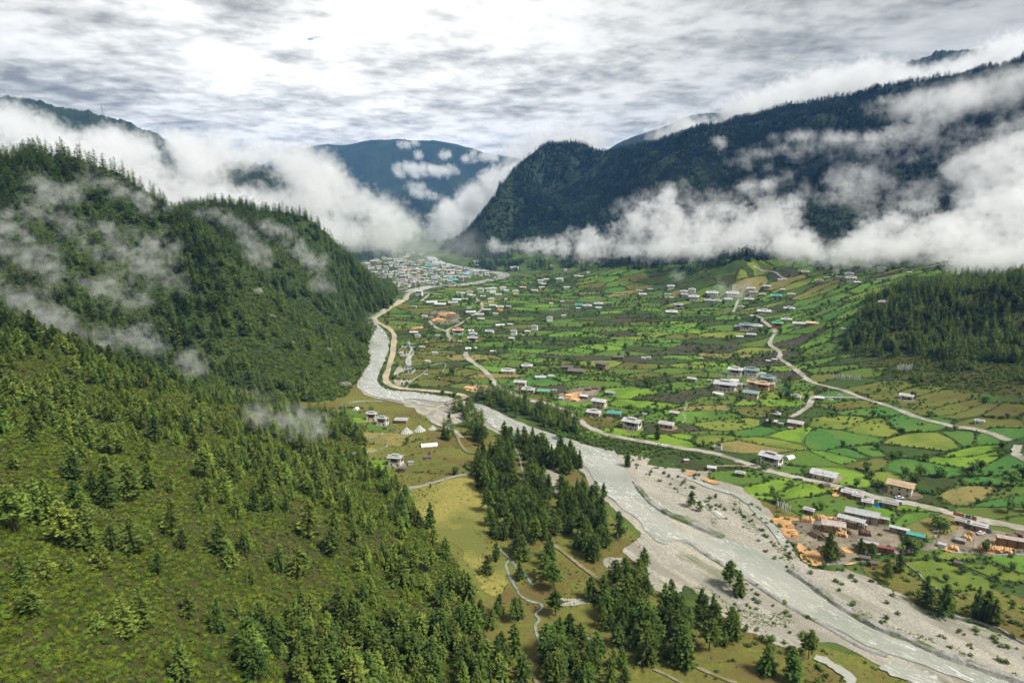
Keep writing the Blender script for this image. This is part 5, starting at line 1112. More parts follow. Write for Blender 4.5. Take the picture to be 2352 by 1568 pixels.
# -- hamlet on the slope
for x, y, w, st, wl, rf, sty, lb in ((50,470,50,1,'white','pale','raised','white house at the near edge of the smoky hamlet'),(100,448,52,2,'white','pale','raised','white house at the back of the smoky hamlet'),(112,496,76,2,'white','pale','raised','pair of joined white houses in front of the smoky hamlet'),(236,470,86,2,'white','pale','raised','large white hall with pale roof in the smoky hamlet'),(372,472,90,2,'white','pale','raised','large white hall half veiled by smoke'),(212,510,60,1,'white','pale','raised','low white house in front of the large hall'),(266,512,62,1,'white','pale','raised','second low white house in front of the large hall'),(345,498,60,1,'white','pale','low','low white shed in front of the smoke-veiled hall'),
  (486,502,66,1,'ochre','pale','raised','ochre house with pale roof at the end of the hamlet'),(512,466,62,2,'cream','grey','raised','cream house with grey roof at the end of the hamlet'),(497,440,58,2,'salmon','pale','raised','salmon house with pale roof behind the cream one'),(576,468,46,1,'stone','pale','raised','small stone house beyond the hamlet'),(604,415,52,1,'stone','pale','raised','stone house with pale roof uphill of the hamlet'),(668,478,78,1,'ochre','teal','raised','bright ochre house with teal roof in green plots'),(770,468,52,1,'cream','pale','raised','cream house with pale roof next to the bright ochre one'),(710,435,38,1,'brown','pale','low','brown hut behind the bright ochre house'),(430,552,46,1,'cream','pale','raised','small cream house at the lane below the hamlet'),
  (586,584,98,1,'cream','pale','raised','long cream house with wide pale roof on the lane'),(756,566,78,1,'cream','pale','raised','cream house with pale roof beside brown plots'),(864,318,56,1,'salmon','pale','raised','salmon house with pale roof high on the slope'),(695,366,42,1,'white','pale','low','white hut beside the bending slope lane'),(958,378,56,1,'cream','tan','raised','cream house with tan roof high on the slope'),(1012,354,46,1,'stone','grey','low','grey stone house next to the tan-roofed one'),(1088,349,38,1,'stone','grey','low','small grey stone house beyond the tan-roofed one'),(1158,344,62,2,'white','pale','raised','white house with pale roof, upper of a stepped pair'),(1173,374,72,2,'white','pale','raised','white house with pale roof, lower of a stepped pair'),(1214,386,48,1,'stone','pale','low','low shed at the foot of the stepped pair'),
  (1379,306,58,2,'white','grey','raised','white house with grey roof below the wooded edge'),(1845,258,72,2,'white','pale','raised','lone white house with dark windows highest on the slope'),(1384,526,62,1,'brick','pale','raised','brick house with pale roof just above the pine knoll'),(1300,275,30,1,'stone','grey','low','grey hut at the wooded edge'),(1565,318,34,1,'stone','pale','low','pale low shed beside the upper lane'),
  (464,694,94,2,'white','dull','trad','tall white house with grey-green roof above the orange-red one'),(536,686,78,1,'white','pale','raised','white house with pale roof joined to the tall grey-green one'),(676,682,78,2,'red','green','trad','orange-red house with green roof beside the hill road'),(736,642,72,1,'cream','pale','raised','cream house with pale roof behind the orange-red one'),(822,670,90,1,'cream','pale','gable','long cream house with pale roof beyond the orange-red one'),(912,662,86,1,'salmon','tan','low','long low tan-roofed shed beyond the long cream house'),(499,744,68,1,'stone','pale','gable','stone house with pale roof below the tall grey-green one'),(422,755,52,1,'stone','pale','low','low pale-roofed shed beside the stone house'),(515,614,50,1,'stone','pale','low','low grey shed along the hill road'),(405,684,46,1,'stone','grey','low','low shed beside the tall grey-green-roofed house'),(1120,700,32,1,'white','pale','low','tiny pale hut at the foot of the pine knoll')):
    H6(x, y, w, st, wl, rf, sty, -16 + (x % 9), lb, detail=2 if w > 88 else None)
# -- large complex
for x, y, w, st, wl, rf, sty, lb in ((392,1003,108,2,'white','pale','trad','white two-storey house with pale roof, first of the large complex'),(500,1006,112,2,'white','dull','trad','white house with grey-green roof in the middle of the large complex'),(576,1004,52,1,'white','pale','low','small white annexe with pale roof behind the complex'),(328,1100,168,2,'white','pale','trad','long white hall with dark windows on the near side of the complex'),(412,1098,60,2,'stone','pale','gable','stone gable end attached to the long white hall'),(514,1088,92,2,'salmon','tan','trad','salmon building with tan roof inside the complex'),(612,1062,104,2,'ochre','dull','trad','ochre building with grey-green roof at the far side of the complex'),(576,1104,108,2,'ochre','tan','trad','ochre building with tan roof in front of the complex'),(640,1092,44,2,'ochre','pale','low','small ochre tower house at the corner of the complex'),(498,1165,118,2,'cream','dull','gable','cream two-storey house with balcony below the complex'),(100,1046,72,1,'stone','pale','gable','stone house with pale roof among lime plots'),
  (615,918,38,1,'stone','pale','low','open field shed beside the hill road'),(658,908,40,1,'stone','pale','low','second open field shed beside the hill road'),(163,902,24,1,'brown','pale','low','tiny brown hut among hedges'),(855,1045,28,1,'white','pale','low','tiny white hut on the hill road'),(802,1168,78,1,'cream','pale','raised','cream house with pale roof behind dark trees by the side lane'),(960,1174,68,1,'brown','pale','low','open-sided shed at the junction of the side lane'),(668,1283,68,1,'stone','pale','raised','stone house with pale roof at the end of the side lane'),(641,1332,82,1,'brown','rust','low','rust-streaked low shed at the end of the side lane'),(801,1346,112,1,'brick','pale','gable','brown brick house with pale roof below the side lane'),(700,1346,30,1,'stone','grey','low','tiny grey hut beside the brown brick house'),
  (1548,1162,96,1,'white','pale','gable','long white bungalow with pale roof on the bare slope'),(2040,1333,68,1,'white','pale','gable','small white bungalow alone beside rubble on the hill road'),(275,1506,60,1,'white','pale','gable','small white shed among plots above the river road'),(218,1050,36,1,'stone','grey','low','tiny grey hut beside the long white hall')):
    H6(x, y, w, st, wl, rf, sty, -24 + (x % 9), lb, detail=2 if w > 88 else None)
B3(634,92,162,2,'white','pale','trad',-34,'white two-storey farmhouse with brown timber upper floor above the road',detail=2)
B3(992,185,182,1,'cream','pale','gable',-26,'cream single-storey house with long pale roof beside the road',detail=2)
B3(1505,290,182,2,'cream','tan','gable',-26,'cream two-storey house with tan roof beside the road',detail=2)
for x, y, w, wl, rf, r_, lb in ((425,172,76,'brown','pale',-18,'small brown shed with pale roof below the road'),(233,130,72,'stone','pale',-14,'pale-roofed hut on the sandy spit by the gravel'),(825,202,50,'stone','pale',-15,'narrow pale-roofed roadside stall'),(1000,250,60,'brown','dark',20,'collapsed dark timber hut under the road'),(890,424,82,'brown','pale',-30,'pale-roofed shed by white flag poles above the gravel'),(60,80,28,'brown','pale',0,'tiny hut in the scrub under the road'),
  (1150,302,96,'brick','pale',-22,'long pale-roofed workshop in the roadside row'),(1218,328,84,'brick','pale',-22,'second pale-roofed workshop in the roadside row'),(1282,368,84,'stone','pale',-16,'low pale-roofed store below the workshops'),(1304,350,52,'white','pale',-22,'small white store beside the low pale-roofed one'),(1436,382,116,'brick','grey',-20,'grey-roofed brick store beside a blue tarpaulin'),(1496,362,40,'brick','pale',-22,'small brick lean-to by the grey-roofed store'),
  (1912,500,78,'brick','pale',-24,'pale-roofed gatehouse beside the red wall'),(2036,536,118,'brick','pale',-24,'pale-roofed office inside the second timber yard'),(1788,655,58,'white','pale',-24,'small white booth at the entrance track'),(1912,624,72,'brown','grey',-24,'patched grey shed in the second timber yard'),(1268,745,70,'brown','dark',-10,'black tarred hut under the maroon-roofed shed'),(1325,782,26,'brown','dark',0,'tiny black hut in the pasture below the sawmill'),(1895,780,60,'brown','dark',-20,'stack of dark boards in the pasture below the timber yard')):
    B3(x, y, w, 1, wl, rf, 'gable' if w > 75 else 'low', r_, lb, name='shed', cat='shed', detail=1 if w > 75 else 0)
# sawmill sheds: roofs on posts
def open_shed(u, v, px, roof, rot, label, ratio=0.5, hgt=4.2, lean=False, wall=None):
    p = ground(u, v)[0]; D = float(project(p)[2]); Lx = px * D / FOC * 0.92; Ly = Lx * ratio
    root = new_obj('open_shed', None, label=label, cat='shed', group='sheds of the sawmill', loc=tuple(p), rz=R(rot)); hx, hy = Lx / 2, Ly / 2
    rf = gable_mesh(Lx, Ly, hgt, 0.24, 0.14); rf.mats = [ROOF[roof]]; rf.build('roof', root)
    post = MB().use(timber_m).box(-0.14, 0.14, -0.14, 0.14, -0.6, hgt + 0.15).mesh('post'); nx = max(2, int(Lx / 4))
    for k in range(nx + 1):
        for sy in (-1, 1): new_obj('post', post, root, loc=(-hx + 0.5 + (Lx - 1) * k / nx, sy * (hy - 0.6), 0))
    if wall: MB().use(WALL[wall]).box(-hx + 0.8, hx - 0.8, -hy + 1.0, hy - 0.3, -0.6, hgt * 0.92).build('wall', root)
    else: MB().use(paint('stacked_boards', (0.58, 0.38, 0.19))).box(-hx * 0.7, hx * 0.7, -hy * 0.3, hy * 0.7, -0.5, 1.6).build('board_stack', root)
    HOUSES.append((p[0], p[1], hx)); return root
for x, y, w, rf, rot, lb, ra, wl in ((1245,470,232,'pale',-30,'largest pale-roofed saw hall of the sawmill',0.5,'stone'),(1172,512,190,'pale',-38,'open timber-framed saw hall in front of the largest hall',0.42,None),(1050,545,165,'rust',-22,'low corrugated log shelter with streaked roof',0.62,None),(1388,494,84,'pale',-30,'short pale-roofed shelter behind the saw halls',0.45,'brick'),(1496,562,132,'pale',-34,'long pale-roofed lean-to joined to the teal-roofed shed',0.35,'stone'),(1606,606,122,'teal',-32,'bright teal-roofed shed at the edge of the sawmill',0.5,'stone'),(1286,660,140,'pale',-24,'long pale-roofed shed along the sawmill fence',0.30,'brown'),(1402,695,122,'red',-24,'maroon-roofed shed at the end of the sawmill fence',0.32,'brown'),(2256,650,200,'rust',-26,'long rust-streaked shed in the second timber yard',0.34,'brown'),(1242,532,70,'pale',-38,'small pale canopy beside the open saw hall',0.5,None)):
    open_shed(*b3(x, y), w * K, rf, rot, lb, ra, 4.4 if w > 150 else 3.2, wall=wl)
for i_ in range(4):
    pass
# -- far town
tg = random.Random(21)
town = V5((150,250),(330,215),(480,205),(600,235),(740,268),(900,296),(1030,318),(1020,345),(900,352),(820,385),(620,398),(450,430),(360,415),(300,370),(240,320)); up = V5((90,165),(250,150),(420,155),(560,180),(590,230),(460,220),(330,225),(200,250))
nt_ = 0; tries = 0; spots_t = []
H5(767,378,88,2,'white','teal','raised',4,'large white hall with teal roof in front of the far town'); H5(855,330,60,2,'white','teal','raised',0,'white block with teal roof behind the far town pitch'); H5(612,280,60,2,'white','teal','raised',0,'white hall with teal roof in the middle of the far town')
while nt_ < 170 and tries < 4000:
    tries += 1; upz = tg.random() < 0.22; pl = up if upz else town
    u = tg.uniform(805, 1130); v = tg.uniform(570, 670)
    if tg.random() > 0.35 + 0.65 * smooth(float(fbm(np.array(u / 26.), np.array(v / 9.), 71, 3)), 0.38, 0.55): continue
    if not inside(pl, np.array([u]), np.array([v]))[0] or any(abs(u - a) < 8.5 and abs(v - b_) < 3.2 for a, b_ in spots_t): continue
    spots_t.append((u, v)); nt_ += 1
    wl = tg.choice(['white'] * 6 + ['cream', 'stone', 'brick', 'stone', 'stone', 'cream']); rf = tg.choice(['pale'] * 10 + ['grey'] * 5 + ['dull', 'dull', 'tan']); st = tg.choice([1, 1, 2, 2, 2, 3]) if not upz else 2
    lc = 'on the misty edge of the far town' if upz else 'packed in the far town'
    house(u, v, tg.uniform(9.5, 14.5) * (0.8 if upz else 1), st, wl, rf, 'raised' if st > 1 else 'gable', tg.uniform(-20, 20), ('tall ' if st == 3 else 'low ' if st == 1 else '') + WNAME[wl] + ' house with ' + RNAME[rf] + ' roof ' + lc, group='houses of the far town', detail=1 if st > 1 else 0)

# ------------------------------------------------------------------ smaller things
white_m = paint('white_plastic', (0.72, 0.73, 0.72)); pole_m = paint('pole_grey', (0.40, 0.39, 0.36)); flag_m = paint('flag_cloth', (0.74, 0.74, 0.72))
def tunnel(u, v, px, rot, label, w=4.0):
    p = ground(u, v)[0]; D = float(project(p)[2]); Lx = px * D / FOC; m = MB().use(white_m); n = 10; vs = []; 
    for x in np.linspace(-Lx / 2, Lx / 2, 7):
        for k in range(n + 1): a = math.pi * k / n; vs.append((x, -w / 2 * math.cos(a), 2.1 * math.sin(a) + 0.04 * math.sin(x * 9)))
    fs_ = [(i * (n + 1) + k, (i + 1) * (n + 1) + k, (i + 1) * (n + 1) + k + 1, i * (n + 1) + k + 1) for i in range(6) for k in range(n)]
    root = new_obj('greenhouse_tunnel', None, label=label, cat='greenhouse', group='white plastic growing tunnels', loc=tuple(p), rz=R(rot)); m.add(vs, fs_); m.build('cover', root)
    for s_ in (0, 6): MB().use(white_m).add([vs[s_ * (n + 1) + k] for k in range(n + 1)], [tuple(range(n + 1))]).build('end_sheet', root)
    rib = MB().use(pole_m)
    for k in range(n): 
        a0, a1 = math.pi * k / n, math.pi * (k + 1) / n; rib.tube((0, -(w / 2 + .03) * math.cos(a0), 2.14 * math.sin(a0)), (0, -(w / 2 + .03) * math.cos(a1), 2.14 * math.sin(a1)), 0.05, n=4)
    rm = rib.mesh('rib')
    for x in np.linspace(-Lx / 2, Lx / 2, 5): new_obj('rib', rm, root, loc=(x, 0, 0))
for fn, x, y, w, r_, lb in ((c5,612,1482,112,14,'long white tunnel in the pasture by the flag cones'),(c5,117,1238,40,80,'short white tunnel standing upright to the slope behind the twin farmhouses'),(c5,1090,668,62,10,'white tunnel beside the small stone barn'),(c5,895,826,78,4,'long white tunnel below the lane fork farmhouse'),(c6,276,1135,70,-35,'white tunnel below the long white hall of the complex'),(c6,388,1044,54,-20,'white tunnel between the white houses of the complex'),(b3,757,52,62,25,'short white tunnel beside the brown and white farmhouse'),(c5,895,705,40,0,'white tunnel behind the lane fork farmhouse')):
    tunnel(*fn(x, y), w * K, r_, lb)
def flag_cone(u, v, px, label):
    p = ground(u, v)[0]; D = float(project(p)[2]); r_ = px * D / FOC / 2; h_ = r_ * 0.92
    root = new_obj('flag_cone', None, label=label, cat='flag cone', loc=tuple(p)); MB().use(pole_m).tube((0, 0, 0), (0, 0, h_ + 0.8), 0.10, 0.05, 6).build('pole', root)
    for k in range(18):
        a = 2 * math.pi * k / 18; a2 = a + 0.16; m = MB().use(flag_m); q0, q1 = 0.06, 0.97; d = 0.05
        def P_(ang, q, sag=0.0, up_=0.0): return (r_ * q * math.cos(ang), r_ * q * math.sin(ang), h_ * (1 - q) ** 1.25 + 0.15 + up_)
        vs = [P_(a, q) for q in (q0, 0.35, 0.65, q1)] + [P_(a2, q) for q in (q0, 0.35, 0.65, q1)]; vs += [(x, y, z + d) for x, y, z in vs]
        m.add(vs, [(0,1,5,4),(1,2,6,5),(2,3,7,6),(12,13,9,8),(13,14,10,9),(14,15,11,10),(0,8,9,1),(1,9,10,2),(2,10,11,3),(4,5,13,12),(5,6,14,13),(6,7,15,14)]); m.build('flag_line', root)
for x, y, w, lb in ((460,1392,88,'cone of white flag lines nearest the long white tunnel, first of three'),(548,1378,86,'middle cone of three white flag cones in the pasture'),(635,1368,62,'smallest cone of white flag lines beside the riverside track')): flag_cone(*c5(x, y), w * K, lb)
fp = MB().use(pole_m).tube((0, 0, -0.3), (0, 0, 6), 0.07, 0.04, 5).mesh('pole'); fb = MB().use(flag_m).box(0.05, 0.30, -0.02, 0.02, 1.6, 5.7).mesh('banner')
def flag_row(fn, x0, y0, x1, y1, n, h_, label, grp):
    g = random.Random(n)
    for k in range(n):
        t_ = k / (n - 1); p = ground(*fn(x0 + (x1 - x0) * t_ + g.uniform(-2, 2), y0 + (y1 - y0) * t_ + g.uniform(-2, 2)))[0]
        r0 = new_obj('flag_pole', None, label=label, cat='flag pole', group=grp, loc=tuple(p), rz=g.uniform(-0.5, 0.5)); r0.scale = (1.0, 1.0, h_ / 6 * g.uniform(0.8, 1.15)); new_obj('pole', fp, r0); new_obj('banner', fb, r0)
flag_row(c6, 1480, 978, 1582, 978, 17, 6.5, 'tall white flag pole in the row on the scrub below the pine knoll', 'flag poles below the knoll'); flag_row(c6, 1048, 1030, 1236, 1044, 22, 5, 'white flag pole in the row along the field hedge', 'flag poles along the hedge')
flag_row(c5, 1435, 585, 1555, 565, 14, 7, 'white flag pole in the row among far terraced plots', 'flag poles among far plots'); flag_row(b3, 670, 385, 760, 440, 9, 5.5, 'white flag pole at the gravel edge by the small shed', 'flag poles at the gravel edge')
# bridge
ba, bb = to_world(V5((868,1166), (735,1207))); bv = bb - ba; bl_ = float(np.hypot(bv[0], bv[1])); root = new_obj('road_bridge', None, label='plank bridge with timber rails crossing the river', cat='bridge', loc=((ba + bb) / 2 + np.array([0, 0, 0])).tolist(), rz=math.atan2(bv[1], bv[0]))
MB().use(timber_m).box(-bl_ / 2, bl_ / 2, -2.3, 2.3, 1.3, 1.6).build('deck', root)
pk_ = MB().use(paint('plank_grey', (0.36, 0.32, 0.26))).box(-0.42, 0.42, -2.2, 2.2, 1.603, 1.68).mesh('plank')
for k in range(int(bl_)): new_obj('plank', pk_, root, loc=(-bl_ / 2 + 0.5 + k, 0, 0))
for s_ in (-1, 1):
    r_ = MB().use(timber_m); r_.box(-bl_ / 2, bl_ / 2, s_ * 2.35 - .08, s_ * 2.35 + .08, 2.6, 2.75); r_.box(-bl_ / 2, bl_ / 2, s_ * 2.35 - .06, s_ * 2.35 + .06, 2.05, 2.15)
    for k in range(int(bl_ / 2.5) + 1): r_.box(-bl_ / 2 + k * 2.5 - .08, -bl_ / 2 + k * 2.5 + .08, s_ * 2.35 - .1, s_ * 2.35 + .1, 1.3, 2.6)
    r_.build('railing', root); MB().use(stone_m).box(s_ * bl_ / 2 - 1.6, s_ * bl_ / 2 + 1.6, -2.8, 2.8, -1.5, 1.29).build('abutment', root)
MB().use(stone_m).box(-1.0, 1.0, -2.4, 2.4, -1.5, 1.29).build('pier', root)
ta, tb = to_world(V5((400,434), (470,432))); bv = tb - ta; bl_ = float(np.hypot(bv[0], bv[1])); root = new_obj('town_bridge', None, label='low bridge across the river in front of the far town', cat='bridge', loc=((ta + tb) / 2).tolist(), rz=math.atan2(bv[1], bv[0]))
MB().use(stone_m).box(-bl_ / 2, bl_ / 2, -3, 3, 2.2, 3.0).build('deck', root)
for s_ in (-1, 1): MB().use(stone_m).box(-bl_ / 2, bl_ / 2, s_ * 2.9 - .15, s_ * 2.9 + .15, 3.0, 4.0).build('parapet', root); MB().use(stone_m).box(s_ * bl_ / 5 - 1, s_ * bl_ / 5 + 1, -2.8, 2.8, -2, 2.19).build('pier', root)
# stone banks and walls
def wall_run(name, line, w, h_, m_, label, cat, wob=0.25):
    ln = [np.array(q[:2]) for q in line]; ln2 = [ln[0]]; g = random.Random(len(line))
    for q in ln[1:]:
        d = np.linalg.norm(q - ln2[-1]); a = ln2[-1]; k = max(1, int(d / 2.5))
        for j in range(1, k + 1): ln2.append(a + (q - a) * j / k)
    vs = []; fs_ = []
    for i, q in enumerate(ln2):
        d = ln2[min(i + 1, len(ln2) - 1)] - ln2[max(i - 1, 0)]; d = d / (np.linalg.norm(d) + 1e-9); nn = np.array([-d[1], d[0]]); z = float(height(q[0], q[1])); hh = h_ * g.uniform(1 - wob, 1 + wob)
        for s_, zz_ in ((w / 2 * g.uniform(.85, 1.2), -0.3), (w / 4 * g.uniform(.8, 1.2), hh), (-w / 4 * g.uniform(.8, 1.2), hh * g.uniform(.85, 1.1)), (-w / 2 * g.uniform(.85, 1.2), -0.3)):
            p = q + nn * s_; vs.append((p[0], p[1], z + zz_))
    for i in range(len(ln2) - 1):
        for j in range(3): k = i * 4 + j; fs_.append((k, k + 1, k + 5, k + 4)[::-1])
    fs_ += [(0, 1, 2, 3), tuple(len(vs) - 1 - k for k in range(4))]
    return new_obj(name, mesh_from(name, vs, fs_, m_), label=label, cat=cat)
wall_run('stone_embankment', catmull(to_world(W3((760,815),(860,880),(1000,985),(1120,1070),(1350,1200),(1550,1275),(1750,1370),(1950,1440),(2150,1515),(2400,1595)))), 5, 1.7, stone_m, 'long rubble embankment along the far bank of the river', 'embankment')
wall_run('stone_embankment', catmull(to_world(W3((-100,610),(60,615),(160,680),(310,775),(440,850),(570,935),(700,1020),(850,1105),(1000,1185),(1150,1275),(1280,1345),(1420,1390)))), 3.5, 0.7, stone_m, 'low boulder ridge along the near edge of the river', 'embankment')
wall_run('stone_embankment', catmull(to_world(W2((2000,215),(2060,300),(2130,370),(2230,430),(2343,480),(2480,540),(2600,590)))), 5, 1.4, stone_m, 'grey rubble bar splitting the river gravel', 'embankment')
wall_run('stone_wall', catmull(to_world(W2((400,272),(520,250),(640,218),(760,182),(850,166),(930,160)))), 1.3, 1.0, stone_m, 'dry stone wall between the pasture and the dry meadow', 'wall')
for fn, pts, lb in ((c5,((455,1090),(500,1040),(560,1000),(600,965)),'field wall around the olive pasture by the levee'),(c5,((600,945),(720,925),(700,990),(665,1040)),'field wall inside the olive pasture'),(b3,((980,775),(1080,768),(1200,760),(1300,752)),'wall under the orange sawdust heap of the sawmill'),(b3,((1540,770),(1640,850),(1700,920),(1790,950),(1900,985)),'stone wall winding through the pasture below the sawmill'),(b3,((1810,1110),(1900,1130),(2000,1150),(2100,1185),(2180,1215),(2343,1310)),'low wall along the pasture edge above the gravel'),(c5,((0,1205),(90,1190),(170,1180),(330,1185)),'field wall behind the twin farmhouses'),(c5,((0,1440),(150,1425),(250,1430),(300,1400)),'field wall below the twin farmhouses'),(b3,((1840,690),(1960,700),(2100,708),(2343,712)),'stone wall under the second timber yard'),(b2,((0,40),(120,20),(300,-10),(330,-40)),'field wall between tan and olive plots by the slope')):
    wall_run('stone_wall', catmull(to_world([fn(*q) for q in pts])), 1.1, 0.9, stone_m, lb, 'wall')
rw = to_world(W3((1862,438),(1940,455))); wall_run('boundary_wall', rw, 0.5, 2.2, paint('red_wall', (0.50, 0.17, 0.10)), 'brick-red boundary wall on the roadside before the green gate', 'wall', 0.02); rw2 = to_world(W3((1985,468),(2020,478))); wall_run('boundary_wall', rw2, 0.5, 2.4, paint('red_wall', (0.5, 0.17, 0.1)), 'short brick-red wall pier beyond the green gate', 'wall', 0.02)
ga, gb = to_world(W3((1944,458), (1980,467))); gv = gb - ga; gl = float(np.hypot(gv[0], gv[1])); root = new_obj('yard_gate', None, label='dark green gate in the brick-red roadside wall', cat='gate', loc=((ga + gb) / 2).tolist(), rz=math.atan2(gv[1], gv[0])); gm_ = paint('gate_green', (0.04, 0.16, 0.10))
for s_ in (-1, 1): MB().use(gm_).box(min(0.04 * s_, s_ * gl / 2), max(0.04 * s_, s_ * gl / 2), -.08, .08, 0.1, 2.3).build('gate_leaf', root)
tarp = ground(*b3(1366, 372))[0]; tw = MB().use(paint('blue_tarp', (0.05, 0.22, 0.62))); tw.add([(-3,-2,0),(3,-2,0),(3,2,0),(-3,2,0),(-1.6,-.4,2.2),(1.4,.3,2.0)], [(0,1,5,4),(2,3,4,5),(1,2,5),(3,0,4)]); tw.build('tarpaulin', label='bright blue tarpaulin heaped beside the grey-roofed brick store', cat='tarpaulin', loc=tuple(tarp), rz=0.3)
# logs and sawn timber
log_m = paint('log_bark', (0.17, 0.115, 0.075)); sawn_m = paint('sawn_timber', (0.66, 0.42, 0.20))
def log_pile(fn, x, y, px, rot, m_, label, rows=4, grp='timber piles', ln=None):
    p = ground(*fn(x, y))[0]; D = float(project(p)[2]); Wd = max(3.0, px * K * D / FOC); ln = ln or min(6.0, Wd * 0.8); m = MB().use(m_); g = random.Random(int(x + y)); r_ = 0.30
    n = max(5, int(Wd / (2 * r_)))
    for row in range(rows):
        for k in range(n - row):
            if g.random() < 0.12: continue
            xx = (k - (n - row) / 2) * 2 * r_ + g.uniform(-.1, .1); a = g.uniform(-.07, .07); l_ = ln * g.uniform(.8, 1.1) / 2
            m.tube((xx - a * l_, -l_, r_ + row * r_ * 1.7), (xx + a * l_, l_, r_ + row * r_ * 1.7), r_ * g.uniform(.75, 1.05), n=6)
    o = m.build('log_pile', label=label, cat='log pile', group=grp, loc=tuple(p), rz=R(rot)); o['label'] = label; return o
for x, y, w, rot, ma, lb in ((940,575,95,20,log_m,'dark log pile left of the streaked log shelter'),(985,600,60,15,log_m,'short dark log pile below the streaked log shelter'),(1110,572,90,-30,sawn_m,'pale log pile in front of the streaked log shelter'),(1160,560,50,-30,log_m,'dark log pile beside the small canopy'),(1275,568,85,-25,log_m,'brown log pile on the yard behind the fence shed'),(1062,635,38,30,log_m,'small log pile on the sawdust slope'),(970,672,40,40,log_m,'loose log pile at the top of the big sawdust heap'),(1112,712,60,-10,log_m,'log pile at the foot of the sawdust slope'),(880,476,80,-20,sawn_m,'orange slab pile at the upper corner of the sawmill'),(975,465,75,-15,sawn_m,'orange slab pile along the upper fence of the sawmill'),(1045,478,50,-40,sawn_m,'small orange slab pile beside the open saw hall'),(765,520,50,60,sawn_m,'row of orange slabs by the gravel edge, upper'),(775,560,50,60,sawn_m,'row of orange slabs by the gravel edge, middle'),(800,588,44,60,sawn_m,'row of orange slabs by the gravel edge, lower'),
   (2080,672,85,-35,sawn_m,'near stack of orange poles in the second timber yard'),(2150,680,90,-35,sawn_m,'middle stack of orange poles in the second timber yard'),(2220,690,90,-35,sawn_m,'long stack of orange poles under the rust-streaked shed'),(1960,600,60,-30,sawn_m,'scattered orange poles in the middle of the second timber yard'),(1990,575,50,10,sawn_m,'orange stack beside the parked cars'),(1870,672,70,-30,sawn_m,'orange poles at the lower edge of the second timber yard'),(2260,590,80,-60,log_m,'dark log heap behind the rust-streaked shed'),(2320,580,80,-60,log_m,'second dark log heap behind the rust-streaked shed')):
    log_pile(b3, x, y, w, rot, ma, lb)
for x, y, w, rot, ma, lb in ((880,1098,70,-20,sawn_m,'orange slab pile in the small yard by the bridge'),(985,1088,60,20,sawn_m,'orange slab pile behind the hut by the bridge'),(1010,1118,50,-10,log_m,'dark log pile behind the hut by the bridge'),(1560,1150,60,-20,sawn_m,'orange slab pile in the planked yard'),(1600,1178,60,-30,sawn_m,'lower orange slab pile in the planked yard'),(1545,1125,44,-30,log_m,'dark log pile in the planked yard'),(1690,1105,60,-20,log_m,'long dark log pile behind the planked yard'),(1740,1098,60,-20,log_m,'second long dark log pile behind the planked yard'),
   (650,600,60,0,log_m,'log pile in the far timber yard'),(700,592,60,10,sawn_m,'orange stack at the back of the far timber yard'),(760,600,60,-10,log_m,'dark pile at the edge of the far timber yard'),(680,632,60,0,sawn_m,'orange stack at the front of the far timber yard'),(735,625,50,0,log_m,'dark pile in the middle of the far timber yard')):
    log_pile(c5, x, y, w, rot, ma, lb)
# cars
tyre_m = paint('tyre', (0.03, 0.03, 0.03)); 
def car(fn, x, y, c_, rot, label):
    p = ground(*fn(x, y))[0]; root = new_obj('parked_car', None, label=label, cat='car', group='parked cars', loc=(p[0], p[1], p[2] + 0.35), rz=R(rot)); m_ = paint('car_' + label.split()[0], c_, rough=0.3)
    prof = [(-2.1, .35), (-2.1, .85), (-1.9, .95), (-1.2, 1.0), (1.0, .98), (1.95, .85), (2.1, .6), (2.1, .35)]; m = MB().use(m_); n = len(prof); m.add([(a, -.85, b_) for a, b_ in prof] + [(a, .85, b_) for a, b_ in prof], [tuple(range(n)), tuple(range(2 * n - 1, n - 1, -1))] + [(i, n + i, n + (i + 1) % n, (i + 1) % n) for i in range(n)]); m.build('body', root)
    g_ = MB().use(glass_m); g_.add([(-1.6,-.8,.97),(.95,-.8,.97),(.95,.8,.97),(-1.6,.8,.97),(-1.2,-.68,1.45),(.3,-.68,1.45),(.3,.68,1.45),(-1.2,.68,1.45)], [(0,1,5,4),(1,2,6,5),(2,3,7,6),(3,0,4,7)]); g_.build('window_band', root); MB().use(m_).box(-1.2, .3, -.68, .68, 1.452, 1.5).build('roof', root)
    wme = MB().use(tyre_m).tube((0, -.1, 0), (0, .1, 0), 0.34, n=10).mesh('wheel')
    for a in (-1.3, 1.3):
        for s_ in (-.8, .8): new_obj('wheel', wme, root, loc=(a, s_, .34))
for fn, x, y, c_, r_, lb in ((b3,2050,566,(0.75,0.76,0.78),20,'white car parked before the office of the second timber yard'),(b3,2100,548,(0.07,0.10,0.22),70,'dark blue car parked beside the white one in the timber yard'),(b3,1502,326,(0.75,0.75,0.75),-15,'white car parked beside the tan-roofed house'),(c6,1098,1148,(0.45,0.55,0.68),-5,'pale blue car on the hill road junction'),(c6,1036,1174,(0.74,0.74,0.74),10,'white car beside the open shed at the junction'),(c5,2170,1481,(0.74,0.74,0.74),-10,'white car driving on the river road below the salmon bungalow'),(b3,1190,292,(0.72,0.72,0.72),-20,'white car by the roadside workshops')):
    car(fn, x, y, c_, r_, lb)
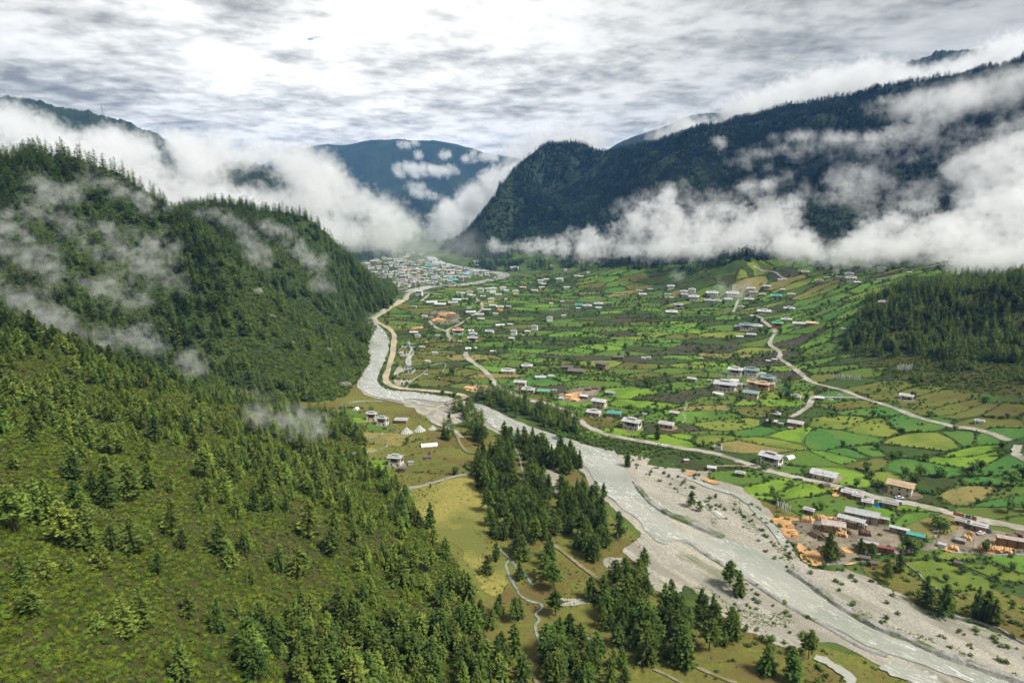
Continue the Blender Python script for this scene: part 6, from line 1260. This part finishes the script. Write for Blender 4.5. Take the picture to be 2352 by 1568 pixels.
# poles, mast, snags
for fn, x, y, h_, lb in ((c6,322,1250,8,'grey utility pole among plots below the complex'),(c6,830,1225,8,'grey utility pole beside the side lane'),(c6,1018,1140,7,'grey utility pole by the open shed at the junction'),(b3,978,225,8,'grey utility pole by the long pale-roofed house'),(b3,1238,280,8,'grey utility pole on the road by the workshops'),(c5,1510,1260,7,'grey utility pole by the river road'),(b3,1995,668,7,'white utility pole in the second timber yard'),(c6,770,825,8,'grey utility pole near the hill road')):
    p = ground(*fn(x, y))[0]; root = new_obj('utility_pole', None, label=lb, cat='pole', group='utility poles', loc=tuple(p)); MB().use(pole_m).tube((0, 0, -.3), (0, 0, h_), .16, .1, 6).build('post', root); MB().use(pole_m).box(-.9, .9, -.07, .07, h_ - .9, h_ - .75).build('crossarm', root)
hp_ = ground(*b3(1735, 630))[0]; root = new_obj('transformer_pole', None, label='twin-legged transformer pole beside the yard track', cat='pole', loc=tuple(hp_))
for s_ in (-1, 1): MB().use(pole_m).tube((s_ * 1.0, 0, -.3), (s_ * 1.0, 0, 7.5), .15, .12, 6).build('leg', root)
MB().use(pole_m).box(-1.4, 1.4, -.1, .1, 6.6, 6.85).build('crossarm', root); MB().use(pole_m).box(-.6, .6, -.4, .4, 3.4, 4.6).build('transformer', root)
mp_ = at_depth(np.array(236), np.array(268), np.array(2605.)); root = new_obj('radio_mast', None, label='thin lattice radio mast on the dark ridge above the cloud', cat='mast', loc=mp_.tolist()); mm = MB().use(pole_m)
for sx in (-1, 1):
    for sy in (-1, 1): mm.tube((sx * 4, sy * 4, -14), (sx * .4, sy * .4, 44), .5, .25, 4)
mm.build('leg_frame', root); mb_ = MB().use(pole_m)
for k in range(9):
    z0, z1 = k * 4.6, (k + 1) * 4.6; w0, w1 = 4 - 3.6 * (z0 + 14) / 58, 4 - 3.6 * (z1 + 14) / 58
    for s_ in (-1, 1): mb_.tube((-w0, s_ * w0, z0), (w1, s_ * w1, z1), .2, n=3); mb_.tube((s_ * w0, w0, z0), (s_ * w1, -w1, z1), .2, n=3)
mb_.build('bracing', root); MB().use(pole_m).tube((0, 0, 44), (0, 0, 54), .3, .15, 4).build('antenna', root)
for u, v, h_ in ((6,392,13),(57,388,16),(105,375,14),(133,372,16),(66,395,10),(80,392,8),(93,395,8),(155,380,8),(200,372,9),(208,368,8),(688/2.343,0,0),(715,0,0)):
    if not h_: continue
    p = ground(u, v + 8)[0]; g = random.Random(int(u)); m = MB().use(dead_m); m.tube((0, 0, -.5), (0, 0, h_), .28, .05, 5)
    for k in range(9): a = g.random() * 6.28; z = h_ * g.uniform(.3, .9); m.tube((0, 0, z), (math.cos(a) * 1.3, math.sin(a) * 1.3, z - .2), .07, .03, 3)
    m.build('dead_pine', label='bare dead pine standing up from the crest of the wooded peak', cat='tree', group='dead pines on the crest', loc=tuple(p))

cliff_m = mat('cliff_rock', (0.15, 0.145, 0.125), (0.30, 0.285, 0.25), 0.35, c3=(0.07, 0.085, 0.03), scale3=0.12, lo3=0.4, hi3=0.55, bump=0.5, bscale=0.6)
for x, y, r_, lb in ((1738,440,4.5,'pale bare rock outcrop among trees on the forested spur'), (1835,605,3.0,'small grey outcrop on the rocky rib of the spur'), (1960,780,3.2,'grey outcrop lower on the rocky rib of the spur'), (2330,1075,5.0,'grey rock face at the foot of the spur above the river bend'), (2215,830,3.0,'narrow outcrop on the grassy face of the spur')):
    p = ground(*c4(x, y))[0]; bm = bmesh.new(); bmesh.ops.create_icosphere(bm, subdivisions=3, radius=1.0)
    for q in bm.verts:
        n_ = float(fbm(np.array(q.co.x * 2.2 + x), np.array(q.co.y * 2.2 + q.co.z * 1.7), 611, 4)); q.co *= 0.6 + 0.8 * n_; q.co.x *= 1.3; q.co.z *= 1.2
    me = bpy.data.meshes.new('rock_outcrop'); bm.to_mesh(me); bm.free(); me.materials.append(cliff_m); o = new_obj('rock_outcrop', me, label=lb, cat='rock', loc=(p[0], p[1], p[2] - 0.35 * r_)); o.scale = (r_, r_, r_ * 0.9)
# ------------------------------------------------------------------ clouds and mist: real volumes hanging in the valley
def vol_mat(name, dens, col=(0.98, 0.985, 1.0), aniso=0.15):
    m = bpy.data.materials.new(name); m.use_nodes = True; t = m.node_tree; t.nodes.clear(); o = N(t, 'ShaderNodeOutputMaterial'); p = N(t, 'ShaderNodeVolumePrincipled')
    p.inputs['Color'].default_value = (*col, 1); p.inputs['Density'].default_value = dens; p.inputs['Anisotropy'].default_value = aniso; L(t, p.outputs[0], o.inputs['Volume']); return m, t, p
def cloud_mat(dens, r0, amp, edge, detail, seed, col, aniso, step, fine):
    """vapour: the shape grid eaten away by fine noise, so that edges break up into wisps"""
    m, t, p = vol_mat('cloud_vapour', dens, col, aniso); p.inputs['Density Attribute'].default_value = ''
    g = N(t, 'ShaderNodeAttribute', attribute_name='density').outputs['Fac']; pos = N(t, 'ShaderNodeNewGeometry').outputs['Position']
    n1 = noise(t, pos, fine / r0, detail, 0.62)
    x = math_node(t, 'ADD', math_node(t, 'MULTIPLY', math_node(t, 'SUBTRACT', g, 0.5), 3.0), math_node(t, 'MULTIPLY', math_node(t, 'SUBTRACT', n1, 0.5), amp))
    x = math_node(t, 'MULTIPLY', x, 1.0 / edge, True)
    L(t, math_node(t, 'MULTIPLY', x, dens), p.inputs['Density']); m.cycles.volume_step_rate = step; return m
def cloud_tree(r0, mn, mx, res, m_, big, seed):
    ng = bpy.data.node_groups.new('cloud', 'GeometryNodeTree'); ng.interface.new_socket('Geometry', in_out='INPUT', socket_type='NodeSocketGeometry'); ng.interface.new_socket('Geometry', in_out='OUTPUT', socket_type='NodeSocketGeometry')
    nd = ng.nodes; gi = nd.new('NodeGroupInput'); go = nd.new('NodeGroupOutput'); vc = nd.new('GeometryNodeVolumeCube'); px = nd.new('GeometryNodeProximity'); px.target_element = 'POINTS'
    def mth(op, a, b_=None, clamp=False):
        n = nd.new('ShaderNodeMath'); n.operation = op; n.use_clamp = clamp
        for i, x in enumerate((a, b_)):
            if isinstance(x, (int, float)): n.inputs[i].default_value = x
            elif x is not None: ng.links.new(x, n.inputs[i])
        return n.outputs[0]
    ng.links.new(gi.outputs[0], px.inputs[0]); nz = nd.new('ShaderNodeTexNoise'); nz.noise_dimensions = '4D'; nz.inputs['W'].default_value = seed; nz.inputs['Scale'].default_value = 0.55 / r0; nz.inputs['Detail'].default_value = 2.0; nz.inputs['Roughness'].default_value = 0.55
    base = mth('SUBTRACT', 1.0, mth('DIVIDE', px.outputs['Distance'], r0)); x = mth('ADD', base, mth('MULTIPLY', mth('SUBTRACT', nz.outputs[0], 0.5), big))
    # stored value: 0.5 is the nominal surface
    e = mth('ADD', mth('DIVIDE', x, 3.0), 0.5, True); fade = mth('MULTIPLY', mth('SUBTRACT', 2.2, mth('DIVIDE', px.outputs['Distance'], r0)), 1.5, True)
    ng.links.new(mth('MULTIPLY', e, fade), vc.inputs['Density']); vc.inputs['Min'].default_value = mn; vc.inputs['Max'].default_value = mx
    for k, q in zip(('Resolution X', 'Resolution Y', 'Resolution Z'), res): vc.inputs[k].default_value = int(q)
    sm_ = nd.new('GeometryNodeSetMaterial'); sm_.inputs['Material'].default_value = m_; ng.links.new(vc.outputs[0], sm_.inputs[0]); ng.links.new(sm_.outputs[0], go.inputs[0]); return ng
NVOX = 0
def cloud(name, label, pts, r0, dens, amp=2.6, edge=0.7, big=1.6, detail=4, aniso=0.1, col=(0.992, 0.995, 1.0), fine=2.0, step=0.75, cat='cloud'):
    global NVOX
    pts = np.asarray(pts, float); me = bpy.data.meshes.new(name); me.vertices.add(len(pts)); me.vertices.foreach_set('co', pts.astype(np.float32).ravel())
    o = new_obj(name, me, kind='stuff', label=label, cat=cat); pad = r0 * 2.0; mn = pts.min(0) - pad; mx = pts.max(0) + pad; vox = r0 / 2.6; res = np.clip(np.round((mx - mn) / vox), 8, 400); NVOX += np.prod(res)
    m_ = cloud_mat(dens, r0, amp, edge, detail, 0, col, aniso, step, fine); me.materials.append(m_)
    o.modifiers.new('cloud', 'NODES').node_group = cloud_tree(r0, mn.tolist(), mx.tolist(), res, m_, big, float(len(pts) % 17)); return o
def fill(poly, n, seed=1, holes=()):
    g = np.random.default_rng(seed); A = np.array(poly, float); lo, hi = A.min(0), A.max(0); out = np.zeros((0, 2))
    while len(out) < n:
        q = g.uniform(lo, hi, (n * 4, 2)); k = inside(A, q[:, 0], q[:, 1])
        for h_ in holes: k &= ~inside(h_, q[:, 0], q[:, 1])
        out = np.concatenate([out, q[k]])
    return out[:n]
def streak(lines, n, jit, seed=1):
    """picture positions strung along torn strands"""
    g = np.random.default_rng(seed); out = []
    for ln in lines:
        c = np.array(catmull(ln, 6)); k = g.uniform(0, len(c) - 1.001, int(n * len(ln) / 4)); i = k.astype(int); f = (k - i)[:, None]
        out.append(c[i] * (1 - f) + c[i + 1] * f + g.normal(0, 1, (len(k), 2)) * np.array([jit, jit * 0.6]))
    return np.concatenate(out)
def at_range(uv, d0, d1, seed=1):
    g = np.random.default_rng(seed); return at_depth(uv[:, 0], uv[:, 1], g.uniform(d0, d1, len(uv)))
def hug(uv, f0=0.90, f1=0.97, seed=1, cap=None):
    """points hanging a little in front of the slope seen at each picture position"""
    g = np.random.default_rng(seed); p = ground(uv[:, 0], uv[:, 1]); d = project(p)[2]
    if cap: d = np.minimum(d, cap)
    return at_depth(uv[:, 0], uv[:, 1], d * g.uniform(f0, f1, len(uv)))
# bank filling the side valley behind the spurs
cloud('cloud_bank', 'broad white cloud bank filling the side valley behind the forested spurs',
      at_range(fill([(-160,300),(-100,262),(0,262),(60,268),(110,300),(200,322),(300,325),(390,318),(480,335),(560,345),(640,350),(700,350),(745,375),(800,412),(840,445),(890,470),(930,510),(955,535),(965,552),(900,556),(820,552),(700,560),(400,560),(-160,560)], 620, 1, holes=([(500,410),(540,365),(620,375),(690,430),(680,460),(600,450),(540,450)], [(300,310),(360,315),(440,400),(430,440),(370,390)], [(690,470),(760,470),(840,520),(860,545),(780,520)])), 1380, 1760, 2), 36, 0.026, amp=3.4, big=2.6, edge=1.0)
cloud('cloud_bank', 'pale cloud rising along the valley side beyond the town gap',
      at_range(fill([(1000,505),(1025,475),(1060,455),(1110,420),(1165,380),(1190,385),(1140,460),(1090,520),(1050,555),(1015,560),(995,535)], 150, 3, holes=([(1060,480),(1110,450),(1100,470),(1065,495)],)), 3000, 3250, 4), 48, 0.020, amp=3.2, big=2.4)
cloud('cloud_plume', 'grey cloud plume rising behind the mountain shoulder', at_range(fill([(1150,350),(1200,330),(1270,300),(1320,290),(1365,315),(1410,338),(1380,350),(1300,345),(1200,370)], 70, 5), 3000, 3250, 6), 50, 0.009)
# belt along the foot of the long mountain
belt = [(1120,556),(1210,558),(1300,545),(1420,520),(1480,470),(1560,430),(1530,480),(1575,500),(1630,488),(1700,480),(1790,465),(1830,460),(1825,500),(1812,545),(1900,565),(1960,535),(2050,515),(2120,530),(2200,500),(2352,420),(2420,410),(2420,625),(2300,605),(2100,582),(1900,585),(1700,572),(1500,580),(1350,588),(1230,574),(1140,568)]
cloud('cloud_belt', 'bright white cloud belt along the foot of the forested mountain', hug(fill(belt, 620, 7, holes=([(1840,470),(1960,470),(1940,540),(1860,550)], [(2050,480),(2180,470),(2150,515),(2080,510)])), 0.88, 0.96, 8, 2000), 20, 0.036, amp=3.8, big=3.2, edge=1.0)
cloud('mist_cloud', 'torn white mist climbing the upper mountain forest', hug(np.concatenate([fill([(1800,308),(1860,306),(1930,315),(2000,312),(2060,295),(2110,265),(2150,230),(2220,195),(2240,225),(2170,290),(2120,330),(2050,348),(1980,342),(1900,330),(1830,322)], 120, 9), fill([(1895,402),(1940,380),(1990,392),(2015,428),(1960,436),(1905,428)], 40, 10), fill([(1965,390),(2010,384),(2045,420),(2000,436)], 24, 11), fill([(1635,322),(1685,325),(1660,334)], 6, 12), fill([(1690,428),(1790,415),(1740,438)], 9, 13), fill([(2050,470),(2160,470),(2130,490)], 12, 50), fill([(1600,478),(1660,470),(1640,486)], 6, 51)]), 0.94, 0.975, 14), 17, 0.022, amp=3.0, edge=0.9)
cloud('mist_cloud', 'thick mist patch on the near end of the mountain forest', hug(fill([(2150,400),(2200,370),(2280,330),(2400,295),(2400,500),(2280,500),(2210,462),(2235,415)], 150, 15), 0.90, 0.97, 16), 20, 0.026, amp=2.8)
cloud('cloud_cap', 'grey cloud cap covering the upper ridges behind the mountain', at_range(fill([(1500,315),(1600,278),(1700,250),(1800,210),(1900,180),(2000,155),(2090,165),(2200,160),(2300,110),(2450,70),(2450,170),(2200,195),(2100,205),(1950,220),(1750,262),(1600,310)], 260, 17, holes=([(2070,170),(2100,90),(2230,80),(2220,160)], [(1580,300),(1600,270),(1690,265),(1680,290)])), 2300, 2600, 18), 52, 0.016, amp=3.0)
# thin mist on the near slopes
S1_ = [[(40,460),(110,480),(170,530),(220,575),(300,600),(370,625),(430,660)], [(230,520),(290,560),(330,600),(380,640)], [(360,545),(375,590),(400,630)], [(-20,490),(40,530),(90,575),(130,600)], [(-20,560),(60,600),(130,640)], [(190,400),(250,425),(310,450),(345,480)], [(60,415),(130,440),(180,450)], [(-20,640),(60,690),(150,735),(230,785),(262,797)], [(30,680),(90,730),(140,770)], [(200,650),(260,665),(330,700)], [(280,770),(330,775),(350,800)], [(420,820),(440,850)]]
cloud('mist_cloud', 'thin torn mist drifting across the near wooded peak', hug(streak(S1_, 46, 17, 25), 0.90, 0.965, 25), 6.5, 0.060, amp=4.6, edge=2.2, big=2.6, fine=1.1, detail=5)
S2_ = [[(560,915),(620,930),(690,955),(740,975)], [(640,960),(690,985),(740,1000)], [(560,940),(600,960),(640,975)]]
cloud('mist_cloud', 'faint mist over the trees at the foot of the shoulder', hug(streak(S2_, 36, 12, 29), 0.90, 0.95, 29), 6, 0.050, amp=4.4, edge=2.2, big=2.4, fine=1.1, detail=5)
S3_ = [[(455,485),(520,500),(575,540),(600,590)], [(560,540),(590,590),(610,620)], [(600,520),(650,530),(700,560)], [(670,560),(705,590),(735,640),(750,660)], [(700,590),(745,600)]]
cloud('mist_cloud', 'thin mist strands on the crest of the far spur', hug(streak(S3_, 34, 10, 32), 0.93, 0.97, 32), 8, 0.050, amp=4.4, edge=2.2, big=2.4, fine=1.2, detail=5)
S4_ = [[(1880,330),(1960,350),(2040,370),(2120,350),(2200,300)], [(2050,440),(2140,440),(2200,400),(2260,330),(2352,270)], [(1980,470),(2060,480),(2140,460)], [(1560,470),(1640,450),(1720,440),(1800,410)], [(2100,260),(2180,250),(2260,210),(2352,180)], [(2180,350),(2240,400),(2300,440),(2380,450)], [(1850,440),(1920,455),(1990,450)], [(1700,370),(1780,350),(1850,345)], [(1420,490),(1500,450),(1560,425)], [(2000,250),(2080,240),(2160,215)]]
cloud('mist_cloud', 'ragged veils of mist over the whole mountain forest', hug(streak(S4_, 50, 16, 60), 0.94, 0.98, 60), 16, 0.022, amp=4.4, edge=2.0, big=3.0, fine=1.3, detail=5)
cloud('mist_cloud', 'grey cloud spilling over the highest end of the mountain ridge', hug(np.clip(streak([[(2060,250),(2130,235),(2200,215),(2280,195),(2380,170)], [(2200,235),(2270,225),(2380,200)], [(2300,180),(2380,160)]], 60, 12, 63), [0, 178], [2400, 900]), 0.93, 0.985, 63), 26, 0.018, amp=3.2, edge=1.4, big=2.6)
cloud('mist_cloud', 'thin pale veil over the far town and the gap', at_range(fill([(820,575),(900,560),(1000,550),(1060,560),(1120,590),(1000,610),(880,600)], 60, 61), 1800, 2600, 62), 60, 0.0030, amp=2.0, edge=1.5, big=1.5, detail=2)
# smoke over the hamlet, the complex and one bonfire
cloud('smoke', 'pale smoke over the large white halls of the hamlet', hug(np.concatenate([fill([(1640,655),(1720,640),(1725,680),(1660,690)], 26, 33), fill([(1530,620),(1570,630),(1560,655)], 10, 34)]), 0.95, 0.98, 35), 9, 0.016, amp=3.2, edge=1.3, cat='smoke')
cloud('smoke', 'faint smoke hanging over the large complex', hug(fill([(1640,870),(1760,850),(1790,880),(1700,900)], 24, 36), 0.95, 0.98, 37), 8, 0.008, amp=3.2, edge=1.3, cat='smoke')
b0 = ground(*c6(38, 1328))[0]; plume = np.array([b0 + np.array([0.9 * math.sin(k * 0.7) + k * 0.12, 0.3 * k * 0.2, 0.6 + k * 1.15]) for k in range(14)])
cloud('smoke', 'thin upright smoke plume rising from a plot beside the salmon bungalow', plume, 1.5, 0.14, cat='smoke')
# small clouds before the distant mountain
far = [fill([(900,388),(930,376),(1000,384),(1055,388),(1045,400),(960,400),(910,400)], 70, 40), fill([(925,428),(960,418),(990,440),(1015,455),(990,458),(940,440)], 24, 41), fill([(950,350),(965,352),(962,360),(950,358)], 3, 42), fill([(1005,352),(1040,355),(1030,362)], 4, 43), fill([(1065,362),(1100,366),(1080,370)], 4, 44), fill([(1080,350),(1150,360),(1130,366),(1085,360)], 10, 45), fill([(880,330),(960,328),(940,335)], 5, 46), fill([(870,470),(940,490),(900,500),(840,470)], 10, 47)]
cloud('cloud_fleece', 'scattered small white clouds before the distant blue mountain', at_range(np.concatenate(far), 4300, 4600, 48), 30, 0.022, amp=3.6, big=2.6)
print('voxels', NVOX / 1e6, 'M')
# ------------------------------------------------------------------ air
hz_m = vol_mat('valley_air', 5.0e-5, (0.17, 0.44, 1.0), 0.0)[0]
hb = MB().use(hz_m).box(-7500, 7500, -400, 11000, -3, 860); ho = hb.build('haze', kind='stuff', label='pale blue haze filling the whole valley air', cat='haze')
cy.volume_step_rate = 1.0; cy.volume_max_steps = 256
